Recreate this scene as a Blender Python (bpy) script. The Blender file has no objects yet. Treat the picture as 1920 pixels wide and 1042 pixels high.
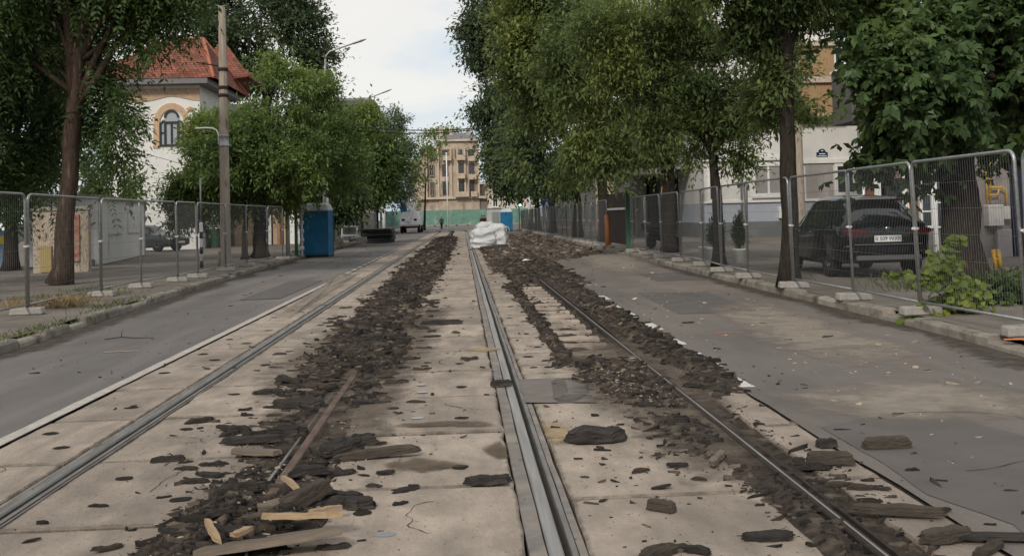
import bpy, bmesh, math, random
import numpy as np
from mathutils import Vector, noise as mnoise

R = math.radians
random.seed(7)
scene = bpy.context.scene
COL = scene.collection

# ------------------------------------------------------------------ camera model
W, H = 1920.0, 1042.0
FPX = 1900.0
PPX, PPY = 960.0, 339.0
CAMZ = 1.57
YAW = math.atan(95.0 / FPX)
PITCH = R(2.0)
ROLL = R(1.46)
Fv = Vector((math.sin(YAW) * math.cos(PITCH), math.cos(YAW) * math.cos(PITCH), math.sin(PITCH)))
R0 = Vector((math.cos(YAW), -math.sin(YAW), 0))
U0 = R0.cross(Fv)
Rv = R0 * math.cos(ROLL) - U0 * math.sin(ROLL)
Uv = U0 * math.cos(ROLL) + R0 * math.sin(ROLL)
CP = Vector((0, 0, CAMZ))


def ray(px, py):
    return (Fv + Rv * ((px - PPX) / FPX) - Uv * ((py - PPY) / FPX))


def G(px, py, z=0.0):
    """ground point (height z) seen at a photo pixel"""
    d = ray(px, py)
    t = (z - CAMZ) / d.z
    return CP + d * t


def at(px, py, Y):
    """point at street distance Y seen at a photo pixel"""
    d = ray(px, py)
    return CP + d * (Y / d.y)


def rnd(a, b):
    return random.uniform(a, b)


# ------------------------------------------------------------------ mesh builder
class MB:
    def __init__(self):
        self.v = []
        self.f = []
        self.mi = []
        self.sm = []

    def add(self, vs, fs, mat=0, smooth=False):
        n = len(self.v)
        self.v.extend([tuple(p) for p in vs])
        for f in fs:
            self.f.append(tuple(i + n for i in f))
            self.mi.append(mat)
            self.sm.append(smooth)
        return n

    def box(self, c, s, rz=0.0, mat=0, taper=1.0, bev=0.0):
        cx, cy, cz = c
        hx, hy, hz = s[0] / 2, s[1] / 2, s[2] / 2
        ca, sa = math.cos(rz), math.sin(rz)
        if bev <= 0:
            pts = []
            for z, k in ((-hz, 1.0), (hz, taper)):
                for x, y in ((-hx, -hy), (hx, -hy), (hx, hy), (-hx, hy)):
                    x, y = x * k, y * k
                    pts.append((cx + x * ca - y * sa, cy + x * sa + y * ca, cz + z))
            self.add(pts, [(3, 2, 1, 0), (4, 5, 6, 7), (0, 1, 5, 4), (1, 2, 6, 5), (2, 3, 7, 6), (3, 0, 4, 7)], mat)
        else:
            b = min(bev, hx * .9, hy * .9, hz * .9)
            rings = []
            for z, k in ((-hz, b), (-hz + b, 0), (hz - b, 0), (hz, b)):
                ring = []
                kt = 1.0 if z < 0 else taper
                for x, y, ex, ey in ((-hx, -hy + b, k, 0), (-hx + b, -hy, 0, k), (hx - b, -hy, 0, k), (hx, -hy + b, -k, 0),
                                     (hx, hy - b, -k, 0), (hx - b, hy, 0, -k), (-hx + b, hy, 0, -k), (-hx, hy - b, k, 0)):
                    x, y = (x + ex) * kt, (y + ey) * kt
                    ring.append((cx + x * ca - y * sa, cy + x * sa + y * ca, cz + z))
                rings.append(ring)
            self.loft(rings, mat=mat, cap=True)

    def loft(self, rings, mat=0, cap=False, smooth=False, closed=True):
        n = len(rings[0])
        vs = [p for r in rings for p in r]
        fs = []
        for i in range(len(rings) - 1):
            for j in range(n if closed else n - 1):
                a = i * n + j
                b = i * n + (j + 1) % n
                fs.append((a, b, b + n, a + n))
        if cap:
            fs.append(tuple(range(n - 1, -1, -1)))
            k = (len(rings) - 1) * n
            fs.append(tuple(range(k, k + n)))
        self.add(vs, fs, mat, smooth)

    def tube(self, pts, rad, n=8, mat=0, cap=True, smooth=True, wob=0.0):
        pts = [Vector(p) for p in pts]
        if not hasattr(rad, '__len__'):
            rad = [rad] * len(pts)
        rings = []
        prev = None
        for i, p in enumerate(pts):
            if i == 0:
                d = pts[1] - p
            elif i == len(pts) - 1:
                d = p - pts[i - 1]
            else:
                d = (pts[i + 1] - pts[i - 1])
            d.normalize()
            if prev is None:
                a = d.orthogonal().normalized()
            else:
                a = (prev - d * prev.dot(d))
                if a.length < 1e-5:
                    a = d.orthogonal()
                a.normalize()
            prev = a
            b = d.cross(a)
            r = []
            for k in range(n):
                t = 2 * math.pi * k / n
                rr = rad[i]
                if wob:
                    rr *= 1 + wob * mnoise.noise(Vector((math.cos(t) * 1.7, math.sin(t) * 1.7, i * .45 + rad[0] * 9)))
                r.append(p + a * (math.cos(t) * rr) + b * (math.sin(t) * rr))
            rings.append(r)
        self.loft(rings, mat, cap, smooth)

    def prism(self, poly, p0, ex, ey, ez, depth, mat=0):
        """polygon (u,v) in plane (ex,ez) at p0, extruded along ey by depth"""
        p0, ex, ey, ez = Vector(p0), Vector(ex), Vector(ey), Vector(ez)
        a = [p0 + ex * u + ez * v for u, v in poly]
        b = [q + ey * depth for q in a]
        n = len(a)
        fs = [tuple(range(n)), tuple(range(2 * n - 1, n - 1, -1))]
        for i in range(n):
            j = (i + 1) % n
            fs.append((i, i + n, j + n, j))
        self.add(a + b, fs, mat)

    def lathe(self, prof, c=(0, 0, 0), n=16, mat=0, axis='z', smooth=True):
        rings = []
        for r, z in prof:
            ring = []
            for k in range(n):
                t = 2 * math.pi * k / n
                x, y = math.cos(t) * r, math.sin(t) * r
                if axis == 'z':
                    ring.append((c[0] + x, c[1] + y, c[2] + z))
                elif axis == 'x':
                    ring.append((c[0] + z, c[1] + x, c[2] + y))
                else:
                    ring.append((c[0] + y, c[1] + z, c[2] + x))
            rings.append(ring)
        self.loft(rings, mat, True, smooth)

    def build(self, name, mats, parent=None, off=(0, 0, 0), loc=None):
        me = bpy.data.meshes.new(name)
        if off != (0, 0, 0):
            o = off
            vs = [(p[0] - o[0], p[1] - o[1], p[2] - o[2]) for p in self.v]
        else:
            vs = self.v
        me.from_pydata(vs, [], self.f)
        if not isinstance(mats, (list, tuple)):
            mats = [mats]
        for m in mats:
            me.materials.append(m)
        if len(mats) > 1:
            me.polygons.foreach_set('material_index', self.mi)
        me.polygons.foreach_set('use_smooth', self.sm)
        me.validate()
        me.update()
        ob = bpy.data.objects.new(name, me)
        COL.objects.link(ob)
        if parent is not None:
            ob.parent = parent
        if loc is not None:
            ob.location = loc
        return ob


def np_mesh(name, V, Fq, mats, parent=None, smooth=False, mi=None):
    """V (n,3) float, Fq (m,k) int: fast mesh"""
    me = bpy.data.meshes.new(name)
    m, k = Fq.shape
    me.vertices.add(len(V))
    me.vertices.foreach_set('co', V.astype(np.float32).ravel())
    me.loops.add(m * k)
    me.loops.foreach_set('vertex_index', Fq.astype(np.int32).ravel())
    me.polygons.add(m)
    me.polygons.foreach_set('loop_start', (np.arange(m) * k).astype(np.int32))
    me.polygons.foreach_set('loop_total', np.full(m, k, np.int32))
    if smooth:
        me.polygons.foreach_set('use_smooth', np.ones(m, bool))
    if not isinstance(mats, (list, tuple)):
        mats = [mats]
    for mt in mats:
        me.materials.append(mt)
    if mi is not None:
        me.polygons.foreach_set('material_index', mi.astype(np.int32))
    me.update(calc_edges=True)
    ob = bpy.data.objects.new(name, me)
    COL.objects.link(ob)
    if parent is not None:
        ob.parent = parent
    return ob


def tag(o, label, cat, group=None, kind=None):
    o['label'] = label
    o['category'] = cat
    if group:
        o['group'] = group
    if kind:
        o['kind'] = kind
    return o


def thing(name, label, cat, loc=(0, 0, 0), rz=0.0, group=None):
    o = bpy.data.objects.new(name, None)
    o.empty_display_size = .2
    COL.objects.link(o)
    o.location = loc
    o.rotation_euler = (0, 0, rz)
    return tag(o, label, cat, group)


def struct(o, kind='structure'):
    o['kind'] = kind
    return o


def kids(o):
    return [c for c in bpy.data.objects if c.parent == o]


def dup(root, loc, rz=0.0, label=None, group=None, sub=None):
    r = root.copy()
    COL.objects.link(r)
    r.location = loc
    r.rotation_euler = (0, 0, rz)
    if label:
        r['label'] = label
    if group:
        r['group'] = group
    for ch in (sub if sub is not None else kids(root)):
        c = ch.copy()
        COL.objects.link(c)
        c.parent = r
        for g in kids(ch):
            d = g.copy()
            COL.objects.link(d)
            d.parent = c
    return r


# ------------------------------------------------------------------ materials
def new_mat(name):
    m = bpy.data.materials.new(name)
    m.use_nodes = True
    nt = m.node_tree
    nt.nodes.clear()
    out = nt.nodes.new('ShaderNodeOutputMaterial')
    return m, nt, out


def N(nt, typ, **kw):
    n = nt.nodes.new(typ)
    for k, v in kw.items():
        if k.startswith('i_'):
            n.inputs[k[2:].replace('_', ' ')].default_value = v
        else:
            setattr(n, k, v)
    return n


def col4(c):
    return (c[0], c[1], c[2], 1.0)


def ramp(nt, stops):
    r = nt.nodes.new('ShaderNodeValToRGB')
    e = r.color_ramp.elements
    while len(e) < len(stops):
        e.new(.5)
    for i, (p, c) in enumerate(stops):
        e[i].position = p
        e[i].color = col4(c) if len(c) == 3 else c
    return r


def coords(nt, scale=(1, 1, 1), obj=True):
    tc = N(nt, 'ShaderNodeTexCoord')
    mp = N(nt, 'ShaderNodeMapping')
    mp.inputs['Scale'].default_value = scale
    nt.links.new(tc.outputs['Object'], mp.inputs[0])
    return mp


def surf_mat(name, c, c2=None, scale=3.0, detail=8.0, rough=.85, spec=.3, bump=.0, bscale=None, metallic=0.0,
             stretch=(1, 1, 1), island=0.0, spots=None, third=None, rough2=None, fourth=None):
    """generic weathered surface: two colours by fractal noise, a second layer of blotches, bump"""
    m, nt, out = new_mat(name)
    L = nt.links.new
    p = N(nt, 'ShaderNodeBsdfPrincipled')
    p.inputs['Roughness'].default_value = rough
    p.inputs['Specular IOR Level'].default_value = spec
    p.inputs['Metallic'].default_value = metallic
    L(p.outputs[0], out.inputs[0])
    mp = coords(nt, stretch)
    c2 = c2 or tuple(x * .7 for x in c)
    n1 = N(nt, 'ShaderNodeTexNoise', i_Scale=scale, i_Detail=detail, i_Roughness=.62)
    L(mp.outputs[0], n1.inputs['Vector'])
    r = ramp(nt, [(.32, c2), (.66, c)])
    L(n1.outputs[0], r.inputs[0])
    last = r.outputs[0]
    if third:
        tcol, tscale, lo, hi = third
        n3 = N(nt, 'ShaderNodeTexNoise', i_Scale=tscale, i_Detail=6.0, i_Roughness=.6)
        L(mp.outputs[0], n3.inputs['Vector'])
        r3 = ramp(nt, [(lo, (0, 0, 0)), (hi, (1, 1, 1))])
        L(n3.outputs[0], r3.inputs[0])
        mx = N(nt, 'ShaderNodeMixRGB')
        L(r3.outputs[0], mx.inputs[0])
        L(last, mx.inputs[1])
        mx.inputs[2].default_value = col4(tcol)
        last = mx.outputs[0]
    if fourth:
        # streaks drawn out along the street (tyre wear, dust trails)
        fcol, fscale, lo, hi, amt = fourth
        mp4 = coords(nt, (1, .07, 1))
        n5 = N(nt, 'ShaderNodeTexNoise', i_Scale=fscale, i_Detail=5.0, i_Roughness=.6)
        L(mp4.outputs[0], n5.inputs['Vector'])
        r5 = ramp(nt, [(lo, (0, 0, 0)), (hi, (amt,) * 3)])
        L(n5.outputs[0], r5.inputs[0])
        mx = N(nt, 'ShaderNodeMixRGB')
        L(r5.outputs[0], mx.inputs[0])
        L(last, mx.inputs[1])
        mx.inputs[2].default_value = col4(fcol)
        last = mx.outputs[0]
    if spots:
        scol, sscale, thr = spots
        n4 = N(nt, 'ShaderNodeTexNoise', i_Scale=sscale, i_Detail=3.0, i_Roughness=.7)
        L(mp.outputs[0], n4.inputs['Vector'])
        r4 = ramp(nt, [(thr, (0, 0, 0)), (thr + .05, (1, 1, 1))])
        L(n4.outputs[0], r4.inputs[0])
        mx = N(nt, 'ShaderNodeMixRGB')
        L(r4.outputs[0], mx.inputs[0])
        L(last, mx.inputs[1])
        mx.inputs[2].default_value = col4(scol)
        last = mx.outputs[0]
    if island:
        g = N(nt, 'ShaderNodeNewGeometry')
        mr = N(nt, 'ShaderNodeMapRange')
        mr.inputs[3].default_value = 1 - island
        mr.inputs[4].default_value = 1 + island
        L(g.outputs['Random Per Island'], mr.inputs[0])
        mx = N(nt, 'ShaderNodeMixRGB', blend_type='MULTIPLY')
        mx.inputs[0].default_value = 1
        L(last, mx.inputs[1])
        L(mr.outputs[0], mx.inputs[2])
        last = mx.outputs[0]
    L(last, p.inputs['Base Color'])
    if bump:
        nb = N(nt, 'ShaderNodeTexNoise', i_Scale=bscale or scale * 6, i_Detail=8.0, i_Roughness=.7)
        L(mp.outputs[0], nb.inputs['Vector'])
        b = N(nt, 'ShaderNodeBump')
        b.inputs['Strength'].default_value = min(1.0, bump)
        b.inputs['Distance'].default_value = .02
        L(nb.outputs[0], b.inputs['Height'])
        L(b.outputs[0], p.inputs['Normal'])
    if rough2 is not None:
        mr = N(nt, 'ShaderNodeMapRange')
        mr.inputs[3].default_value = rough
        mr.inputs[4].default_value = rough2
        L(n1.outputs[0], mr.inputs[0])
        L(mr.outputs[0], p.inputs['Roughness'])
    return m


def plain(name, c, rough=.6, metallic=0.0, spec=.4, var=.12, scale=4.0):
    return surf_mat(name, c, tuple(x * (1 - var) for x in c), scale=scale, rough=rough, metallic=metallic, spec=spec, detail=4)


def glass_mat(name, c=(.02, .025, .03), rough=.06):
    m, nt, out = new_mat(name)
    p = N(nt, 'ShaderNodeBsdfPrincipled')
    p.inputs['Base Color'].default_value = col4(c)
    p.inputs['Roughness'].default_value = rough
    p.inputs['Specular IOR Level'].default_value = .7
    nz = N(nt, 'ShaderNodeTexNoise', i_Scale=2.5, i_Detail=2.0)
    b = N(nt, 'ShaderNodeBump')
    b.inputs['Strength'].default_value = .05
    nt.links.new(nz.outputs[0], b.inputs['Height'])
    nt.links.new(b.outputs[0], p.inputs['Normal'])
    nt.links.new(p.outputs[0], out.inputs[0])
    return m


def leaf_mat(name, c, c2, trans=.35, rough=.45, scale=.5):
    """leaf: clump-to-clump hue and painted-in lit look by position, leaf-to-leaf by island, translucent"""
    m, nt, out = new_mat(name)
    L = nt.links.new
    mp = coords(nt)
    n1 = N(nt, 'ShaderNodeTexNoise', i_Scale=scale, i_Detail=3.0)
    L(mp.outputs[0], n1.inputs['Vector'])
    r = ramp(nt, [(.33, c2), (.54, c), (.72, (c[0] * 1.5, c[1] * 1.32, c[2] * 1.1))])  # noise shifts hue and paints paler, yellower clumps as if lit
    L(n1.outputs[0], r.inputs[0])
    g = N(nt, 'ShaderNodeNewGeometry')
    mr = N(nt, 'ShaderNodeMapRange')
    mr.inputs[3].default_value = .78
    mr.inputs[4].default_value = 1.25
    L(g.outputs['Random Per Island'], mr.inputs[0])
    mx = N(nt, 'ShaderNodeMixRGB', blend_type='MULTIPLY')
    mx.inputs[0].default_value = 1
    L(r.outputs[0], mx.inputs[1])
    L(mr.outputs[0], mx.inputs[2])
    p = N(nt, 'ShaderNodeBsdfPrincipled')
    p.inputs['Roughness'].default_value = rough
    p.inputs['Specular IOR Level'].default_value = .16
    L(mx.outputs[0], p.inputs['Base Color'])
    t = N(nt, 'ShaderNodeBsdfTranslucent')
    hs = N(nt, 'ShaderNodeHueSaturation', i_Hue=.485, i_Saturation=1.0, i_Value=1.45)
    L(mx.outputs[0], hs.inputs['Color'])
    L(hs.outputs[0], t.inputs[0])
    ms = N(nt, 'ShaderNodeMixShader')
    ms.inputs[0].default_value = trans
    L(p.outputs[0], ms.inputs[1])
    L(t.outputs[0], ms.inputs[2])
    L(ms.outputs[0], out.inputs[0])
    return m


def emit_mat(name, c, s):
    m, nt, out = new_mat(name)
    e = N(nt, 'ShaderNodeEmission')
    e.inputs[0].default_value = col4(c)
    e.inputs[1].default_value = s
    nt.links.new(e.outputs[0], out.inputs[0])
    return m


def slab_mat():
    """weathered tram slab concrete: stains across the slab, fine grain, per-slab tone, dark edge grime"""
    m = surf_mat('slab_concrete', (.415, .338, .272), (.235, .196, .160), scale=3.2, detail=15, rough=.92, spec=.18, bump=.8, bscale=38, fourth=((.20, .165, .135), 4.5, .52, .72, .55),
                 island=.14, third=((.21, .172, .138), 1.1, .49, .68), spots=((.15, .122, .098), 38, .635), stretch=(1, .55, 1))
    nt = m.node_tree
    L = nt.links.new
    p = [n for n in nt.nodes if n.type == 'BSDF_PRINCIPLED'][0]
    src = p.inputs['Base Color'].links[0].from_socket
    at_ = N(nt, 'ShaderNodeAttribute')
    at_.attribute_name = 'grime'
    mp = coords(nt)
    nz = N(nt, 'ShaderNodeTexNoise', i_Scale=7.0, i_Detail=8.0, i_Roughness=.7)
    L(mp.outputs[0], nz.inputs['Vector'])
    ma = N(nt, 'ShaderNodeMath', operation='MULTIPLY_ADD')
    ma.inputs[1].default_value = 1.7
    ma.inputs[2].default_value = -1.15
    L(nz.outputs[0], ma.inputs[0])
    ad = N(nt, 'ShaderNodeMath', operation='ADD')
    L(ma.outputs[0], ad.inputs[0])
    L(at_.outputs['Fac'], ad.inputs[1])
    r = ramp(nt, [(.35, (0, 0, 0)), (1.0, (.85, .85, .85))])
    L(ad.outputs[0], r.inputs[0])
    mx = N(nt, 'ShaderNodeMixRGB')
    L(r.outputs[0], mx.inputs[0])
    L(src, mx.inputs[1])
    mx.inputs[2].default_value = (.085, .068, .052, 1)
    L(mx.outputs[0], p.inputs['Base Color'])
    return m


M = {}
M['slab'] = slab_mat()
M['asphalt'] = surf_mat('asphalt_grey', (.146, .130, .120), (.106, .094, .087), scale=1.1, detail=12, rough=.88, spec=.3, bump=.3, bscale=180,
                        third=((.215, .187, .16), .35, .5, .75), spots=((.25, .22, .195), 90, .62), stretch=(1, .35, 1), fourth=((.195, .174, .156), 2.2, .48, .7, .6))
M['asphalt_r'] = surf_mat('asphalt_dusty', (.160, .138, .122), (.112, .097, .087), scale=.9, detail=12, rough=.9, spec=.25, bump=.3, bscale=160,
                          third=((.215, .18, .147), .3, .48, .72), spots=((.23, .2, .175), 85, .62), stretch=(1, .5, 1), fourth=((.20, .172, .147), 2.0, .48, .72, .6))
M['patch'] = surf_mat('asphalt_patch', (.125, .109, .097), (.098, .085, .076), scale=2.0, detail=12, rough=.85, spec=.3, bump=.3, bscale=170,
                      spots=((.24, .22, .2), 160, .66))
M['dust'] = surf_mat('dusty_asphalt', (.33, .275, .225), (.25, .21, .175), scale=1.4, detail=12, rough=.95, spec=.15, bump=.25, bscale=150,
                     spots=((.2, .17, .15), 90, .66), stretch=(1, .6, 1))
M['pave'] = surf_mat('pavement_old', (.21, .178, .147), (.14, .12, .10), scale=1.0, detail=12, rough=.9, spec=.2, bump=.35, bscale=70,
                     third=((.12, .105, .085), .6, .52, .68))
M['kerb'] = surf_mat('kerb_stone', (.30, .265, .225), (.19, .165, .135), scale=4, detail=10, rough=.9, spec=.2, bump=.5, bscale=40, island=.18,
                     third=((.10, .095, .06), 2.2, .54, .66))
M['earth'] = surf_mat('bare_earth', (.15, .12, .09), (.08, .065, .05), scale=3, detail=12, rough=1, spec=.1, bump=.8, bscale=25)
M['bed'] = surf_mat('trench_dirt', (.055, .044, .035), (.022, .018, .016), scale=9, detail=12, rough=1, spec=.1, bump=1, bscale=40)
def crumb_mat(name, stops, scale=16):
    """every crumb has its own tone: mostly black bitumen, some brown dirt, a few pale"""
    m, nt, out = new_mat(name)
    L = nt.links.new
    p = N(nt, 'ShaderNodeBsdfPrincipled')
    p.inputs['Roughness'].default_value = .88
    p.inputs['Specular IOR Level'].default_value = .3
    g = N(nt, 'ShaderNodeNewGeometry')
    r = ramp(nt, stops)
    L(g.outputs['Random Per Island'], r.inputs[0])
    mp = coords(nt)
    n1 = N(nt, 'ShaderNodeTexNoise', i_Scale=scale, i_Detail=10.0, i_Roughness=.7)
    L(mp.outputs[0], n1.inputs['Vector'])
    r2 = ramp(nt, [(.3, (.45, .45, .45)), (.7, (1.5, 1.45, 1.4))])
    L(n1.outputs[0], r2.inputs[0])
    mx = N(nt, 'ShaderNodeMixRGB', blend_type='MULTIPLY')
    mx.inputs[0].default_value = 1
    L(r.outputs[0], mx.inputs[1])
    L(r2.outputs[0], mx.inputs[2])
    L(mx.outputs[0], p.inputs['Base Color'])
    nb = N(nt, 'ShaderNodeTexNoise', i_Scale=70.0, i_Detail=6.0, i_Roughness=.75)
    L(mp.outputs[0], nb.inputs['Vector'])
    b = N(nt, 'ShaderNodeBump')
    b.inputs['Strength'].default_value = 1
    b.inputs['Distance'].default_value = .02
    L(nb.outputs[0], b.inputs['Height'])
    L(b.outputs[0], p.inputs['Normal'])
    L(p.outputs[0], out.inputs[0])
    return m


def soft_mat(name, c, c2, scale=5, rough=.95, amount=1.0, nscale=5.0):
    """thin dirt or dust film whose cover thins out raggedly to its rim"""
    m = surf_mat(name, c, c2, scale=scale, rough=rough, spec=.12, bump=.35, bscale=90)
    nt = m.node_tree
    L = nt.links.new
    out = [n for n in nt.nodes if n.type == 'OUTPUT_MATERIAL'][0]
    p = [n for n in nt.nodes if n.type == 'BSDF_PRINCIPLED'][0]
    at_ = N(nt, 'ShaderNodeAttribute')
    at_.attribute_name = 'cover'
    mp = coords(nt)
    nz = N(nt, 'ShaderNodeTexNoise', i_Scale=nscale, i_Detail=10.0, i_Roughness=.65)
    L(mp.outputs[0], nz.inputs['Vector'])
    a = N(nt, 'ShaderNodeMath', operation='MULTIPLY_ADD')
    a.inputs[1].default_value = 1.3
    a.inputs[2].default_value = -1.05
    L(nz.outputs[0], a.inputs[0])
    b = N(nt, 'ShaderNodeMath', operation='ADD')
    L(a.outputs[0], b.inputs[0])
    L(at_.outputs['Fac'], b.inputs[1])
    r = ramp(nt, [(.1, (0, 0, 0)), (.62, (amount,) * 3)])
    L(b.outputs[0], r.inputs[0])
    tr = N(nt, 'ShaderNodeBsdfTransparent')
    mx = N(nt, 'ShaderNodeMixShader')
    L(r.outputs[0], mx.inputs[0])
    L(tr.outputs[0], mx.inputs[1])
    L(p.outputs[0], mx.inputs[2])
    L(mx.outputs[0], out.inputs[0])
    return m


M['rubble'] = crumb_mat('bitumen_rubble', [(.0, (.020, .017, .015)), (.4, (.036, .029, .024)), (.65, (.060, .047, .037)), (.85, (.095, .074, .057)), (.97, (.16, .125, .095)), (1, (.26, .21, .165))])
M['heap'] = surf_mat('heap_dirt', (.078, .060, .046), (.026, .021, .018), scale=16, detail=12, rough=.95, spec=.15, bump=1, bscale=60,
                     third=((.17, .135, .10), 5, .52, .70))
M['rubble_b'] = crumb_mat('brown_rubble', [(.0, (.045, .036, .030)), (.5, (.09, .070, .054)), (.85, (.16, .125, .095)), (1, (.3, .25, .2))], 9)
M['heap_b'] = surf_mat('heap_soil', (.13, .10, .075), (.05, .04, .032), scale=9, detail=12, rough=.95, spec=.15, bump=1, bscale=45, third=((.22, .18, .135), 3, .52, .72))
M['chunk'] = surf_mat('broken_bitumen', (.058, .048, .041), (.022, .019, .017), scale=9, detail=12, rough=.85, spec=.3, bump=.9, bscale=50,
                      third=((.11, .088, .07), 5, .56, .76), stretch=(.5, 1.6, 2.2))
M['chunk_b'] = surf_mat('broken_brown', (.115, .092, .07), (.052, .042, .034), scale=8, detail=12, rough=.9, spec=.2, bump=.9, bscale=45,
                        third=((.05, .042, .036), 5, .5, .7), stretch=(.5, 1.6, 2.2))
M['wood'] = surf_mat('raw_wood', (.42, .30, .18), (.24, .165, .10), scale=6, detail=10, rough=.85, spec=.2, bump=.4, bscale=40, stretch=(.35, 6, 6))
M['woodgrey'] = surf_mat('grey_wood', (.22, .175, .135), (.12, .095, .075), scale=6, detail=10, rough=.9, spec=.15, bump=.5, bscale=40, stretch=(.35, 6, 6))
M['rail'] = surf_mat('rail_steel_dull', (.33, .31, .285), (.20, .18, .16), scale=12, detail=8, rough=.42, metallic=.85, rough2=.62, stretch=(1, .15, 1))
M['railtop'] = surf_mat('rail_steel_worn', (.46, .43, .395), (.30, .275, .25), scale=9, detail=8, rough=.42, metallic=.8, rough2=.62, stretch=(3, .1, 1))
M['railbrown'] = surf_mat('rail_brown', (.17, .115, .085), (.07, .046, .035), scale=14, detail=10, rough=.7, metallic=.25, bump=.4, bscale=60, stretch=(1, .3, 1))
M['railrust'] = surf_mat('rail_rust', (.048, .034, .026), (.022, .017, .015), scale=16, detail=10, rough=.85, metallic=.1, bump=.5, bscale=60)
M['filler'] = surf_mat('rubber_filler', (.22, .195, .172), (.135, .118, .104), scale=7, detail=10, rough=.75, spec=.3, bump=.3, bscale=60,
                       third=((.27, .225, .18), 2.5, .48, .66))
M['galv'] = surf_mat('galvanised_steel', (.40, .40, .39), (.28, .28, .275), scale=22, detail=5, rough=.42, metallic=.75, rough2=.55)
M['wire'] = surf_mat('mesh_wire', (.22, .22, .215), (.14, .14, .14), scale=22, detail=3, rough=.5, metallic=.5)
M['block'] = surf_mat('concrete_foot', (.36, .335, .30), (.24, .22, .195), scale=9, detail=9, rough=.9, bump=.5, bscale=50, third=((.22, .19, .16), 5, .55, .7))
M['white_line'] = surf_mat('road_paint_worn', (.46, .42, .365), (.33, .295, .255), scale=8, detail=10, rough=.8, spots=((.25, .22, .19), 24, .62))
M['white'] = plain('white_paint', (.78, .77, .74), rough=.5)
M['black'] = plain('black_paint', (.018, .018, .019), rough=.45)
M['bark'] = surf_mat('bark_brown', (.085, .057, .042), (.035, .025, .02), scale=9, detail=12, rough=.95, spec=.1, bump=1.0, bscale=16, stretch=(3, 3, .5),
                     third=((.16, .115, .085), 4, .55, .75))
M['bark_d'] = surf_mat('bark_dark', (.05, .04, .032), (.02, .016, .013), scale=9, detail=12, rough=.95, spec=.1, bump=1.0, bscale=16, stretch=(3, 3, .5))
M['pole'] = surf_mat('weathered_pole', (.42, .355, .285), (.27, .225, .18), scale=5, detail=12, rough=.9, spec=.15, bump=.4, bscale=30, stretch=(2, 2, .35),
                     third=((.17, .12, .085), 3.5, .58, .68))
SKYX, SKYY, SKYZ = 9.7, 4.4, 0.3
SKY_STRENGTH = 1.15
SUN_E = 2.1
EXPOSURE = 0.1
# ================================================================== GROUND
def strip(name, pts_l, pts_r, z, mat, kind='structure'):
    mb = MB()
    n = len(pts_l)
    mb.add([(p[0], p[1], z) for p in pts_l] + [(p[0], p[1], z) for p in pts_r],
           [(i, i + n, i + n + 1, i + 1) for i in range(n - 1)])
    # (faces wound upward)
    mb.f = [tuple(f) for f in mb.f]
    o = mb.build(name, mat)
    return struct(o, kind)


def poly_sheet(name, pts, z, mat):
    mb = MB()
    mb.add([(p[0], p[1], z) for p in pts], [tuple(range(len(pts)))])
    o = mb.build(name, mat)
    bm = bmesh.new()
    bm.from_mesh(o.data)
    bmesh.ops.recalc_face_normals(bm, faces=bm.faces)
    if bm.faces[:] and bm.faces[0].normal.z < 0:
        bmesh.ops.reverse_faces(bm, faces=bm.faces)
    bm.to_mesh(o.data)
    bm.free()
    return struct(o)


poly_sheet('ground', [(-900, -200), (900, -200), (900, 1800), (-900, 1800)], -.22, M['earth'])
mbt = MB()
mbt.box((-.47, 95, -.17), (5.9, 190, .06))
struct(mbt.build('track_trench', M['bed']))

KL = [(-5.72, -1), (-5.72, 6), (-5.72, 10), (-5.82, 14), (-6.05, 18), (-6.35, 24), (-6.62, 31), (-6.8, 38), (-7.0, 56), (-7.0, 90), (-7.4, 118)]
KR = [(5.5, -1), (5.55, 8), (5.78, 12.5), (5.8, 18), (5.86, 24), (5.95, 32), (5.95, 60), (5.9, 90), (5.9, 118)]
TL, TR = -3.38, 2.42


def interp(P, y):
    if y <= P[0][1]:
        return P[0][0]
    for (x0, y0), (x1, y1) in zip(P, P[1:]):
        if y <= y1:
            return x0 + (x1 - x0) * (y - y0) / (y1 - y0)
    return P[-1][0]


ysL = [p[1] for p in KL]
ysR = [p[1] for p in KR]
strip('road_left', KL, [(TL, y) for y in ysL], 0.0, M['asphalt'])
# right road edge is ragged against the slabs
ye = [-1 + .35 * i for i in range(341)]
struct(strip('joint_soil', [(2.37, y) for y in (0, 60, 118)], [(2.52, y) for y in (0, 60, 118)], -.012, M['bed']))
edge = [(TR - .008 + .022 * mnoise.noise(Vector((y * .8, 3, 0))) + .02 * mnoise.noise(Vector((y * 4, 7, 0))), y) for y in ye]
strip('road_right', edge, [(interp(KR, y), y) for y in ye], .004, M['asphalt_r'])
strip('road_far', [(-60, 118.2), (-60, 184)], [(60, 118.2), (60, 184)], 0.0, M['asphalt'])
strip('pavement_left', [(-70, y) for y in ysL], [(x - .18, y) for x, y in KL], .13, M['pave'])
strip('pavement_right', [(x + .18, y) for x, y in KR], [(70, y) for y in ysR], .13, M['pave'])


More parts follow.
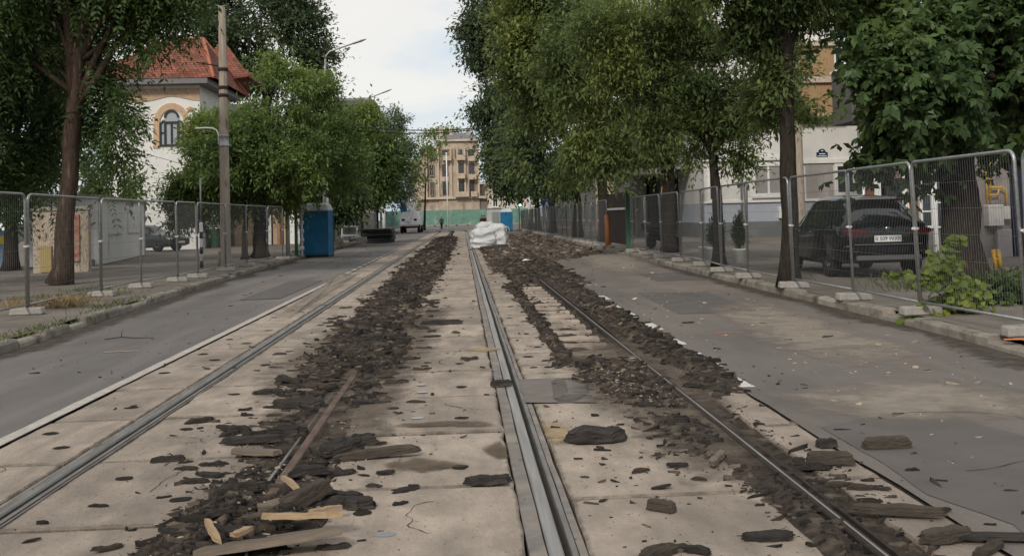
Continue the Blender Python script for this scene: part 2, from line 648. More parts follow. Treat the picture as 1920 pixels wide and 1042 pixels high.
def kerb(name, P, sgn, zf=.13):
    mb = MB()
    y = P[0][1]
    while y < P[-1][1] - 1:
        L = rnd(.8, 1.1)
        y1 = y + L
        x0, x1 = interp(P, y), interp(P, y1 - .012)
        j = rnd(-.012, .012)
        zt = zf + rnd(-.012, .018)
        if random.random() < .08:
            zt -= .05
        w = .2 * sgn
        yA, yB = y, y1 - .012
        t0, t1 = rnd(-.008, .008), rnd(-.008, .008)
        rings = []
        for (xx, yy, tt) in ((x0, yA, t0), (x0 * .5 + x1 * .5, (yA + yB) / 2, rnd(-.012, .012)), (x1, yB, t1)):
            rings.append([(xx + j, yy, -.05), (xx + j + .012 * sgn + tt * .5, yy, zt - .03 + tt), (xx + j + .035 * sgn, yy, zt + tt),
                          (xx + j + w, yy, zt + .002 + tt), (xx + j + w, yy, -.05)])
        mb.loft(rings, cap=True)
        y = y1
    return struct(mb.build(name, M['kerb']))


kerb('kerb_left', KL, -1)
kerb('kerb_right', KR, 1)

# ---- slabs (one pavement of concrete panels with open joints and lifting pockets)
mb = MB()
holes = []
grime = []


def slab_row(x0, x1, joints, ragged=0.0, skip=()):
    for (ya, yb) in zip(joints, joints[1:]):
        if any(a <= (ya + yb) / 2 <= b for a, b in skip):
            continue
        g = rnd(.014, .026)
        zt = rnd(-.004, .004)
        t = rnd(-.003, .003)
        nseg = 7 if ya < 26 else 1
        e = .055
        ys_ = [ya + g, ya + g + e] + [ya + g + (yb - ya - 2 * g) * i / nseg for i in range(1, nseg)] + [yb - g - e, yb - g]
        nr = len(ys_)
        rows = []
        for y in ys_:
            jl = ragged * (mnoise.noise(Vector((x0 * 3, y * 3.1, 1))) + .5 * mnoise.noise(Vector((x0 * 3, y * 11, 1)))) if ragged else 0
            jr = ragged * (mnoise.noise(Vector((x1 * 3, y * 3.1, 5))) + .5 * mnoise.noise(Vector((x1 * 3, y * 11, 1)))) if ragged else 0
            rows.append((x0 + jl, x0 + jl + e, x1 + jr - e, x1 + jr, y))
        c = .010
        vs = []
        for i, (a0, a1, a2, a3, y) in enumerate(rows):
            yc = y + (c if i == 0 else -c if i == nr - 1 else 0)
            chip = rnd(0, .012) if i in (0, nr - 1) else 0
            for q_, x in enumerate((a0 + c, a1, a2, a3 - c)):
                vs.append((x, yc + (chip if i == 0 else -chip), zt + t * (1 - 2 * (x - x0) / (x1 - x0))))
                grime.append(1.0 if i in (0, nr - 1) or q_ in (0, 3) else 0.0)
        fs = []
        for i in range(nr - 1):
            for q_ in range(3):
                k = i * 4 + q_
                fs.append((k, k + 1, k + 5, k + 4))
        loop = [0, 1, 2, 3] + [i * 4 + 3 for i in range(1, nr)] + [(nr - 1) * 4 + 2, (nr - 1) * 4 + 1, (nr - 1) * 4] + [i * 4 for i in range(nr - 2, 0, -1)]
        base_n = len(vs)
        m_ = len(loop)
        outp = []
        for k in loop:
            i, q_ = divmod(k, 4)
            r_ = rows[i]
            outp.append(((r_[0], r_[1], r_[2], r_[3])[q_], r_[4]))
        vs += [(x, y, zt - c) for x, y in outp] + [(x, y, -.139) for x, y in outp]
        grime.extend([1.0] * (2 * m_))
        for i in range(m_):
            j = (i + 1) % m_
            fs.append((loop[i], base_n + i, base_n + j, loop[j]))
            fs.append((base_n + i, base_n + m_ + i, base_n + m_ + j, base_n + j))
        mb.add(vs, fs)
        if yb < 19:
            for k in range(2):
                if random.random() > .5:
                    continue
                holes.append((x0 + (x1 - x0) * (.28 + .45 * k) + rnd(-.03, .03), ya + (yb - ya) * rnd(.3, .36) if k else ya + (yb - ya) * .68, zt))


def joints(start, step, n, jit=.0):
    return [start + step * i + (rnd(-jit, jit)) for i in range(n)]


JA = [3.0 + 1.5 * i for i in range(77)]
off = (6.95 - 3.0) % 1.5
JA = [y + off - 1.5 for y in JA]
JC = [y + .55 for y in JA]
JD = [y + .2 for y in JA]
slab_row(-3.355, -2.69, JA, .014)
slab_row(-2.46, -1.36, JA, .016)
slab_row(-.92, .262, JC, .025)
RIB = (10.7, 23.0)
jd1 = [y for y in JD if y < RIB[0]] + [RIB[0]]
jd2 = [RIB[1]] + [y for y in JD if y > RIB[1] + .3]
slab_row(.565, 1.62, jd1, .015)
slab_row(.565, 1.0, [RIB[0]] + [y for y in JD if RIB[0] + .3 < y < RIB[1] - .3] + [RIB[1]], .03)
slab_row(.565, 1.62, jd2, .015)
slab_row(2.08, 2.40, [y + .4 for y in JA], .012)
hm = 1
for (hx, hy, hz) in holes:
    a, b = rnd(.028, .042), rnd(.05, .075)
    wob = [rnd(.8, 1.1) for _ in range(12)]
    mb.add([(hx + b * math.cos(t * math.pi / 6) * wob[t], hy + a * 1.6 * math.sin(t * math.pi / 6) * wob[t], hz + .0045) for t in range(12)],
           [tuple(range(12))], mat=1)
M['pocket'] = surf_mat('pocket_dark', (.035, .03, .026), (.02, .017, .015), scale=30, rough=1, spec=.05)
m, nt, out = new_mat('rainwater')
p = N(nt, 'ShaderNodeBsdfPrincipled')
p.inputs['Base Color'].default_value = (.12, .11, .10, 1)
p.inputs['Roughness'].default_value = .12
nz = N(nt, 'ShaderNodeTexNoise', i_Scale=5.0)
bp = N(nt, 'ShaderNodeBump')
bp.inputs['Strength'].default_value = .02
nt.links.new(nz.outputs[0], bp.inputs['Height'])
nt.links.new(bp.outputs[0], p.inputs['Normal'])
nt.links.new(p.outputs[0], out.inputs[0])
M['water'] = m
# the two clear rain-filled pockets of the photograph
for (px, py, w_) in ((722, 1003, .055), (790, 722, .05), (792, 736, .05), (783, 784, .055)):
    q = G(px, py)
    mb.add([(q.x + w_ * math.cos(t * math.pi / 7), q.y + w_ * .75 * math.sin(t * math.pi / 7), .0055) for t in range(14)], [tuple(range(14))], mat=2)
# fine cracks wandering over the near slabs
rc = random.Random(5)
for _ in range(34):
    x, y = rc.choice([rc.uniform(-3.3, -2.85), rc.uniform(-2.3, -1.7), rc.uniform(-.5, .2), rc.uniform(.65, 1.3), rc.uniform(-2.3, -1.8), rc.uniform(-.6, .2)]), rc.uniform(4.7, 15)
    ang = rc.choice([rc.gauss(0, .25), rc.gauss(1.57, .3), rc.uniform(0, 3)])
    w_ = rc.uniform(.0018, .005)
    A_, B_ = [], []
    for k in range(rc.randint(6, 16)):
        nx_, ny_ = -math.sin(ang), math.cos(ang)
        ww = w_ * rc.uniform(.3, 1.3)
        A_.append((x + nx_ * ww, y + ny_ * ww, .0062))
        B_.append((x - nx_ * ww, y - ny_ * ww, .0062))
        st_ = rc.uniform(.03, .08)
        x += math.cos(ang) * st_
        y += math.sin(ang) * st_
        ang += rc.gauss(0, .38)
        if not (-3.35 < x < -2.8 or -2.38 < x < -1.4 or -.9 < x < .22 or .6 < x < 1.6):
            break
    n = len(A_)
    if n > 2:
        mb.add(A_ + B_, [(i, i + 1, i + 1 + n, i + n) for i in range(n - 1)], mat=1)
o = mb.build('track_pavement', [M['slab'], M['pocket'], M['water']])
at_ = o.data.attributes.new('grime', 'FLOAT', 'POINT')
gv = np.zeros(len(o.data.vertices), np.float32)
gv[:len(grime)] = grime
at_.data.foreach_set('value', gv)
struct(o)
# cracks and worn seams in the asphalt
mb = MB()
for _ in range(46):
    side = rc.random() < .5
    x, y = (rc.uniform(-5.6, -3.7) if side else rc.uniform(2.7, 5.5)), 5 * (38 / 5) ** rc.random()
    ang = rc.choice([rc.gauss(1.57, .2), rc.gauss(0, .3)])
    w_ = rc.uniform(.0012, .0035)
    A_, B_ = [], []
    for k in range(rc.randint(10, 34)):
        nx_, ny_ = -math.sin(ang), math.cos(ang)
        ww = w_ * rc.uniform(.3, 1.3)
        A_.append((x + nx_ * ww, y + ny_ * ww, .0132))
        B_.append((x - nx_ * ww, y - ny_ * ww, .0132))
        st_ = rc.uniform(.04, .12)
        x += math.cos(ang) * st_
        y += math.sin(ang) * st_
        ang += rc.gauss(0, .3)
        if not (-5.65 < x < -3.6 or 2.6 < x < 5.5):
            break
    n = len(A_)
    if n > 3:
        mb.add(A_ + B_, [(i, i + 1, i + 1 + n, i + n) for i in range(n - 1)])
struct(mb.build('road_cracks', M['pocket']))
M['repair'] = surf_mat('asphalt_repair', (.128, .113, .103), (.094, .083, .076), scale=2.5, detail=12, rough=.88, bump=.4, bscale=120, spots=((.2, .175, .15), 95, .63))
for pts_ in ([(-4.6, 21), (-3.75, 21), (-3.7, 27), (-4.55, 27.2)], [(3.3, 15.5), (4.6, 15.3), (4.7, 19.5), (3.4, 19.8)], [(4.4, 23), (5.6, 23), (5.6, 26), (4.5, 26.2)]):
    poly_sheet('asphalt_patch', [(x + .03 * mnoise.noise(Vector((x, y, 0))), y) for x, y in pts_], .0085, M['repair'])

# exposed cross ribs beside the stripped rail
y = RIB[0] + .25
k = 0
ribgroup = 'bare concrete ribs beside the stripped rail'
while y < RIB[1]:
    mb = MB()
    nx = 9
    rings = []
    for i in range(nx):
        x = 1.2 + .52 * i / (nx - 1)
        dy = .012 * mnoise.noise(Vector((x * 9, y * 3, 0)))
        zz = -.012 + .008 * mnoise.noise(Vector((x * 7, y * 5, 4)))
        w = .15 + .05 * mnoise.noise(Vector((x * 6, y * 2, 9))) + .03 * mnoise.noise(Vector((x * 19, y * 2, 9)))
        rings.append([(x, y - w + dy, -.13), (x, y - w + .02 + dy, zz - .012), (x, y - w + .04 + dy, zz), (x, y + w - .03 + dy, zz), (x, y + w + dy, zz - .02), (x, y + w + dy, -.13)])
    mb.loft(rings, cap=True)
    o = mb.build('concrete_rib', M['slab'])
    tag(o, 'bare pale concrete cross rib in the stripped bed left of the thin rail', 'concrete rib', ribgroup)
    y += .72
    k += 1

# markings
mb = MB()
yy = 2.0
n_solid = 0
while yy < 26:
    rr = [(-3.50 + .012 * mnoise.noise(Vector((yy * 2, 0, 0))), yy, .004), (-3.385 + .014 * mnoise.noise(Vector((yy * 2.6, 9, 0))), yy, .004)]
    y2 = yy + .25
    r2 = [(-3.50 + .012 * mnoise.noise(Vector((y2 * 2, 0, 0))), y2, .004), (-3.385 + .014 * mnoise.noise(Vector((y2 * 2.6, 9, 0))), y2, .004)]
    mb.add([rr[0], rr[1], r2[1], r2[0]], [(0, 1, 2, 3)])
    yy = y2
yy = 26.7
while yy < 74:
    mb.add([(-3.52, yy, .004), (-3.39, yy + .02, .004), (-3.39, yy + 1.0, .004), (-3.52, yy + .97, .004)], [(0, 1, 2, 3)])
    yy += 1.75
struct(mb.build('road_marking', M['white_line']))
mb = MB()
for (px, py) in ((1386, 717), (1330, 680), (1310, 667), (1268, 641), (1224, 612), (1182, 590), (1150, 573), (1132, 558)):
    q = G(px, py, .004)
    L = .26 if py > 640 else .42
    n = 5
    left = [(q.x - .07 + rnd(-.02, .02), q.y + L * (2 * i / n - 1), .0085) for i in range(n + 1)]
    right = [(q.x + .07 + rnd(-.012, .012), q.y + L * (2 * i / n - 1) + rnd(-.03, .03), .0085) for i in range(n + 1)]
    mb.add(left + right[::-1], [tuple(range(2 * n + 1, -1, -1))])
struct(mb.build('road_marking', surf_mat('dash_paint', (.62, .585, .53), (.45, .41, .36), scale=10, rough=.8, spots=((.25, .22, .19), 26, .64))))
# crossing far away
mb = MB()
for i in range(9):
    mb.add([(-7 + i * 1.5, 121, .004), (-6.3 + i * 1.5, 121, .004), (-6.3 + i * 1.5, 125, .004), (-7 + i * 1.5, 125, .004)], [(0, 1, 2, 3)])
struct(mb.build('road_marking', M['white_line']))

# patches on the right roadway
def gsheet(name, pix, z, mat, wob=.04):
    pts = []
    P = [G(x, y, 0) for x, y in pix]
    for a, b in zip(P, P[1:] + P[:1]):
        n = max(2, int((b - a).length / .18))
        for i in range(n):
            q = a.lerp(b, i / n)
            pts.append((q.x + wob * mnoise.noise(Vector((q.x * 3, q.y * 3, 0))), q.y + wob * mnoise.noise(Vector((q.x * 3, q.y * 3, 8))), 0))
    return poly_sheet(name, pts, z, mat)


def soft_sheet(name, pix, z, mat, rim=.3, wob=.05):
    """dust or dirt film: 'cover' is 1 inside and 0 at the rim"""
    P = [G(x, y, 0) for x, y in pix]
    pts = []
    for a, b in zip(P, P[1:] + P[:1]):
        n = max(2, int((b - a).length / .15))
        for i in range(n):
            q = a.lerp(b, i / n)
            pts.append((q.x + wob * mnoise.noise(Vector((q.x * 3, q.y * 3, 0))), q.y + wob * mnoise.noise(Vector((q.x * 3, q.y * 3, 8)))))
    cx, cy = sum(p[0] for p in pts) / len(pts), sum(p[1] for p in pts) / len(pts)
    mb = MB()
    n = len(pts)
    rings = []
    for k in (1.0, 0.85, .65, .4, .15):
        rings.append([(cx + (x - cx) * k, cy + (y - cy) * k, z) for x, y in pts])
    mb.loft(rings)
    k = 4 * n
    mb.add([(cx, cy, z)], [])
    for i in range(n):
        mb.f.append((k + i, k + (i + 1) % n, 5 * n))
        mb.mi.append(0)
        mb.sm.append(False)
    o = mb.build(name, mat)
    a = o.data.attributes.new('cover', 'FLOAT', 'POINT')
    vals = np.concatenate([np.full(n, v) for v in (0.0, .45, .8, 1.0, 1.05)] + [np.array([1.05])])
    a.data.foreach_set('value', vals.astype(np.float32))
    return struct(o)


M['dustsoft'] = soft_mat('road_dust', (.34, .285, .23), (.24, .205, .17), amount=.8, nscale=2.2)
M['dirtsoft'] = soft_mat('brown_dirt', (.15, .115, .08), (.08, .062, .046), amount=.9, nscale=9)
M['sandsoft'] = soft_mat('ochre_sand', (.42, .32, .19), (.27, .2, .125), amount=.85, nscale=9)


gsheet('asphalt_patch', [(1540, 802), (1600, 790), (1790, 784), (1990, 838), (2150, 900), (2300, 1060), (1960, 1050), (1905, 985), (1740, 930), (1665, 875)], .008, M['patch'], .03)
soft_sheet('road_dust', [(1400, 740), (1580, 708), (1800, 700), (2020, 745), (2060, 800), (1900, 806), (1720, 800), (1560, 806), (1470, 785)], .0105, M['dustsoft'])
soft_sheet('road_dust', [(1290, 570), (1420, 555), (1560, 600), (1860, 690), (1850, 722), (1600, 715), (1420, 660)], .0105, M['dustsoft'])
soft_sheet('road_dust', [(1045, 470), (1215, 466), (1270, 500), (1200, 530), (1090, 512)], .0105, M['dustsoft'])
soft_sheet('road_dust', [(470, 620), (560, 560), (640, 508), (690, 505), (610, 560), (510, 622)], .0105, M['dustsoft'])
for dd in ([(430, 700), (700, 560), (880, 560), (800, 760), (700, 1000), (250, 1040), (380, 860)], [(1010, 640), (1200, 600), (1400, 740), (1440, 830), (1700, 1040), (1380, 1040), (1150, 830), (1040, 750)]):
    soft_sheet('crumb_dirt', dd, .0085, soft_mat('crumb_dirt', (.17, .135, .105), (.09, .07, .055), amount=.75, nscale=4))
gsheet('asphalt_patch', [(972, 712), (1085, 708), (1120, 756), (985, 756)], .0085, surf_mat('slab_patch', (.19, .165, .143), (.135, .117, .102), scale=4, rough=.9, bump=.4, bscale=80), .03)
soft_sheet('worn_patch', [(890, 842), (945, 822), (962, 864), (930, 866)], .0088, M['dirtsoft'])
M['lime'] = surf_mat('moss_dirt', (.12, .10, .055), (.06, .05, .03), scale=9, rough=1, spec=.1, bump=.6)
soft_sheet('dirt_strip', [(700, 868), (790, 855), (885, 866), (895, 878), (790, 890), (710, 884)], .009, M['dirtsoft'])
soft_sheet('dirt_strip', [(840, 655), (912, 649), (960, 655), (912, 663)], .009, M['sandsoft'])
soft_sheet('dirt_strip', [(720, 795), (840, 788), (945, 790), (947, 804), (840, 803), (720, 804)], .009, M['dirtsoft'])
soft_sheet('dirt_strip', [(1005, 790), (1055, 785), (1100, 826), (1035, 845), (1018, 825)], .009, M['sandsoft'])
# gutter dirt along kerbs
for nm, P, s in (('gutter_left', KL, 1), ('gutter_right', KR, -1)):
    mb = MB()
    yv = [4 + .4 * i for i in range(160)]
    A = [(interp(P, y) - .01 * s, y, .009) for y in yv]
    B = [(interp(P, y) + s * (.26 + .30 * mnoise.noise(Vector((y * .45, 2, s))) + .08 * mnoise.noise(Vector((y * 2, 2, s)))), y, .009) for y in yv]
    n = len(A)
    B2 = [(b[0] + s * .45, b[1], .009) for b in B]
    mb.add(A + B + B2, [(i, i + n, i + n + 1, i + 1) if s > 0 else (i, i + 1, i + n + 1, i + n) for i in list(range(n - 1)) + list(range(n, 2 * n - 1))])
    o = mb.build('gutter_dirt', soft_mat('gutter_soil', (.105, .088, .07), (.06, .05, .04), nscale=4))
    a = o.data.attributes.new('cover', 'FLOAT', 'POINT')
    a.data.foreach_set('value', np.concatenate([np.full(n, 1.1), np.full(n, .75), np.full(n, 0.0)]).astype(np.float32))
    struct(o)
# spray-paint marks
M['orange'] = plain('survey_paint_orange', (.75, .22, .08), rough=.7)
M['pinkish'] = surf_mat('survey_paint_pale', (.62, .42, .30), (.4, .3, .24), scale=20, rough=.8)
for (a, b, mt) in (((195, 661), (262, 658), 'pinkish'), ((1340, 625), (1390, 624), 'orange')):
    A, B = G(*a), G(*b)
    d = (B - A)
    nn = Vector((-d.y, d.x, 0)).normalized() * .02
    mb = MB()
    mb.add([A - nn + Vector((0, 0, .0095)), B - nn * .5 + Vector((0, 0, .0095)), B + nn * .5 + Vector((0, 0, .0095)), A + nn + Vector((0, 0, .0095))], [(0, 1, 2, 3)])
    struct(mb.build('paint_mark', M[mt]))
A = G(1900, 636, .13)
mb = MB()
mb.add([A + Vector((-.12, -.05, .004)), A + Vector((.2, -.1, .004)), A + Vector((.22, 0, .004)), A + Vector((-.08, .06, .004))], [(0, 1, 2, 3)])
struct(mb.build('paint_mark', M['orange']))


# ================================================================== RAILS
def rail(x, label, style, y0=1.0, y1=112.0, fl=.165, frr=.17, head='railtop'):
    t = thing('tram_rail', label, 'tram rail', (x, y0, 0))
    L = y1 - y0
    ysub = [0]
    while ysub[-1] < L:
        ysub.append(ysub[-1] + (.5 if ysub[-1] < 30 else 3))

    def ext(profile, nm, mat, mb=None, wob=0.0):
        m_ = MB()
        rings = []
        for y in ysub:
            wx = .004 * mnoise.noise(Vector((x, y * .35, 0)))
            rings.append([(u + wx + (wob * mnoise.noise(Vector((u * 8, y * 2.3, v))) if wob else 0), y, v + (wob * .5 * mnoise.noise(Vector((u * 8, y * 2.0, v + 4))) if wob else 0)) for u, v in profile])
        m_.loft(rings, cap=True)
        return m_.build(nm, mat, t)
    s = 1
    if style == 'flush':
        ext([(-.036, -.04), (-.036, -.001), (-.03, .004), (.028, .004), (.036, -.006), (.036, -.045)], 'rail_head', M[head])
        ext([(-.04, -.139), (-.04, -.041), (.12, -.046), (.12, -.139)], 'rail_web', M['railrust'])
        ext([(.070, -.045), (.070, -.004), (.074, .001), (.100, .001), (.105, -.045)], 'guard_lip', M['rail'])
        ext([(-fl, -.139), (-fl, -.008), (-fl + .008, -.002), (-.044, -.003), (-.041, -.139)], 'filler_strip', M['filler'], wob=.009)
        ext([(.108, -.139), (.108, -.005), (frr - .005, -.004), (frr, -.139)], 'filler_strip', M['filler'], wob=.009)
    else:
        sg = 1 if style == 'exposed_r' else -1
        def mir(P):
            Q = [(u * sg, v) for u, v in P]
            return Q if sg > 0 else Q[::-1]
        ext(mir([(-.032, -.045), (-.032, .012), (-.024, .02), (.024, .02), (.032, .012), (.032, -.045)]), 'rail_head', M['railbrown' if sg < 0 else 'railrust'])
        if sg > 0:
            ext(mir([(-.004, .0203), (-.004, .0222), (.008, .0222), (.008, .0203)]), 'running_band', M['railtop'])
        ext(mir([(-.012, -.139), (-.012, -.046), (.055, -.046), (.055, -.139)]), 'rail_web', M['railrust'])
        ext(mir([(.075, -.06), (.075, .004), (.09, .008), (.092, -.06)]), 'guard_lip', M['rail' if sg < 0 else 'railrust'])
    return t


rail(-2.60, 'outermost grooved tram rail beside the long white line on the left roadway', 'flush', fl=.075, frr=.125, head='rail')
rail(-1.13, 'rusty half buried tram rail under the long heap of black rubble', 'exposed_l')
rail(.40, 'grey grooved tram rail running up the middle, flanked by rubber filler', 'flush', fl=.125, frr=.15)
rail(1.85, 'dark stripped tram rail with a thin shiny top beside the right roadway', 'exposed_r')
# ================================================================== RUBBLE
def fbm(x, y, s, seed=0.0, o=3):
    v, a, f = 0.0, .55, s
    for _ in range(o):
        v += a * mnoise.noise(Vector((x * f, y * f * .7, seed)))
        a *= .5
        f *= 2.1
    return v


def sst(a, b, x):
    t = max(0.0, min(1.0, (x - a) / (b - a)))
    return t * t * (3 - 2 * t)


def w_left(x, y):
    hw = .42 + .04 * sst(6.0, 8.0, y) + .18 * sst(8.5, 11, y) + .16 * sst(20, 40, y)
    xc = -1.22 - .06 * sst(9, 14, y) + .07 * sst(40, 70, y)
    u = (x - xc + .24 * mnoise.noise(Vector((x * 1.8, y * 1.5, 3))) + .12 * mnoise.noise(Vector((x * 3, y * 5, 4)))) / hw
    base = 1 - u * u
    k = .62 + .38 * sst(7.6, 10.5, y)
    if y < 7:
        k += .25 * sst(7, 5.2, y)
    # stripped window where the rail shows
    k -= .30 * math.exp(-((y - 7.4) / 1.0) ** 2)
    return base * k


def sbox(x, y, x0, x1, y0, y1, e=.12, ey=.5):
    n = .14 * mnoise.noise(Vector((x * 1.6, y * 1.0, 11))) + .07 * mnoise.noise(Vector((x * 5, y * 3.5, 12)))
    fx = min(x - x0 + n, x1 - x + n) / e
    fy = min(y - y0 + n * 3, y1 - y + n * 3) / ey
    return max(0.0, min(1.0, fx, fy))


def w_right(x, y):
    w = 0.0
    w = max(w, .75 * sbox(x, y, 1.42, 2.10, 3, 6.6, .3))
    w = max(w, .62 * sbox(x, y, 1.15, 2.05, 6.5, 8.0, .35))
    w = max(w, .95 * sbox(x, y, 1.05, 2.0, 8.1, 11.1, .3))
    w = max(w, 1.0 * sbox(x, y, 1.96, 2.60, 8.4, 24, .2, 1.2))
    w = max(w, .32 * sbox(x, y, 1.95, 2.3, 5.2, 8.5, .2, 1.0))
    w = max(w, .85 * sbox(x, y, .96, 1.2, 10.5, 23, .08))
    w = max(w, .30 * sbox(x, y, 1.72, 1.9, 10.8, 22, .1))
    w = max(w, 1.0 * sbox(x, y, 1.05, 2.95, 22.6, 34, .25, 1.5))
    w = max(w, .9 * sbox(x, y, .78, 3.1, 28, 80, .25, 2))
    return w


def w_far(x, y):
    return sbox(x, y, .75, 5.7, 33 - (0 if x < 3 else 0) + max(0, x - 3) * 2.2, 82, .5, 3.0)


HF = {}


def h_left(x, y):
    w = w_left(x, y)
    A = .10 + .03 * sst(9, 12, y)
    h = A * (w * 1.0 + .75 * fbm(x, y, 3.2, 1.0, 4) - .36)
    if -1.36 < x < -.92:
        h = max(h, -.075 + .03 * fbm(x, y, 6, 2.0))
        if -1.25 < x < -1.03 and y < 10.5:
            h = min(h, -.03 + .05 * fbm(x, y, 3, 6.0) * (y > 5.9) + (.05 if y < 6.2 else 0))
    return max(h, -.1)


def h_right(x, y):
    w = w_right(x, y)
    A = .07 + .05 * sst(8.0, 10, y)
    h = A * (w * 1.05 + .7 * fbm(x, y, 3.4, 21.0, 4) - .45)
    if 1.62 < x < 2.08 and not (RIB[0] < y < RIB[1] and x < 1.76):
        h = max(h, -.06 + .04 * fbm(x, y, 5, 22.0))
    if RIB[0] < y < RIB[1] and 1.0 < x < 1.8:
        h = max(h, -.075 + .05 * fbm(x, y, 7, 23)) if x > 1.24 else max(h, -.02 + .05 * fbm(x, y, 7, 24))
        if x > 1.22:
            h = min(h, -.035 + .03 * fbm(x, y, 9, 25))
    if 1.78 < x < 1.95 and y < 30:
        h = min(h, -.03 + .03 * fbm(x, y, 7, 26))
    return max(h, -.11)


def h_far(x, y):
    w = w_far(x, y)
    return max(-.1, .13 * (w * 1.0 + .8 * fbm(x, y, 1.3, 31, 4) - .45))


def hf_mesh(name, hfun, x0, x1, nx, y0, y1, k, mat, label=None):
    ys = [y0]
    while ys[-1] < y1:
        ys.append(ys[-1] + max(.022, ys[-1] * k))
    xs = np.linspace(x0, x1, nx)
    V = np.array([(x, y, hfun(x, y)) for y in ys for x in xs])
    ny = len(ys)
    idx = np.arange(ny * nx).reshape(ny, nx)
    F = np.stack([idx[:-1, :-1].ravel(), idx[:-1, 1:].ravel(), idx[1:, 1:].ravel(), idx[1:, :-1].ravel()], 1)
    # drop faces wholly under the paving
    z = V[:, 2]
    keep = (z[F] > -.03).any(1)
    if name == 'rubble':
        keep = (z[F] > -.095).any(1)
    o = np_mesh(name, V, F[keep], mat, smooth=True)
    o['kind'] = 'stuff'
    return o


rub = hf_mesh('rubble', h_left, -2.25, -.15, 70, 4.0, 86, .0062, M['heap'])
tag(rub, 'long heap of crumbled black bitumen covering the rusty rail', 'rubble')
rub2 = hf_mesh('rubble', h_right, .70, 3.05, 76, 3.6, 86, .0062, M['heap'])
tag(rub2, 'crumbled dark bitumen strewn along the thin stripped rail', 'rubble')
rub3 = hf_mesh('rubble', h_far, .75, 6.0, 70, 31, 84, .006, M['heap_b'])
tag(rub3, 'low brown spread of rubble beyond the white sack reaching to the fence', 'rubble')

# -------- loose crumbs (uncountable): thousands of small jagged prisms in one mesh per bed


def chunk_proto(rs, n=7, jag=.3):
    """unit chunk: x length 1, jagged prism. returns verts, quads (as 4-index, fans split)"""
    P = []
    for i in range(n):
        a = 2 * math.pi * i / n
        r = .5 * (1 + jag * (rs.rand() * 2 - 1))
        P.append((math.cos(a) * r, math.sin(a) * r * .62))
    V = [(x, y, 0) for x, y in P]
    V += [(x * (.8 + .3 * rs.rand()), y * (.75 + .35 * rs.rand()), .75 + .45 * rs.rand()) for x, y in P]
    V.append((0, 0, .9 + .3 * rs.rand()))
    F = []
    for i in range(n):
        j = (i + 1) % n
        F.append((i, j, j + n, i + n))
    for i in range(0, n):
        j = (i + 1) % n
        F.append((i + n, j + n, 2 * n, 2 * n))
    return np.array(V), F


def crumbs(name, label, wfun, hfun, xr, yr, count, mat, seed, smin, smax, smear=.0, grow=.035, bias=1.0):
    rs = np.random.RandomState(seed)
    protos = [chunk_proto(rs, 6) for _ in range(10)]
    quadF = [np.array([f for f in p[1] if f[2] != f[3]]) for p in protos]
    triF = [np.array([f[:3] for f in p[1] if f[2] == f[3]]) for p in protos]
    Vs, Fs = [], []
    base = 0
    made = 0
    tries = 0
    while made < count and tries < count * 40:
        tries += 1
        y = yr[0] * (yr[1] / yr[0]) ** rs.rand()
        x = xr[0] + (xr[1] - xr[0]) * rs.rand()
        w = wfun(x, y)
        p_ = max(0.0, w) ** bias
        if rs.rand() > p_ + smear * math.exp(min(0.0, w) * 1.2):
            continue
        s = smin * (smax / smin) ** (rs.rand() ** 2.6) * (1 + grow * y)
        if w < .12:
            s *= .6
        L = s * (.8 + (2.2 if rs.rand() < .3 else .8) * rs.rand())
        wd = s * (.3 + .5 * rs.rand())
        th = s * (.14 + .28 * rs.rand())
        yaw = rs.normal(0, .55)
        tl, tr = rs.normal(0, .25), rs.normal(0, .18)
        V, F = protos[rs.randint(10)]
        v = V * np.array([L, wd, th])
        v[:, 2] += v[:, 0] * tl + v[:, 1] * tr
        c, sn = math.cos(yaw), math.sin(yaw)
        z = max(hfun(x, y), .004 if not (1.62 < x < 2.08 or -1.36 < x < -.92) else -.09)
        o = np.stack([v[:, 0] * c - v[:, 1] * sn + x, v[:, 0] * sn + v[:, 1] * c + y, v[:, 2] - abs(tl) * L * .3 + z - .004], 1)
        Vs.append(o)
        f4 = np.array([[a, b, c_, d] for a, b, c_, d in F])
        Fs.append(f4 + base)
        base += len(V)
        made += 1
    V = np.concatenate(Vs)
    F = np.concatenate(Fs)
    me = bpy.data.meshes.new(name)
    isq = F[:, 2] != F[:, 3]
    polys = np.concatenate([F[isq].ravel(), F[~isq][:, :3].ravel()])
    nq, nt_ = isq.sum(), (~isq).sum()
    me.vertices.add(len(V))
    me.vertices.foreach_set('co', V.astype(np.float32).ravel())
    me.loops.add(len(polys))
    me.loops.foreach_set('vertex_index', polys.astype(np.int32))
    me.polygons.add(nq + nt_)
    me.polygons.foreach_set('loop_start', np.concatenate([np.arange(nq) * 4, nq * 4 + np.arange(nt_) * 3]).astype(np.int32))
    me.polygons.foreach_set('loop_total', np.concatenate([np.full(nq, 4), np.full(nt_, 3)]).astype(np.int32))
    me.materials.append(mat)
    me.update(calc_edges=True)
    ob = bpy.data.objects.new(name, me)
    COL.objects.link(ob)
    tag(ob, label, 'crumbs', kind='stuff')
    return ob


crumbs('bitumen_crumbs', 'small black bitumen crumbs thick on the left heap and thin on the slabs round it', w_left, h_left, (-2.3, -.1), (4.1, 80), 30000, M['rubble'], 3, .008, .085, smear=.075)
crumbs('bitumen_crumbs', 'small dark crumbs scattered along the stripped right rail', w_right, h_right, (.65, 3.1), (3.8, 80), 28000, M['rubble'], 5, .008, .075, smear=.035)
crumbs('bitumen_crumbs', 'brown crumbs over the far spread of rubble beside the fence', w_far, h_far, (.8, 5.9), (31, 82), 5000, M['rubble_b'], 7, .03, .13, smear=.0)
M['chips'] = surf_mat('pale_chips', (.42, .345, .26), (.28, .22, .165), scale=20, rough=.9, island=.4)


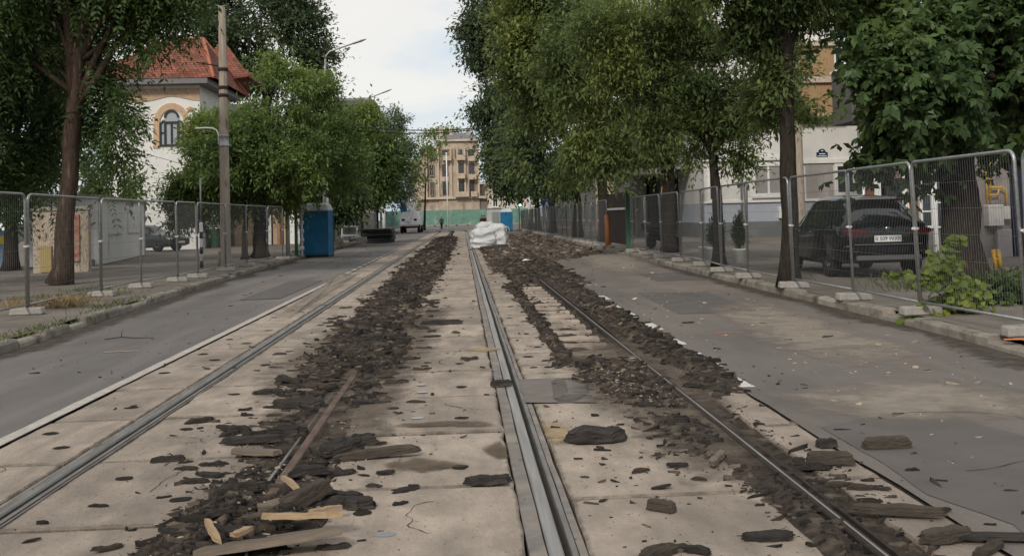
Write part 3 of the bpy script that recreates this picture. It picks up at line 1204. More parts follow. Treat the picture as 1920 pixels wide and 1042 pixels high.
def w_chip(x, y):
    a = math.exp(-((x - 1.45) / .35) ** 2 - ((y - 9.3) / 1.1) ** 2)
    a = max(a, .5 * math.exp(-((x + 1.1) / .5) ** 2 - ((y - 6.0) / 1.0) ** 2))
    a = max(a, .35 * math.exp(-((x - 3.9) / .6) ** 2 - ((y - 10.2) / .9) ** 2))
    a = max(a, .25 * math.exp(-((x + .9) / .3) ** 2 - ((y - 7.8) / .7) ** 2))
    return a


crumbs('stone_chips', 'pale sandy stone chips sprinkled among the dark crumbs', w_chip, lambda x, y: max(0, h_right(x, y) if x > .6 else h_left(x, y)) + .003, (-1.9, 4.8), (4.5, 14), 1700, M['chips'], 9, .007, .028, grow=.01)


def w_loose(x, y):
    return .5 if (x < 5.3 and x > -5.4) else 0


crumbs('loose_grit', 'sparse dark grit lying over slabs and both roadways', w_loose, lambda x, y: .005, (-5.4, 5.3), (4.2, 60), 1300, M['rubble'], 13, .008, .05, grow=.02)
crumbs('litter', 'sparse pale scraps lying on the right roadway', lambda x, y: 1.0 if 2.7 < x < 5.2 else 0, lambda x, y: .012, (2.6, 5.3), (6, 30), 170, M['chips'], 15, .015, .07, grow=.01)

# -------- individual broken pieces


def piece_mesh(name, mat, seed, n=11, lx=1.0, ly=.4, lz=.14, jag=.22, layers=4, bend=0.0, square=0.0):
    rs = random.Random(seed)
    mb = MB()
    out = []
    n = n * 2 + 2
    layers = layers + 3
    for i in range(n):
        a = 2 * math.pi * (i + rs.uniform(-.3, .3)) / n
        ca, sa = math.cos(a), math.sin(a)
        k = 1.0
        if square:
            k = (1 - square) + square / max(abs(ca), abs(sa))
        r = .5 * k * (1 + jag * 1.5 * mnoise.noise(Vector((ca * 2.2, sa * 2.2, seed * 3.7))) + jag * .45 * rs.uniform(-1, 1))
        out.append((ca * r * lx, sa * r * ly))
    rings = []
    for l in range(layers):
        f = l / (layers - 1)
        ring = []
        for i, (x, y) in enumerate(out):
            j = 1 + rs.uniform(-.045, .045) - .16 * f + (.022 if l % 2 else -.018) * (1 - .6 * square)
            if l == layers - 1:
                j -= .08
            z = lz * (f * (.72 + .28 * square + (.6 - .5 * square) * (.5 * (1 - square) + mnoise.noise(Vector((x / lx * 3.0, y / lx * 3.0, seed * 1.3))))) + (rs.uniform(-.05, .05) if 0 < l else 0))
            z += bend * (x / lx) ** 2 * 4
            ring.append((x * j, y * j, z))
        rings.append(ring)
    # rough top
    inner = []
    for (x, y, z) in rings[-1]:
        inner.append((x * .55, y * .5, lz * (.72 + .28 * square + (.6 - .5 * square) * (.5 * (1 - square) + mnoise.noise(Vector((x / lx * 1.6, y / lx * 1.6, seed * 1.3)))) + rs.uniform(-.1, .16) * (1 - .7 * square)) + bend * (x * .5 / lx) ** 2 * 4))
    rings.append(inner)
    mb.loft(rings, cap=True)
    return mb


GROUPS = {'L': 'broken bitumen pieces along the left rubble heap', 'R': 'broken bitumen pieces along the stripped right rail', 'S': 'stray broken pieces on the slabs and roadways'}
PLAB = {'L': 'black broken bitumen slab lying in the long left rubble heap', 'R': 'dark broken bitumen slab lying beside the thin stripped right rail',
        'S': 'small stray dark lump lying by itself on bare paving'}
protos = []
for i in range(9):
    mb = piece_mesh('p', None, 40 + i, n=11 + i % 3, lx=1.0, ly=.26 + .05 * (i % 4), lz=.09 + .03 * (i % 3), jag=.26, bend=(.0, .03, -.02)[i % 3], square=(.0, .6, .3)[i % 3])
    ms = M['chunk'] if i % 4 else M['chunk_b']
    o = mb.build('bitumen_piece', ms)
    protos.append(o)
used = set()


def put_piece(i, x, y, z, s, yaw, tilt, roll, key):
    p = protos[i]
    if i in used:
        o = p.copy()
        COL.objects.link(o)
    else:
        o = p
        used.add(i)
    o.location = (x, y, z)
    o.rotation_euler = (roll, tilt, yaw)
    o.scale = (s, s, s * random.uniform(.7, 1.2))
    tag(o, PLAB[key], 'bitumen piece' if key != 'S' else 'bitumen lump', GROUPS[key])
    if key == 'S':
        o.name = 'bitumen_lump'
    return o


rr = random.Random(21)
cnt = 0
while cnt < 105:
    y = 5.0 * (42 / 5.0) ** rr.random()
    x = rr.uniform(-2.2, -.4)
    w = w_left(x, y)
    if rr.random() > max(0, w + .15):
        continue
    s = rr.uniform(.10, .30) * (1 + y * .014)
    hz = max(h_left(x, y), 0.0)
    put_piece(rr.randrange(9), x, y, hz - .01, s, rr.gauss(0, .35) + (math.pi if rr.random() < .5 else 0), rr.gauss(0, .14), rr.gauss(0, .16), 'L')
    cnt += 1
cnt = 0
while cnt < 60:
    y = 5.4 * (20 / 5.4) ** rr.random()
    x = rr.uniform(-2.25, -.15)
    w = w_left(x, y)
    if w > .25 or rr.random() > math.exp(w * 1.1):
        continue
    put_piece(rr.randrange(9), x, y, max(h_left(x, y), .004), rr.uniform(.07, .22) * (1 + y * .012), rr.gauss(0, .4), rr.gauss(0, .07), rr.gauss(0, .08), 'L')
    cnt += 1
cnt = 0
while cnt < 85:
    y = 6.0 * (36 / 6.0) ** rr.random()
    x = rr.uniform(.9, 2.9)
    w = w_right(x, y)
    if rr.random() > max(0, w) or (1.2 < x < 1.95 and RIB[0] < y < RIB[1]):
        continue
    s = rr.uniform(.09, .24) * (1 + y * .014)
    hz = max(h_right(x, y), 0.0)
    put_piece(rr.randrange(9), x, y, hz - .01, s, rr.gauss(0, .5) + (math.pi if rr.random() < .5 else 0), rr.gauss(0, .15), rr.gauss(0, .18), 'R')
    cnt += 1
STRAY = [(185, 950, .11), (60, 1015, .08), (870, 820, .055), (752, 946, .11), (776, 912, .07), (723, 888, .12), (1240, 915, .12), (1310, 900, .1), (1545, 960, .09),
         (1552, 633, .2), (1683, 778, .1), (1432, 607, .12), (1478, 638, .1), (1290, 606, .2), (1345, 655, .1), (1894, 922, .08), (1712, 884, .09), (1765, 903, .07), (1050, 690, .1), (1130, 940, .06),
         (1000, 690, .08), (880, 675, .2), (905, 690, .08), (1200, 885, .12), (1235, 855, .1), (1270, 875, .14), (855, 625, .15), (735, 720, .2), (795, 688, .09), (350, 880, .16), (395, 893, .2), (440, 908, .22), (365, 905, .18), (415, 870, .12),
         (505, 738, .3), (460, 770, .12), (200, 1032, .15), (330, 1005, .2), (1570, 912, .18), (1610, 918, .15), (1650, 918, .12), (1530, 905, .1), (1535, 875, .07), (1440, 1010, .25), (1300, 1035, .2), (1240, 1040, .3), (1850, 1035, .25), (625, 1030, .16), (1760, 960, .12)]
for (px, py, s) in STRAY:
    q = G(px, py)
    z = .006
    put_piece(rr.randrange(9), q.x, q.y, z, s, rr.uniform(-.7, .7), rr.gauss(0, .06), rr.gauss(0, .06), 'S')
for i, p in enumerate(protos):
    if i not in used:
        bpy.data.objects.remove(p)


def special(name, label, cat, px, py, L, wd, th, yaw, mat, seed, zb=0.0, tilt=0.0, roll=0.0, n=12, jag=.14, square=.7, bend=0.0):
    mb = piece_mesh(name, None, seed, n=n, lx=L, ly=wd, lz=th, jag=jag, square=square, bend=bend)
    o = mb.build(name, mat)
    q = G(px, py, zb)
    o.location = (q.x, q.y, zb)
    o.rotation_euler = (roll, tilt, R(yaw))
    return tag(o, label, cat)


special('bitumen_strip', 'long thick dark strip pointing right from the left heap', 'bitumen strip', 702, 855, .62, .09, .05, 7, M['chunk_b'], 1, .01, tilt=-.06, n=16)
special('bitumen_strip', 'rounded dark strip resting above a longer strip near the left heap', 'bitumen strip', 655, 838, .38, .10, .05, 18, M['chunk'], 2, .03, tilt=-.1)
special('bitumen_strip', 'curled dark strip pointing left out of the heap', 'bitumen strip', 475, 828, .44, .08, .045, 172, M['chunk'], 3, .02, tilt=.05, n=16)
special('bitumen_strip', 'short folded dark strip alone on the slab left of the heap', 'bitumen strip', 315, 864, .22, .05, .035, 12, M['chunk'], 4, .005)
special('bitumen_piece', 'jagged black slab alone beside the middle rail', 'bitumen piece', 912, 905, .27, .11, .045, 4, M['chunk'], 5, .005, jag=.3, square=0)
special('bitumen_piece', 'largest smooth black rounded slab between the middle and stripped rails', 'bitumen piece', 1118, 824, .44, .24, .09, 3, M['chunk'], 6, .006, jag=.1, square=.2)
special('bitumen_block', 'long straight dark block on the patched right roadway', 'bitumen block', 1663, 838, .32, .10, .065, 2, M['chunk_b'], 7, .01, jag=.05, square=1, n=12)
special('bitumen_block', 'broken brown block on the edge between slabs and right roadway', 'bitumen block', 1558, 868, .28, .10, .07, -8, M['chunk_b'], 8, .008, jag=.08, square=.95)
special('bitumen_block', 'short dark block above the broken brown block', 'bitumen block', 1550, 836, .13, .09, .05, 4, M['chunk'], 9, .008, jag=.1, square=.8)
special('bitumen_block', 'tiny dark block touching the front of the broken brown block', 'bitumen block', 1529, 877, .075, .06, .04, 0, M['chunk'], 10, .008, jag=.08, square=.9)
special('bitumen_block', 'tiny dark block on the slab left of the broken brown block', 'bitumen block', 1498, 866, .07, .06, .03, 0, M['chunk'], 16, .008, jag=.1, square=.9)
special('bitumen_block', 'brown block tilted toward an oval pocket on the front slab', 'bitumen block', 1240, 955, .16, .07, .05, -38, M['chunk_b'], 11, .006, jag=.08, square=.9)
special('bitumen_block', 'dark block lying across the grey middle rail', 'bitumen block', 940, 722, .20, .08, .05, 4, M['chunk'], 12, .012, jag=.1, square=.8)
special('bitumen_strip', 'long tapered dark strip lying right of the stripped rail', 'bitumen strip', 1680, 962, .46, .075, .045, -16, M['chunk_b'], 13, .02, n=16)
special('rubber_strip', 'flat dark rubber strip reaching off to the right on the asphalt edge', 'rubber strip', 1868, 1008, .40, .075, .02, -10, M['chunk'], 14, .02, jag=.04, square=1)
special('bitumen_strip', 'dark strip under the end of the flat rubber strip', 'bitumen strip', 1775, 1012, .26, .09, .055, 14, M['chunk_b'], 15, .01)
special('bitumen_piece', 'ragged dark slab at the right side of the front heap', 'bitumen piece', 655, 950, .30, .12, .05, -10, M['chunk'], 17, .005, jag=.3, square=0)
special('bitumen_strip', 'long straight dark plank of bitumen pointing at the middle rail', 'bitumen strip', 828, 607, .62, .10, .06, 1, M['chunk'], 18, .006, jag=.04, square=1)
special('bitumen_piece', 'torn dark slab behind the front heap close to the rusty rail', 'bitumen piece', 640, 848, .34, .2, .07, 30, M['chunk'], 19, .03, jag=.2, square=0)
special('bitumen_piece', 'upright leaning dark block in the front heap beside pale boards', 'bitumen piece', 575, 940, .34, .11, .08, 48, M['chunk_b'], 20, .03, tilt=-.2, jag=.08, square=.8)
special('bitumen_piece', 'ribbed black slab lying against the left of the rusty rail', 'bitumen piece', 560, 762, .42, .20, .06, -6, M['chunk'], 23, .01, jag=.25, square=0, n=16)
special('bitumen_piece', 'crumpled black slab between the ribbed slab and the curled strip', 'bitumen piece', 540, 815, .28, .15, .06, 5, M['chunk'], 24, .01, jag=.2, square=0)


def board(label, px, py, L, wd, th, yaw, mat, zb, tilt=0.0, roll=0.0, seed=0):
    mb = MB()
    rs = random.Random(seed)
    rings = []
    nseg = 6
    for i in range(nseg + 1):
        x = L * (i / nseg - .5)
        w = wd * (.5 + rs.uniform(-.06, .06)) * (.75 if i in (0, nseg) else 1)
        j = rs.uniform(-.004, .004)
        e = rs.uniform(-.03, .03) if i in (0, nseg) else 0
        rings.append([(x + e, -w, j), (x - e, w, j), (x - e * .5, w * .97, th + j), (x + e, -w * .95, th + j)])
    mb.loft(rings, cap=True)
    o = mb.build('wooden_board', mat)
    q = G(px, py, zb)
    o.location = (q.x, q.y, zb)
    o.rotation_euler = (roll, tilt, R(yaw))
    return tag(o, label, 'wooden board')


board('pale raw wooden board lying flat across the front heap', 565, 972, .40, .13, .03, -4, M['wood'], .10, roll=-.25, seed=1)
board('broad grey wooden board at the very front of the heap', 505, 1022, .62, .20, .035, 10, M['woodgrey'], .05, roll=-.2, tilt=-.07, seed=2)
board('slim pale stick standing out steeply on the left of the front heap', 398, 998, .20, .035, .02, -62, M['wood'], .10, tilt=.25, seed=3)
board('slim pale stick leaning against the rail behind the boards', 545, 908, .18, .035, .02, -50, M['wood'], .06, tilt=.25, seed=4)
board('short pale splinter right of the flat raw board', 612, 958, .16, .035, .02, 28, M['wood'], .06, seed=5)
board('short pale stub left of the flat raw board', 452, 1000, .12, .04, .02, 60, M['wood'], .09, seed=6)
board('grey wood piece with a pale edge behind the crumbled front heap', 478, 850, .34, .09, .03, -18, M['woodgrey'], .03, seed=7)
board('grey brown board tucked under the upright leaning block', 540, 945, .36, .10, .03, 40, M['woodgrey'], .02, seed=8)
board('dark dry twig like batten in the stripped bed by the thin rail', 1345, 862, .3, .05, .03, 62, M['woodgrey'], .02, seed=9)

q = G(988, 491, .06)
mb = MB()
mb.loft([[(-.16, -.08, 0), (.1, -.1, .03), (.17, .04, 0), (-.05, .1, .05)], [(-.16, -.08, .012), (.1, -.1, .042), (.17, .04, .012), (-.05, .1, .062)]], cap=True)
tag(mb.build('paper_scrap', M['white'], loc=(q.x, q.y, .1)), 'crumpled white scrap lying on the dark rubble short of the white sacks', 'scrap')

# dry twig on the left road
mb = MB()
q = G(240, 636)
mb.tube([q + Vector((-.32, .0, .01)), q + Vector((-.1, .04, .03)), q + Vector((.12, -.03, .02)), q + Vector((.35, .02, .012))], [.006, .007, .006, .003], 5)
mb.tube([q + Vector((-.1, .04, .03)), q + Vector((-.14, .16, .09)), q + Vector((-.12, .2, .12))], [.005, .004, .002], 5)
tag(mb.build('dry_twig', M['bark_d']), 'dry forked twig lying on the left asphalt road', 'twig')
# ================================================================== TREES
def nrm(a):
    return a / np.maximum(1e-9, np.linalg.norm(a, axis=-1, keepdims=True))


def leaves_from(rs, C, D, mode, ll, lw, nl, droop):
    """C (n,3) spray origins, D (n,3) axes -> leaf quads"""
    n = len(C)
    up = np.array([0, 0, 1.0])
    side = nrm(np.cross(D, up + .35 * rs.normal(size=(n, 3))))
    nor = nrm(np.cross(side, D))
    P, DD, NN = [], [], []
    if mode == 'simple':
        P, DD, NN = [C], [D], [nor]
    elif mode == 'pinnate':
        Lr = ll * (nl * .32)
        for k in range(nl):
            t = (k // 2 + 1) / (nl / 2 + .5)
            s = 1 if k % 2 else -1
            pos = C + D * (Lr * t) + np.array([0, 0, -1.0]) * (droop * Lr * t * t * .7)
            if k == nl - 1:
                d = D + np.array([0, 0, -droop * .8])
            else:
                d = D * .55 + side * (s * .85) + np.array([0, 0, -droop * .45]) + .16 * rs.normal(size=(n, 3))
            P.append(pos)
            DD.append(nrm(d))
            NN.append(nrm(nor + .35 * rs.normal(size=(n, 3))))
    else:   # palmate, drooping leaflets
        for k in range(nl):
            a = (k / (nl - 1) - .5) * 3.6
            d = D * math.cos(a) + side * math.sin(a) + np.array([0, 0, -droop * .55]) + .1 * rs.normal(size=(n, 3))
            P.append(C)
            DD.append(nrm(d) * (1 - .12 * abs(a)))
            NN.append(nrm(nor + .25 * rs.normal(size=(n, 3))))
    P = np.concatenate(P)
    DD = np.concatenate(DD)
    NN = np.concatenate(NN)
    m = len(P)
    sc = .5 + rs.rand(m, 1) ** 1.4 * 1.0
    S = nrm(np.cross(DD, NN))
    NN = nrm(np.cross(S, DD))
    l = ll * sc
    w = lw * sc * .5
    mid = .62 if mode == 'palmate' else .45
    fold = w * rs.uniform(.1, .6, size=(m, 1))
    V = np.stack([P, P + DD * l * mid + S * w + NN * fold, P + DD * l - NN * fold * .6, P + DD * l * mid - S * w + NN * fold], 1)
    return V.reshape(-1, 3)


def crown_verts(rs, blobs, clumps, sprays, mode, ll, lw, nl, sig, droop, shell=.45, outw=.7, hole=.2, hol_f=.55):
    vol = np.array([(b[3] * b[4] + b[3] * b[5] + b[4] * b[5]) * (b[6] if len(b) > 6 else 1.0) for b in blobs])
    alloc = np.maximum(3, (clumps * vol / vol.sum()).astype(int))
    out = []
    seed3 = rs.rand() * 50
    for b, n in zip(blobs, alloc):
        c = np.array(b[:3])
        r = np.array(b[3:6])
        d = nrm(rs.normal(size=(n, 3)))
        # lobed, uneven outline: the radius swings with direction, and some shoots stick out
        lob = np.array([mnoise.noise(Vector((v[0] * 1.9 + seed3, v[1] * 1.9 + c[0], v[2] * 1.9 + c[2]))) for v in d])[:, None]
        rad = (shell + (1 - shell) * rs.rand(n, 1) ** .6) * (1.0 + .42 * lob) * rs.uniform(.85, 1.1, size=(n, 1))
        rad = np.where(rs.rand(n, 1) < .07, rad * 1.12, rad)
        cc = c + d * r * rad
        # hollows where no shoots grow
        hol = np.array([mnoise.noise(Vector((v[0] * hol_f, v[1] * hol_f, v[2] * hol_f * 1.25 + seed3))) for v in cc])
        ok = hol > -hole
        cc, d = cc[ok], d[ok]
        n = len(cc)
        if n == 0:
            continue
        od = nrm(d / r * r.mean())
        size = rs.uniform(.5, 1.4, size=(n, 1, 1))
        # every shoot is a drooping spray stretched along its own axis
        sx = nrm(od * .8 + .5 * rs.normal(size=(n, 3)) + np.array([0, 0, -droop * .9]))[:, None, :]
        g = np.clip(rs.normal(size=(n, sprays, 3)), -1.7, 1.7) * np.array([sig, sig, sig * .7]) * .55 * size
        o = cc[:, None, :] + g + sx * (np.clip(rs.normal(size=(n, sprays, 1)), -1.6, 1.6) * sig * 1.25 * size)
        ax = od[:, None, :] * outw * .6 + sx * .5 + .6 * rs.normal(size=(n, sprays, 3)) + np.array([0, 0, -droop * .5])
        out.append((o.reshape(-1, 3), nrm(ax.reshape(-1, 3))))
    C = np.concatenate([a for a, _ in out])
    D = np.concatenate([a for _, a in out])
    return leaves_from(rs, C, D, mode, ll, lw, nl, droop)


def tree(name, label, base, trunk, r0, r1, blobs, leafm, barkm, seed, clumps=500, sprays=8, mode='simple', ll=.16, lw=.07, nl=7, sig=.3, droop=.4,
         shell=.45, limbs=9, group=None, extra_limbs=(), outw=.7, hole=.2, hol_f=.55):
    rs = np.random.RandomState(seed)
    rp = random.Random(seed)
    base = Vector(base)
    t = thing(name, label, 'tree', base, 0, group)
    mb = MB()
    tp = [Vector(p) for p in trunk]
    n = len(tp)
    # resample trunk
    pts, rad = [], []
    K = 14
    for i in range(K + 1):
        f = i / K * (n - 1)
        a = min(int(f), n - 2)
        q = tp[a].lerp(tp[a + 1], f - a)
        q = q + Vector((mnoise.noise(Vector((seed, i * .4, 0))), mnoise.noise(Vector((seed, i * .4, 5))), 0)) * r0 * .22
        rr_ = r0 + (r1 - r0) * (i / K)
        if i == 0:
            rr_ *= 1.45
        elif i == 1:
            rr_ *= 1.12
        pts.append(q - base)
        rad.append(rr_)
    mb.tube(pts, rad, 12, 0, wob=.16)
    zt_ = tp[-1].z
    order = sorted([b for b in blobs if b[2] > zt_ * .78] or blobs, key=lambda b: -(b[3] * b[5]))[:limbs]
    for b in order:
        c = Vector(b[:3]) - base
        k = min(K, max(5, int(K * rp.uniform(.72, 1.0))))
        s = pts[k]
        e = c + Vector((rp.uniform(-.2, .2) * b[3], rp.uniform(-.2, .2) * b[4], rp.uniform(-.1, .3) * b[5]))
        mid = s.lerp(e, .5) + Vector((0, 0, .12 * (e - s).length))
        rr_ = rad[k] * rp.uniform(.38, .6)
        P = []
        for i in range(7):
            u = i / 6
            q = s * (1 - u) ** 2 + mid * 2 * u * (1 - u) + e * u * u
            P.append(q + Vector((rp.uniform(-1, 1), rp.uniform(-1, 1), rp.uniform(-1, 1))) * (.05 * (1 if 0 < i else 0)))
        mb.tube(P, [rr_ * (1 - .8 * i / 6) for i in range(7)], 7, 0, wob=.1)
        for q in range(4):
            a = P[rp.randint(2, 5)]
            d = Vector((rp.uniform(-1, 1), rp.uniform(-1, 1), rp.uniform(-.4, .9))).normalized() * b[3] * rp.uniform(.5, .9)
            mb.tube([a, a + d * .5 + Vector((0, 0, .08)), a + d], [rr_ * .3, rr_ * .2, rr_ * .06], 5, 0)
    for P, ra in extra_limbs:
        P = [Vector(p) - base for p in P]
        mb.tube(P, ra, 9, 0, wob=.12)
    mb.build('trunk', barkm, t)
    V = crown_verts(rs, blobs, clumps, sprays, mode, ll, lw, nl, sig, droop, shell, outw, hole, hol_f) - np.array(base)
    F = np.arange(len(V)).reshape(-1, 4)
    np_mesh('crown', V, F, leafm, t)
    return t


def B(px, py, Y, rx, rz, ry=None, w=1.0, dy=0.0):
    """crown lobe seen round photo pixel (px,py) at street distance Y, radii in photo pixels"""
    s = FPX / Y
    c = at(px, py, Y + dy)
    return (c.x, c.y, c.z, rx / s, (ry if ry else (rx + rz) * .5) / s, rz / s, w)


LM = {
    'walnut': leaf_mat('leaf_walnut', (0.0720, 0.1138, 0.0378), (0.0404, 0.0698, 0.0251), .32, .42, .35),
    'lime': leaf_mat('leaf_limegreen', (0.1583, 0.2228, 0.0672), (0.0844, 0.1313, 0.0443), .4, .5, .3),
    'dark': leaf_mat('leaf_dark', (0.0621, 0.0969, 0.0397), (0.0398, 0.0641, 0.0280), .3, .5, .25),
    'olive': leaf_mat('leaf_olive', (0.1382, 0.1799, 0.0613), (0.0659, 0.0961, 0.0351), .38, .48, .3),
    'chest': leaf_mat('leaf_chestnut', (0.0779, 0.1231, 0.0431), (0.0450, 0.0751, 0.0272), .3, .38, .4),
    'blue': leaf_mat('leaf_bluegreen', (0.0991, 0.1360, 0.0684), (0.0615, 0.0894, 0.0477), .3, .55, .2),
    'sap': leaf_mat('leaf_yellowgreen', (.20, .25, .050), (.085, .13, .034), .45, .4, 1.2),
    'shrub': leaf_mat('leaf_shrub', (.07, .11, .035), (.045, .075, .025), .35, .5, .9),
    'thuja': leaf_mat('leaf_thuja', (.05, .085, .022), (.035, .06, .018), .25, .6, 2.0),
}
Z = .13


def gp(px, py):
    return G(px, py, Z)


# --- near left: pinnate tree with reddish brown trunk
b0 = gp(112, 534)
Y = b0.y
T = [b0, at(124, 430, Y), at(131, 300, Y), at(140, 190, Y), at(150, 90, Y)]
tree('street_tree', 'big tree with bare reddish brown trunk behind the left fence, hanging feathery leaves', b0, T, .25, .16,
     [B(40, -70, Y, 140, 100), B(190, -90, Y, 150, 100), B(290, -70, Y, 90, 70), B(355, -50, Y, 30, 40), B(50, 60, Y, 80, 100, dy=1.5), B(-70, 80, Y, 130, 160),
      B(235, 0, Y, 70, 34, dy=.8), B(318, 75, Y, 16, 34), B(290, 25, Y, 50, 28), B(200, 140, Y, 24, 60, dy=.6), B(235, 232, Y, 18, 50), B(192, 205, Y, 30, 60, dy=1.2), B(212, 300, Y, 16, 30), B(55, 225, Y, 70, 100, dy=1.6),
      B(10, 300, Y, 80, 60, dy=1.0), B(-120, 260, Y, 110, 120), B(88, 100, Y, 50, 70, dy=2.6)],
     LM['walnut'], M['bark'], 11, clumps=1700, sprays=7, mode='pinnate', ll=.15, lw=.056, nl=13, sig=.30, droop=.75, shell=.35, limbs=14,
     extra_limbs=[([at(140, 190, Y), at(132, 80, Y), at(122, -20, Y), at(100, -140, Y)], [.17, .13, .11, .06]),
                  ([at(146, 120, Y), at(175, 60, Y), at(215, 10, Y), at(280, -60, Y)], [.13, .10, .08, .04]),
                  ([at(150, 90, Y), at(160, 30, Y), at(170, -40, Y)], [.14, .11, .08])])
# darker one behind it, left edge
Y = 36.
b0 = Vector((at(20, 470, Y).x, Y, Z))
tree('street_tree', 'dark leafy tree filling the left edge behind the reddish trunk', b0, [b0, at(22, 380, Y), at(25, 250, Y)], .25, .16,
     [B(30, 120, Y, 120, 110), B(-60, 230, Y, 110, 120), B(60, 290, Y, 75, 75), B(140, 250, Y, 36, 60), B(-20, 340, Y, 70, 60), B(60, 20, Y, 100, 60), B(110, 150, Y, 60, 80), B(160, 110, Y, 36, 60), B(5, 390, Y, 45, 40)],
     LM['walnut'], M['bark_d'], 12, clumps=620, sprays=50, ll=.24, lw=.10, sig=.42, droop=.5)
# low yellowish shrub tree behind kiosk
Y = 50.
b0 = Vector((at(200, 480, Y).x, Y, Z))
tree('small_tree', 'low yellow green tree leaning over the white kiosk roof', b0, [b0, at(203, 420, Y), at(206, 360, Y)], .12, .06,
     [B(205, 345, Y, 50, 38), B(170, 350, Y, 35, 28), B(235, 355, Y, 30, 28), B(190, 318, Y, 40, 24), B(225, 378, Y, 36, 16)], LM['olive'], M['bark_d'], 13, clumps=180, sprays=43, ll=.24, lw=.11, sig=.35, droop=.4)

# --- round lime-green tree, left
b0 = gp(488, 484)
Y = b0.y
tree('street_tree', 'broad rounded light green tree beside the concrete pole, low spreading crown', b0, [b0, at(488, 440, Y), at(492, 360, Y), at(500, 280, Y)], .32, .18,
     [B(500, 290, Y, 140, 100), B(420, 258, Y, 60, 48), B(395, 300, Y, 80, 70), B(352, 330, Y, 58, 45), B(385, 380, Y, 60, 40), B(488, 215, Y, 36, 28), B(520, 150, Y, 42, 46), B(560, 178, Y, 50, 50), B(600, 235, Y, 62, 66),
      B(640, 290, Y, 50, 70), B(625, 340, Y, 55, 36, dy=2), B(530, 365, Y, 60, 36, dy=1), B(455, 375, Y, 60, 34),  B(440, 300, Y, 80, 60, dy=-1.5), B(560, 290, Y, 70, 60, dy=-1.6), B(512, 122, Y, 20, 26), B(610, 165, Y, 26, 30), B(380, 245, Y, 30, 32), B(352, 400, Y, 40, 26), B(335, 365, Y, 40, 40), B(325, 405, Y, 34, 26), B(330, 325, Y, 34, 30)],
     LM['lime'], M['bark_d'], 14, clumps=2800, sprays=44, ll=.18, lw=.068, sig=.26, droop=.35, shell=.4, hole=.22)
b0 = gp(459, 486)
tree('small_tree', 'slim second trunk standing left of the rounded light green tree', b0, [b0, at(459, 440, b0.y), at(463, 370, b0.y)], .13, .08,
     [B(455, 360, b0.y, 45, 28), B(440, 335, b0.y, 40, 30)], LM['lime'], M['bark_d'], 15, clumps=60, sprays=50, ll=.21, lw=.08, sig=.3, limbs=2)
# --- tall dark tree behind the house
Y = 88.
b0 = Vector((at(500, 430, Y).x, Y, Z))
tree('tall_tree', 'tall dark blue green tree rising behind the red roof', b0, [b0, at(500, 250, Y), at(500, 120, Y)], .5, .3,
     [B(490, 60, Y, 100, 80), B(420, 60, Y, 65, 80), B(560, 70, Y, 62, 66), B(500, 0, Y, 80, 50), B(430, 5, Y, 55, 45), B(385, 75, Y, 40, 60), B(590, 110, Y, 36, 40), B(560, 20, Y, 45, 36), B(520, 140, Y, 80, 40), B(615, 98, Y, 18, 16), B(440, 150, Y, 60, 40), B(460, -30, Y, 50, 26)],
     LM['blue'], M['bark_d'], 16, clumps=2200, sprays=26, ll=.36, lw=.17, sig=.55, droop=.25, shell=.5, hol_f=.3)
# --- left row further away
for (px, Y, bl, mt, lb, sd) in (
        (700, 66., [(690, 260, 40, 55), (665, 315, 40, 55), (715, 300, 50, 55), (690, 350, 45, 38), (650, 250, 30, 40), (690, 218, 28, 26)], 'lime', 'mid green tree behind the blue portable toilet in the left row', 17),
        (735, 113., [(735, 290, 42, 62), (752, 340, 30, 45), (715, 350, 35, 40), (735, 235, 30, 34), (700, 300, 30, 60), (765, 285, 16, 28)], 'blue', 'dark dense tree near the truck closing the left row', 18),
        (600, 58., [(600, 330, 42, 60), (640, 370, 36, 30), (590, 390, 40, 18)], 'dark', 'shaded tree directly behind the blue portable toilet roof', 20)):
    b0 = Vector((-8.7 if Y < 100 else -9.5, Y, Z))
    tree('street_tree', lb, b0, [b0, b0 + Vector((.1, 0, 2.2)), Vector((at(px, 330, Y).x * .5 + b0.x * .5, Y, at(px, 330, Y).z))], .22, .13, [B(a, b, Y, c, d) for a, b, c, d in bl], LM[mt], M['bark_d'], sd, clumps=1300, sprays=28, ll=.28, lw=.115, sig=.42, droop=.4, hol_f=.4,
         group='street trees of the left row')
Y = 125.
b0 = Vector((at(795, 420, Y).x, Y, Z))
tree('small_tree', 'thin yellowing tree standing before the ornate old building', b0, [b0, at(797, 390, Y), at(798, 330, Y)], .16, .08,
     [B(795, 290, Y, 26, 28), B(780, 330, Y, 18, 40), B(815, 275, Y, 22, 16), B(775, 390, Y, 12, 25), B(835, 262, Y, 18, 10)], LM['lime'], M['bark_d'], 19, clumps=110, sprays=16, ll=.42, lw=.2, sig=.55, shell=.2, droop=.2)

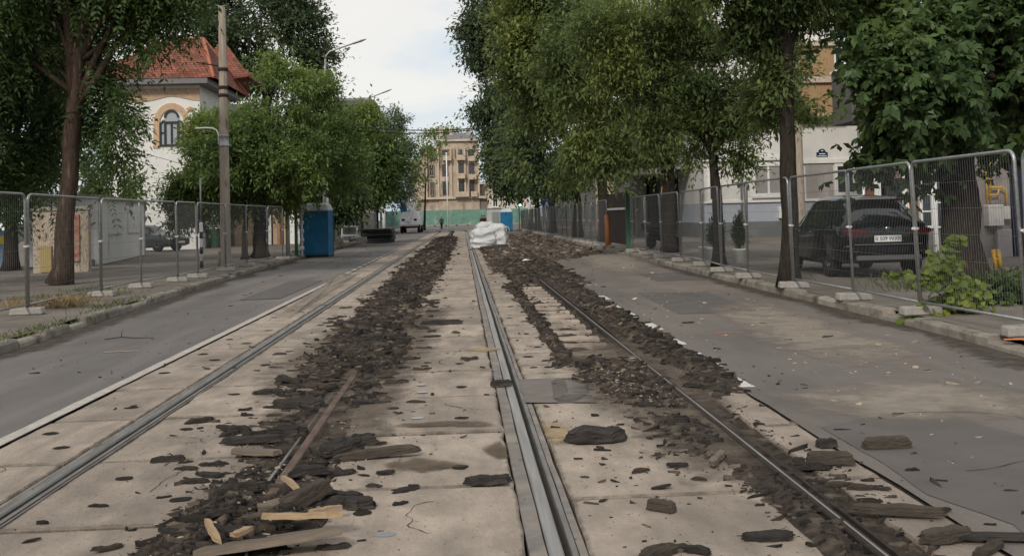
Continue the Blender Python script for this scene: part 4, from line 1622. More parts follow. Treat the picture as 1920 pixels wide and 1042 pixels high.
# --- right row
b0 = gp(1349, 500)
Y = b0.y
tree('street_tree', 'slender olive green tree with curved dark trunk behind the white planters', b0, [b0, at(1347, 430, Y), at(1343, 350, Y), at(1335, 280, Y), at(1300, 215, Y)], .155, .09,
     [B(1210, 60, Y, 95, 70), B(1290, 20, Y, 90, 60), B(1150, 120, Y, 60, 60), B(1230, 150, Y, 80, 60), B(1310, 130, Y, 80, 70), B(1390, 190, Y, 75, 60), B(1330, 240, Y, 80, 45), B(1250, 240, Y, 60, 45), B(1412, 262, Y, 50, 36), B(1440, 225, Y, 36, 46),
      B(1390, 305, Y, 40, 26), B(1180, 195, Y, 50, 40), B(1120, 60, Y, 60, 60), B(1300, 285, Y, 36, 22), B(1460, 120, Y, 60, 60), B(1380, 60, Y, 70, 60), B(1150, 15, Y, 70, 50), B(1490, 205, Y, 18, 26)],
     LM['olive'], M['bark_d'], 31, clumps=2700, sprays=40, ll=.135, lw=.05, sig=.21, droop=.35, shell=.35, hole=.1, hol_f=.8, limbs=14,
     extra_limbs=[([at(1343, 300, Y), at(1330, 262, Y), at(1295, 236, Y), at(1250, 215, Y)], [.07, .055, .04, .025])])
b0 = gp(1480, 538)
Y = b0.y
tree('street_tree', 'straight dark tall trunk in front of the white house, crown out of the top', b0, [b0, at(1480, 420, Y), at(1478, 280, Y), at(1473, 120, Y), at(1468, 20, Y)], .17, .12,
     [B(1440, -10, Y, 110, 70), B(1530, -30, Y, 90, 70), B(1360, -30, Y, 90, 60), B(1420, 70, Y, 60, 50), B(1500, 55, Y, 36, 36), B(1300, -50, Y, 90, 60), B(1450, 150, Y, 26, 46), B(1512, 215, Y, 10, 26), B(1430, 190, Y, 36, 50, dy=1)],
     LM['olive'], M['bark_d'], 32, clumps=1300, sprays=40, ll=.13, lw=.05, sig=.21, droop=.35, shell=.35, hole=.1, hol_f=.8)
b0 = gp(1806, 522)
Y = b0.y
tree('chestnut_tree', 'thick trunked chestnut on the right with large drooping hand shaped leaves', b0, [b0, at(1803, 430, Y), at(1795, 300, Y), at(1785, 180, Y)], .40, .30,
     [B(1760, 80, Y, 130, 80), B(1660, 50, Y, 70, 50), B(1700, 130, Y, 95, 60, dy=-1), B(1850, 60, Y, 120, 90), B(1900, 170, Y, 90, 90), B(1650, 125, Y, 34, 30), B(1575, 10, Y, 50, 36), B(1672, 215, Y, 36, 36), B(1700, 250, Y, 62, 52), B(1740, 180, Y, 80, 60, dy=-1.2),
      B(1665, 300, Y, 44, 34), B(1720, 320, Y, 26, 20), B(1830, 230, Y, 90, 50, dy=1.6), B(1960, 40, Y, 120, 120), B(1720, -20, Y, 140, 60), B(1590, -20, Y, 70, 40), B(1890, 250, Y, 60, 40, dy=2.4), B(1760, 240, Y, 60, 40)],
     LM['chest'], M['bark_d'], 33, clumps=1000, sprays=15, mode='palmate', ll=.21, lw=.085, nl=6, sig=.3, droop=.9, shell=.45, limbs=12)
Y = 33.
b0 = Vector((at(1940, 470, Y).x, Y, Z))
tree('street_tree', 'black green tree deep in shade behind the chestnut at the right edge', b0, [b0, at(1940, 380, Y), at(1940, 250, Y)], .3, .2,
     [B(1880, 150, Y, 110, 110), B(1960, 230, Y, 100, 80), B(1800, 100, Y, 90, 90), B(1890, 30, Y, 120, 80), B(1760, 210, Y, 50, 60), B(1870, 255, Y, 70, 34), B(1700, 40, Y, 100, 70)],
     LM['dark'], M['bark_d'], 34, clumps=560, sprays=43, ll=.28, lw=.13, sig=.42)
b0 = gp(1255, 478)
Y = 36.
b0 = Vector((at(1255, 480, Y).x, Y, Z))
tree('street_tree', 'dark trunk between the glossy entrance posts, second in the right row', b0, [b0, at(1254, 400, Y), at(1252, 300, Y), at(1240, 180, Y)], .27, .2,
     [B(1180, 100, Y, 110, 90), B(1100, 150, Y, 80, 80), B(1240, 180, Y, 90, 70), B(1120, 240, Y, 70, 60), B(1190, 250, Y, 60, 50), B(1290, 240, Y, 60, 50), B(1140, 30, Y, 90, 60), B(1260, 60, Y, 80, 60), B(1080, 70, Y, 60, 70), B(1150, 305, Y, 46, 34), B(1230, 290, Y, 50, 24), B(1040, 130, Y, 34, 50), B(1090, 290, Y, 50, 40)],
     LM['olive'], M['bark_d'], 35, clumps=800, sprays=54, ll=.22, lw=.08, sig=.38, droop=.6, shell=.4)
GR = 'street trees of the right row'
for (px, Y, bl, mt, lb, sd, cl) in (
        (1085, 52., [(1090, 40, 90, 80), (1020, 60, 70, 80), (1050, 150, 90, 80), (980, 130, 55, 60), (1110, 220, 80, 70), (1020, 240, 60, 60), (1060, 320, 60, 40), (960, 50, 50, 60), (1130, 320, 44, 34), (1000, 300, 50, 40), (1000, -20, 80, 50)], 'olive', 'large full tree of the right row above the covered barrier', 36, 800),
        (1000, 64., [(960, 60, 70, 70), (920, 40, 46, 50), (900, 90, 34, 40), (960, 150, 60, 70), (930, 0, 60, 40), (1000, 200, 50, 70), (985, 280, 50, 60), (905, 20, 40, 40), (1020, 330, 45, 28), (925, 130, 34, 40), (885, 55, 22, 22), (960, -30, 60, 30)], 'blue', 'tallest blue green tree of the right row leaning over the street', 37, 900),
        (1030, 82., [(940, 210, 42, 50), (934, 270, 34, 44), (912, 215, 24, 26), (960, 300, 45, 50), (944, 335, 30, 32), (968, 338, 40, 20), (897, 178, 18, 20), (890, 205, 14, 13), (915, 165, 26, 30)], 'blue', 'loose bluish tree whose thin sprays touch the far roof', 38, 620),
        (1045, 98., [(960, 318, 45, 40), (950, 340, 28, 22), (990, 325, 42, 36), (1040, 345, 40, 36)], 'dark', 'far low dark tree above the traffic light', 39, 320)):
    b0 = Vector((7.3, Y, Z))
    tree('street_tree', lb, b0, [b0, b0 + Vector((0, 0, 2.4)), b0 + Vector((-.5, 0, 5.5)), b0 + Vector((-.9, 0, 9.0 if Y < 80 else 6.5))], .3, .17, [B(a, b, Y, c, d) for a, b, c, d in bl], LM[mt], M['bark_d'], sd, clumps=int(cl * 2.2), sprays=30,
         ll=.15 + Y * .0022, lw=.065 + Y * .001, sig=.36 + Y * .002, droop=.4, shell=.35, hol_f=.4, group=GR)

# --- plants near the ground


def leafy(name, label, cat, base, blobs, leafm, seed, clumps, sprays, mode, ll, lw, nl=7, sig=.1, droop=.4, shell=.3, stems=5, stemm=None, round_=False, group=None):
    rs = np.random.RandomState(seed)
    rp = random.Random(seed)
    base = Vector(base)
    t = thing(name, label, cat, base, 0, group)
    mb = MB()
    for i in range(stems):
        b = blobs[i % len(blobs)]
        e = Vector(b[:3]) - base + Vector((rp.uniform(-.5, .5) * b[3], rp.uniform(-.5, .5) * b[4], rp.uniform(-.2, .5) * b[5]))
        s = Vector((rp.uniform(-.06, .06), rp.uniform(-.06, .06), -.02))
        mid = s.lerp(e, .5) + Vector((rp.uniform(-.05, .05), rp.uniform(-.05, .05), .05))
        mb.tube([s, mid, e], [.014, .01, .004], 5)
    mb.build('stem', stemm or M['bark_d'], t)
    if round_:
        vol = np.array([b[3] * b[5] for b in blobs])
        al = np.maximum(2, (clumps * vol / vol.sum()).astype(int))
        Vl, Fl = [], []
        base_i = 0
        for b, n in zip(blobs, al):
            for _ in range(n):
                d = nrm(rs.normal(size=3))
                c = np.array(b[:3]) + d * np.array(b[3:6]) * (.4 + .6 * rs.rand())
                nor = nrm(d * .5 + np.array([0, -.35, .7]) + .45 * rs.normal(size=3))
                u = nrm(np.cross(nor, rs.normal(size=3)))
                v = np.cross(nor, u)
                s = ll * rs.uniform(.5, 1.15)
                ring = []
                for k in range(9):
                    a = 2 * math.pi * k / 9
                    r = s * .5 * (1.0 if k else 1.25)
                    lift = .12 * s * math.cos(2 * a)
                    ring.append(c + u * math.cos(a) * r + v * math.sin(a) * r * .92 + nor * lift)
                Vl += ring + [c - nor * .06 * s]
                for k in range(9):
                    Fl.append((base_i + k, base_i + (k + 1) % 9, base_i + 9))
                base_i += 10
        V = np.array(Vl) - np.array(base)
        F = np.array(Fl)
        np_mesh('foliage', V, F, leafm, t, smooth=True)
    else:
        V = crown_verts(rs, blobs, clumps, sprays, mode, ll, lw, nl, sig, droop, shell, .7, .9) - np.array(base)
        np_mesh('foliage', V, np.arange(len(V)).reshape(-1, 4), leafm, t)
    return t


Y = 13.2
b0 = Vector((at(1775, 600, Y).x, Y, Z))
leafy('sapling', 'bright yellow green sapling with big round leaves growing through the right fence', 'sapling', b0,
      [B(1775, 485, Y, 34, 38), B(1795, 448, Y, 24, 16), B(1755, 510, Y, 32, 22), B(1785, 550, Y, 54, 46), B(1822, 565, Y, 44, 34), B(1750, 585, Y, 48, 30), B(1845, 545, Y, 26, 16), B(1720, 602, Y, 40, 18), B(1692, 617, Y, 26, 11), B(1785, 612, Y, 90, 16), B(1735, 525, Y, 26, 16), B(1700, 515, Y, 34, 9, dy=.3), B(1668, 517, Y, 18, 7, dy=.3), B(1860, 600, Y, 40, 18)],
      LM['sap'], 51, 760, 1, 'round', .115, .1, stems=10, round_=True)
Y = 14.3
b0 = Vector((at(1850, 590, Y).x, Y, Z))
leafy('bush', 'low dark green weeds behind the fence right of the yellow sapling', 'bush', b0,
      [B(1850, 580, Y, 60, 34), B(1900, 590, Y, 50, 28), B(1820, 600, Y, 40, 24), B(1890, 545, Y, 40, 22), B(1940, 570, Y, 50, 40), B(1830, 540, Y, 30, 24)],
      LM['shrub'], 52, 300, 10, 'simple', .13, .07, sig=.14, stems=8)
# tree-pit weeds and dry grass below the left tree


def grass(name, label, spots, mat, seed, n, hgt, wd=.006, lean=.35):
    rs = np.random.RandomState(seed)
    Vs = []
    for (x, y, rx, ry) in spots:
        k = n
        p = np.stack([x + rs.normal(size=k) * rx, y + rs.normal(size=k) * ry, np.full(k, Z)], 1)
        h = hgt * rs.uniform(.35, 1.2, size=(k, 1))
        dr = np.concatenate([rs.normal(size=(k, 2)) * lean, np.ones((k, 1))], 1)
        dr = nrm(dr)
        sd = nrm(np.cross(dr, rs.normal(size=(k, 3)))) * wd
        Vs.append(np.stack([p - sd, p + sd, p + dr * h * .6 + sd * .8 + np.array([0, 0, -.0]), p + dr * h + np.concatenate([dr[:, :2] * .35 * h, -.12 * h], 1)], 1).reshape(-1, 3))
    V = np.concatenate(Vs)
    o = np_mesh(name, V, np.arange(len(V)).reshape(-1, 4), mat)
    return tag(o, label, 'grass', kind='stuff')


M['drygrass'] = leaf_mat('grass_dry', (.30, .23, .13), (.19, .145, .08), .3, .7, 1.5)
M['greengrass'] = leaf_mat('grass_green', (.09, .12, .035), (.06, .08, .03), .35, .6, 1.5)
q = gp(128, 575)
grass('grass', 'dry straw grass tuft at the foot of the left tree', [(q.x, q.y, .22, .22), (q.x - .5, q.y - .3, .3, .15)], M['drygrass'], 61, 320, .26, .003)
q2 = gp(90, 560)
grass('grass', 'green weeds around the left tree trunk and along the left kerb', [(q2.x, q2.y, .35, .35), (q2.x + .9, q2.y + .5, .3, .3), (gp(170, 545).x, gp(170, 545).y, .3, .3), (-6.1, 11.5, .12, .9), (-6.0, 14.5, .1, .8), (-6.35, 19, .15, 1.0), (-6.0, 9.3, .1, .5),
                                                                            (gp(80, 505).x, gp(80, 505).y, .6, .5), (gp(145, 497).x, gp(145, 497).y, .4, .3)], M['greengrass'], 62, 260, .11, .0035)
grass('grass', 'green grass patch behind the right fence under the chestnut', [(gp(1880, 520).x, gp(1880, 520).y, 1.2, .8), (gp(1780, 540).x, gp(1780, 540).y, .5, .4)], M['greengrass'], 63, 700, .2, .008)
# ================================================================== FENCES
def arc_pts(cx, cz, r, a0, a1, n=5):
    return [(cx + r * math.cos(a0 + (a1 - a0) * i / n), cz + r * math.sin(a0 + (a1 - a0) * i / n)) for i in range(n + 1)]


PL = 2.76
PH = 2.0


def panel_parts():
    h = PL / 2 - .025
    mb = MB()
    pts = [(-h, .0), (-h, PH - .14)] + arc_pts(-h + .12, PH - .12, .12, math.pi, math.pi / 2) + arc_pts(h - .12, PH - .12, .12, math.pi / 2, 0) + [(h, .0)]
    mb.tube([(x, 0, z) for x, z in pts], .021, 8)
    mb.tube([(-h, 0, .15), (h, 0, .15)], .018, 8)
    fr = mb.v, mb
    wm = MB()
    n = 44
    for i in range(1, n):
        x = -h + 2 * h * i / n
        wm.tube([(x, 0, .13), (x, 0, PH - .015 if abs(x) < h - .12 else PH - .06)], .0019, 3, cap=False, smooth=False)
    for z in (.42, .74, 1.06, 1.38, 1.70):
        wm.tube([(-h, .004, z), (h, .004, z)], .0028, 4, cap=False, smooth=False)
    cl = MB()
    cl.box((h + .018, -.0, 1.12), (.075, .06, .045), bev=.008)
    cl.tube([(h + .018, -.05, 1.12), (h + .018, .05, 1.12)], .012, 6)
    return mb, wm, cl


M['clamp'] = plain('clamp_zinc', (.7, .7, .68), rough=.4, metallic=.5)
fm, wm, cm = panel_parts()
fr_proto = fm.build('frame', M['galv'])
wm_proto = wm.build('wire_mesh', M['wire'])
cl_proto = cm.build('coupler', M['clamp'])
ft = MB()
ft.box((0, 0, .06), (.54, .22, .12), bev=.02, taper=.94)
ft.box((0, 0, .124), (.2, .09, .006))
foot_proto = ft.build('fence_ballast', M['block'])
# far, shared reduced mesh for the panels that are only a few pixels wide
ORD = ['first', 'second', 'third', 'fourth', 'fifth', 'sixth', 'seventh', 'eighth', 'ninth', 'tenth', 'eleventh', 'twelfth', 'thirteenth', 'fourteenth', 'fifteenth', 'sixteenth', 'seventeenth', 'eighteenth', 'nineteenth', 'twentieth']


def ordn(i):
    if i < 20:
        return ORD[i]
    if i == 29:
        return 'thirtieth'
    if i == 39:
        return 'fortieth'
    t = ['twenty', 'thirty', 'forty'][(i + 1) // 10 - 2]
    return t + '-' + ORD[(i + 1) % 10 - 1]


first = {'used': False}


def fence_panel(A, Bp, label, group, z=.15, lean=0.0):
    A, Bp = Vector(A), Vector(Bp)
    mid = (A + Bp) / 2
    d = Bp - A
    t = thing('mesh_fence', label, 'fence panel', (mid.x, mid.y, z), math.atan2(d.y, d.x), group)
    t.rotation_euler[0] = lean
    t.scale = (d.length / PL, 1, 1)
    for pr in (fr_proto, wm_proto, cl_proto):
        if not first['used']:
            o = pr
        else:
            o = pr.copy()
            COL.objects.link(o)
        o.parent = t
    first['used'] = True
    return t


ff = {'used': False}


def foot(P, rz, label, group, z=Z):
    if not ff['used']:
        o = foot_proto
        ff['used'] = True
    else:
        o = foot_proto.copy()
        COL.objects.link(o)
    o.location = (P[0], P[1], z)
    o.rotation_euler = (rnd(-.02, .02), rnd(-.02, .02), rz)
    return tag(o, label, 'ballast block', group)


def run(joints, side, where, start=0):
    for i, (a, b) in enumerate(zip(joints, joints[1:])):
        fence_panel((a[0], a[1], 0), (b[0], b[1], 0), '%s wire mesh fence panel %s' % (ordn(i + start).capitalize(), where), 'mesh fence panels ' + side, lean=rnd(-.035, .035))
    for i, a in enumerate(joints):
        b = joints[min(i + 1, len(joints) - 1)]
        c = joints[max(i - 1, 0)]
        an = math.atan2(b[1] - c[1], b[0] - c[0]) + math.pi / 2
        foot(a, an + rnd(-.12, .12), '%s pale concrete ballast block %s' % (ordn(i + start).capitalize(), where), 'fence ballast blocks ' + side)


# right kerb, near side: joints from the photo's posts
JR = [(6.05, 8.0), (6.10, 10.75)] + [(p.x, p.y) for p in (gp(1727, 590), gp(1601, 563), gp(1488, 540), gp(1403, 522), gp(1353, 510))]
y = JR[-1][1]
JR2 = []
while y < 37:
    y += 2.75
    JR2.append((6.3 + .01 * random.random(), y))
JRn = JR + JR2
run(JRn, 'along the near right kerb', 'along the right kerb, counted from the foreground')
yend = JRn[-1][1]
# covered barrier bay
xb0, yb0 = JRn[-1]
bay = thing('covered_barrier', 'dark brown covered barrier bay with white rail, orange edge and green post', 'barrier', (xb0, yb0 + .1, Z))
mb = MB()
mb.box((-.12, 2.7, 1.25), (.05, 5.0, 2.0))
mb.build('cover_sheet', surf_mat('brown_netting', (.075, .05, .042), (.045, .032, .028), scale=40, rough=.95, stretch=(1, 1, 3)), bay)
mb = MB()
mb.box((-.17, 2.7, 1.62), (.05, 4.6, .09), bev=.01)
mb.build('rail', M['white'], bay)
mb = MB()
mb.tube([(-.2, 4.9, .1), (-.19, 4.9, .7), (-.22, 4.9, 1.4)], [.13, .12, .11], 8)
mb.build('edge_tube', plain('orange_plastic', (.48, .17, .06), rough=.6), bay)
mb = MB()
mb.box((-.12, .1, 1.2), (.16, .16, 2.4), bev=.01)
mb.build('post', plain('green_paint', (.035, .11, .075), rough=.6), bay)
mb = MB()
mb.box((-.2, 4.9, .06), (.5, .3, .12), bev=.02)
mb.build('base_block', M['filler'], bay)
# further right, over the road edge
JR3 = [(6.15 - .006 * i, yb0 + 5.4 + 2.75 * i) for i in range(23)]
run(JR3, 'beyond the covered barrier', 'beyond the brown covered barrier, counted from it')
# left kerb
JL = [(-7.3, 11.2), (-7.25, 14.0)] + [(p.x, p.y) for p in (gp(52, 590), gp(190, 556), gp(265, 540), gp(334, 528), gp(371, 521))] + [(-7.2, 31.2), (-7.15, 34.0), (-7.0, 36.8), (-6.95, 39.6)]
run(JL, 'along the near left kerb', 'along the left kerb, counted from the foreground')
JL2 = [(-7.75, 48 + 2.75 * i) for i in range(17)]
run(JL2, 'beyond the blue toilet', 'beyond the blue portable toilet on the left, counted from it')

# green site fence closing the street
gf = thing('site_fence', 'long green netting site fence closing the far end of the street', 'fence', (-1, 186, 0))
mb = MB()
n = 60
for i in range(n):
    x0, x1 = -14 + 28 * i / n, -14 + 28 * (i + 1) / n
    z0 = 3.0 + .08 * mnoise.noise(Vector((i * .7, 0, 0)))
    z1 = 3.0 + .08 * mnoise.noise(Vector(((i + 1) * .7, 0, 0)))
    w0, w1 = .35 * mnoise.noise(Vector((i * .9, 3, 0))), .35 * mnoise.noise(Vector(((i + 1) * .9, 3, 0)))
    mb.add([(x0, w0, .25), (x1, w1, .25), (x1, w1 * .3, z1), (x0, w0 * .3, z0), (x0, w0 + .04, .25), (x1, w1 + .04, .25), (x1, w1 * .3 + .04, z1), (x0, w0 * .3 + .04, z0)], [(0, 1, 2, 3), (7, 6, 5, 4)])
mb.build('netting', surf_mat('green_netting', (.17, .30, .235), (.11, .21, .165), scale=1.3, rough=.85, third=((.28, .38, .33), .7, .55, .7)), gf)
mb = MB()
for i in range(15):
    mb.tube([(-14 + 2 * i, .1, 0), (-14 + 2 * i, .1, 3.1)], .03, 5)
mb.build('post', M['galv'], gf)
mb = MB()
for i in range(14):
    mb.box((-13 + 2 * i, -.15, .16), (1.7, .4, .32), bev=.03)
mb.build('barrier_blocks', M['block'], gf)

# ================================================================== STREET FURNITURE
# concrete pole with bracket arms
b0 = gp(424, 503)
Y = b0.y
tp_ = at(416, 14, Y)
cp = thing('utility_pole', 'tall weathered concrete utility pole rising behind the left fence', 'utility pole', b0)
mb = MB()
rings = []
for i in range(13):
    f = i / 12
    c = b0.lerp(tp_, f) - b0
    w = .175 + (.115 - .175) * f
    rings.append([(c.x + w * math.cos(a), c.y + w * math.sin(a), c.z) for a in [math.pi / 4 * k + math.pi / 8 for k in range(8)]])
mb.loft(rings, cap=True)
mb.build('shaft', M['pole'], cp)
mb = MB()
for f, px_ in ((.69, 0), (.66, 0), (.76, 0)):
    c = b0.lerp(tp_, f) - b0
    mb.lathe([(.155, -.05), (.165, -.04), (.165, .04), (.155, .05)], c, 10)
mb.build('steel_band', M['railrust'], cp)
mb = MB()
c = b0.lerp(tp_, .49) - b0
mb.lathe([(.165, -.22), (.17, -.2), (.17, -.17), (.163, -.165), (.163, .1), (.17, .11), (.17, .14), (.162, .15)], c, 10)
mb.build('steel_band', M['galv'], cp)
a1 = at(366, 241, Y) - b0
mb = MB()
e = c + Vector((-.17, 0, -.15))
mb.tube([e, e + Vector((0, 0, .32)), e + Vector((-.06, 0, .46)), e + Vector((-.18, 0, .53)), e + Vector((-.4, 0, .55)), Vector((a1.x, a1.y, a1.z))], .026, 7)
mb.build('bracket_arm', M['white'], cp)
c = b0.lerp(tp_, .77) - b0
a2 = at(368, 117, Y) - b0
mb = MB()
mb.tube([c, a2], .022, 6)
a3 = at(383, 86, Y) - b0
mb.tube([b0.lerp(tp_, .9) - b0, a3], .008, 5)
mb.build('span_arm', M['railrust'], cp)
mb = MB()
t_ = tp_ - b0
mb.tube([t_ + Vector((-.22, 0, .1)), t_ + Vector((-.08, 0, .02)), t_ + Vector((.18, 0, .06))], .02, 5)
mb.build('top_iron', M['galv'], cp)
# small stub post next to it
b1 = gp(411, 503)
mb = MB()
mb.tube([(0, 0, 0), (.01, 0, .55)], [.055, .05], 8)
o = mb.build('post_stub', M['pole'], loc=(b1.x, b1.y, Z))
tag(o, 'short stub post at the foot of the concrete pole', 'post')

# concrete pole at the right, in front of the white house
Y = 47.
b0 = Vector((at(1503, 450, Y).x, Y, Z))
mb = MB()
mb.lathe([(.24, 0), (.235, 1), (.17, 9.5), (.165, 9.6)], (0, 0, 0), 8)
o = mb.build('utility_pole', M['pole'], loc=b0)
tag(o, 'grey concrete utility pole close against the white house wall', 'utility pole')

# slim pole with a black and white banded foot
b0 = gp(378, 503)
sp = thing('signal_post', 'slim pole with a black and white banded lower part', 'post', b0)
mb = MB()
mb.tube([(0, 0, 0), (0, 0, 1.5)], .055, 10)
mb.build('banded_base', [M['white']], sp)
for z0 in (0.0, .45, .95):
    mb = MB()
    mb.lathe([(.0575, z0 + .02), (.0575, z0 + .24)], (0, 0, 0), 10)
    mb.build('black_band', M['black'], sp)
mb = MB()
mb.tube([(0, 0, 1.5), (0, 0, 2.95)], .028, 8)
mb.build('upper_pole', M['galv'], sp)

# street lamps
for (px, Y, ax, ay, bend, lb) in ((610, 50., 686, 74, 97, 'nearer tall grey street lamp with an upward arm above the rounded tree'), (679, 70., 734, 168, 186, 'farther tall grey street lamp with an upward arm above the left trees')):
    b0 = Vector((at(px, 430, Y).x, Y, Z))
    top = at(px, bend + 14, Y) - b0
    el = at(px + 8, bend, Y) - b0
    en = at(ax, ay, Y) - b0
    lp = thing('street_lamp', lb, 'street lamp', b0, 0, 'tall street lamps on the left side')
    mb = MB()
    mb.tube([(0, 0, 0), (0, 0, 4), (top.x, top.y, top.z)], [.11, .085, .05], 8)
    mb.build('column', M['galv'], lp)
    mb = MB()
    q = en - (en - el).normalized() * .7
    mb.tube([top, top + Vector((.03, 0, .15)), el, q], [.05, .045, .04, .035], 7)
    mb.build('arm', M['galv'], lp)
    mb = MB()
    d = (en - q).normalized()
    u = Vector((0, 1, 0))
    w_ = d.cross(u)
    rings = []
    for f, hw, hh in ((-.05, .05, .03), (.1, .12, .05), (.45, .15, .055), (.72, .06, .02)):
        p_ = q + d * f
        rings.append([p_ + u * hw * math.cos(a) - w_ * hh * math.sin(a) for a in [k * math.pi / 4 for k in range(8)]])
    mb.loft(rings, cap=True, smooth=True)
    mb.build('lamp_head', M['galv'], lp)

# span wires across the street
for (x0, y0, x1, y1, Y, sag, lb) in ((640, 229, 905, 236, 60., .75, 'upper black span cable sagging across the street'), (640, 236, 905, 238, 60.3, .85, 'lower black span cable sagging across the street')):
    A, Bv = at(x0, y0, Y), at(x1, y1, Y)
    A = A + (A - Bv) * .35
    Bv = Bv + (Bv - A) * .25
    mb = MB()
    mb.tube([A.lerp(Bv, i / 16) + Vector((0, 0, -sag * 4 * (i / 16) * (1 - i / 16) + sag * .5)) for i in range(17)], .034, 5)
    tag(mb.build('span_cable', M['black']), lb, 'cable')
# thin wires by the left house
for (x0, y0, x1, y1, Y, lb) in ((60, 215, 430, 330, 40., 'thin wire sloping down past the white house front'),):
    A, Bv = at(x0, y0, Y), at(x1, y1, Y)
    mb = MB()
    mb.tube([A.lerp(Bv, i / 8) + Vector((0, 0, -.5 * 4 * (i / 8) * (1 - i / 8) * .3)) for i in range(9)], .012, 4)
    tag(mb.build('wire', M['black']), lb, 'wire')


# portable toilets
def toilet(loc, rz, label, door_front, wrinkle):
    t = thing('portable_toilet', label, 'portable toilet', loc, rz)
    blue = surf_mat('blue_plastic', (.012, .165, .32), (.008, .115, .245), scale=1.5, rough=.5, spec=.35, third=((.03, .16, .30), 1.1, .5, .75))
    w, d, h = 1.2, 1.16, 2.02
    mb = MB()
    # walls as displaced sheets (slightly wavy plastic)
    for (ax, sg) in (('y', -1), ('y', 1), ('x', -1), ('x', 1)):
        n, m_ = 14, 22
        vs, fs = [], []
        for i in range(n + 1):
            for j in range(m_ + 1):
                u, z = -.5 + i / n, .1 + (h - .1) * j / m_
                edge_ = min(1, min(i, n - i) / 2, min(j, m_ - j) / 2)
                wv = wrinkle * edge_ * (mnoise.noise(Vector((u * 3 + z * 1.8, z * 1.6 - u * 2.5, sg * 3 + (ax == 'x')))) + .5 * mnoise.noise(Vector((u * 4 + z * 7, z * 2 - u * 7, 9))))
                if ax == 'y':
                    vs.append((u * w, sg * (d / 2 + wv), z))
                else:
                    vs.append((sg * (w / 2 + wv), u * d, z))
        for i in range(n):
            for j in range(m_):
                a = i * (m_ + 1) + j
                f = (a, a + m_ + 1, a + m_ + 2, a + 1)
                fs.append(f if (sg < 0) == (ax == 'y') else f[::-1])
        mb.add(vs, fs, 0, True)
    mb.build('cabin_wall', blue, t)
    for x in (-1, 1):
        for y_ in (-1, 1):
            mb = MB()
            mb.box((x * w / 2, y_ * d / 2, 1.06), (.06, .06, 1.94), bev=.012)
            mb.build('corner_post', blue, t)
    mb = MB()
    mb.box((0, 0, .05), (1.26, 1.22, .09), bev=.02)
    mb.build('skid_base', M['black'], t)
    mb = MB()
    rings = []
    for z, k in ((2.02, 1.04), (2.07, 1.06), (2.10, 1.02), (2.30, .9), (2.36, .7), (2.38, .2)):
        rings.append([(x * k, y_ * k, z) for x, y_ in ((-.6, -.52), (-.54, -.58), (.54, -.58), (.6, -.52), (.6, .52), (.54, .58), (-.54, .58), (-.6, .52))])
    mb.loft(rings, cap=True)
    mb.build('roof', surf_mat('translucent_roof', (.56, .57, .55), (.42, .43, .42), scale=3, rough=.5), t)
    mb = MB()
    mb.tube([(.42, .4, 2.1), (.42, .4, 2.62)], .05, 8)
    mb.build('vent_pipe', M['white'], t)
    if door_front:
        mb = MB()
        mb.box((0, -d / 2 - .02, 1.05), (.8, .03, 1.8), bev=.01)
        mb.build('door', blue, t)
    else:
        mb = MB()
        mb.box((0, -d / 2 - .03, .2), (1.1, .03, .06), bev=.01)
        mb.box((0, -d / 2 - .03, 1.97), (1.1, .03, .05), bev=.01)
        mb.build('wall_batten', blue, t)
    return t


q = G(592, 482)
toilet((q.x, q.y + .5, 0), R(-4), 'blue portable toilet with pale domed roof standing at the left kerb', False, .028)
Y = 108.
q = at(950, 430, Y)
toilet((q.x, Y, 0), 0, 'blue portable toilet with white roof far off beside a grey cabin', True, .01)
q = at(929, 430, Y + 1)
gc = thing('site_cabin', 'grey site cabin left of the far blue toilet', 'cabin', (q.x - .05, Y + 2.2, 0))
mb = MB()
mb.box((0, 0, 1.2), (1.65, 3, 2.4), bev=.03)
mb.build('shell', surf_mat('grey_cladding', (.48, .48, .47), (.4, .4, .39), scale=3, rough=.6), gc)
mb = MB()
mb.box((0, 0, 2.44), (1.8, 3.2, .08), bev=.01)
mb.build('roof', M['galv'], gc)
mb = MB()
mb.box((.1, -1.51, 1.1), (.8, .03, 1.95), bev=.01)
mb.build('door', M['galv'], gc)

# white posts, traffic light, signs
for (px, Y, zt, lb) in ((994, 95., 4.6, 'white cylindrical post right of the traffic light'), (720, 92., 4.6, 'white cylindrical post left of the white truck'), (840, 150., 11.0, 'slim pale tall pole before the ornate old building')):
    b0 = Vector((at(px, 425, Y).x, Y, 0))
    pt = thing('white_post', lb, 'post', b0)
    mb = MB()
    r_ = .17 if zt < 6 else .1
    mb.tube([(0, 0, 0), (0, 0, zt)], [r_, r_ * .8], 10)
    mb.build('shaft', M['white'], pt)
    mb = MB()
    mb.box((0, 0, zt + .08), (.3, .3, .2), bev=.04)
    mb.build('cap', M['white'], pt)
Y = 100.
b0 = Vector((at(974, 425, Y).x, Y, 0))
tl = thing('traffic_light', 'traffic light glowing green under a triangular sign', 'traffic light', b0)
mb = MB()
mb.tube([(0, 0, 0), (0, 0, 4.0)], .06, 8)
mb.build('pole', M['galv'], tl)
mb = MB()
mb.box((.1, -.15, 2.95), (.36, .26, 1.0), bev=.03)
mb.build('housing', M['black'], tl)
for z, mt in ((3.26, plain('lens_red', (.12, .01, .01))), (2.95, plain('lens_amber', (.12, .07, .01))), (2.64, emit_mat('lens_green_lit', (.25, 1.0, .72), 4.5))):
    mb = MB()
    mb.lathe([(.12, 0), (.11, -.03), (.0, -.045)], (.1, -.29, z), 12, axis='y')
    mb.build('lens', mt, tl)
mb = MB()
mb.prism([(-.42, 0), (.42, 0), (0, .74)], (.05, -.1, 3.7), (1, 0, 0), (0, 1, 0), (0, 0, 1), .03)
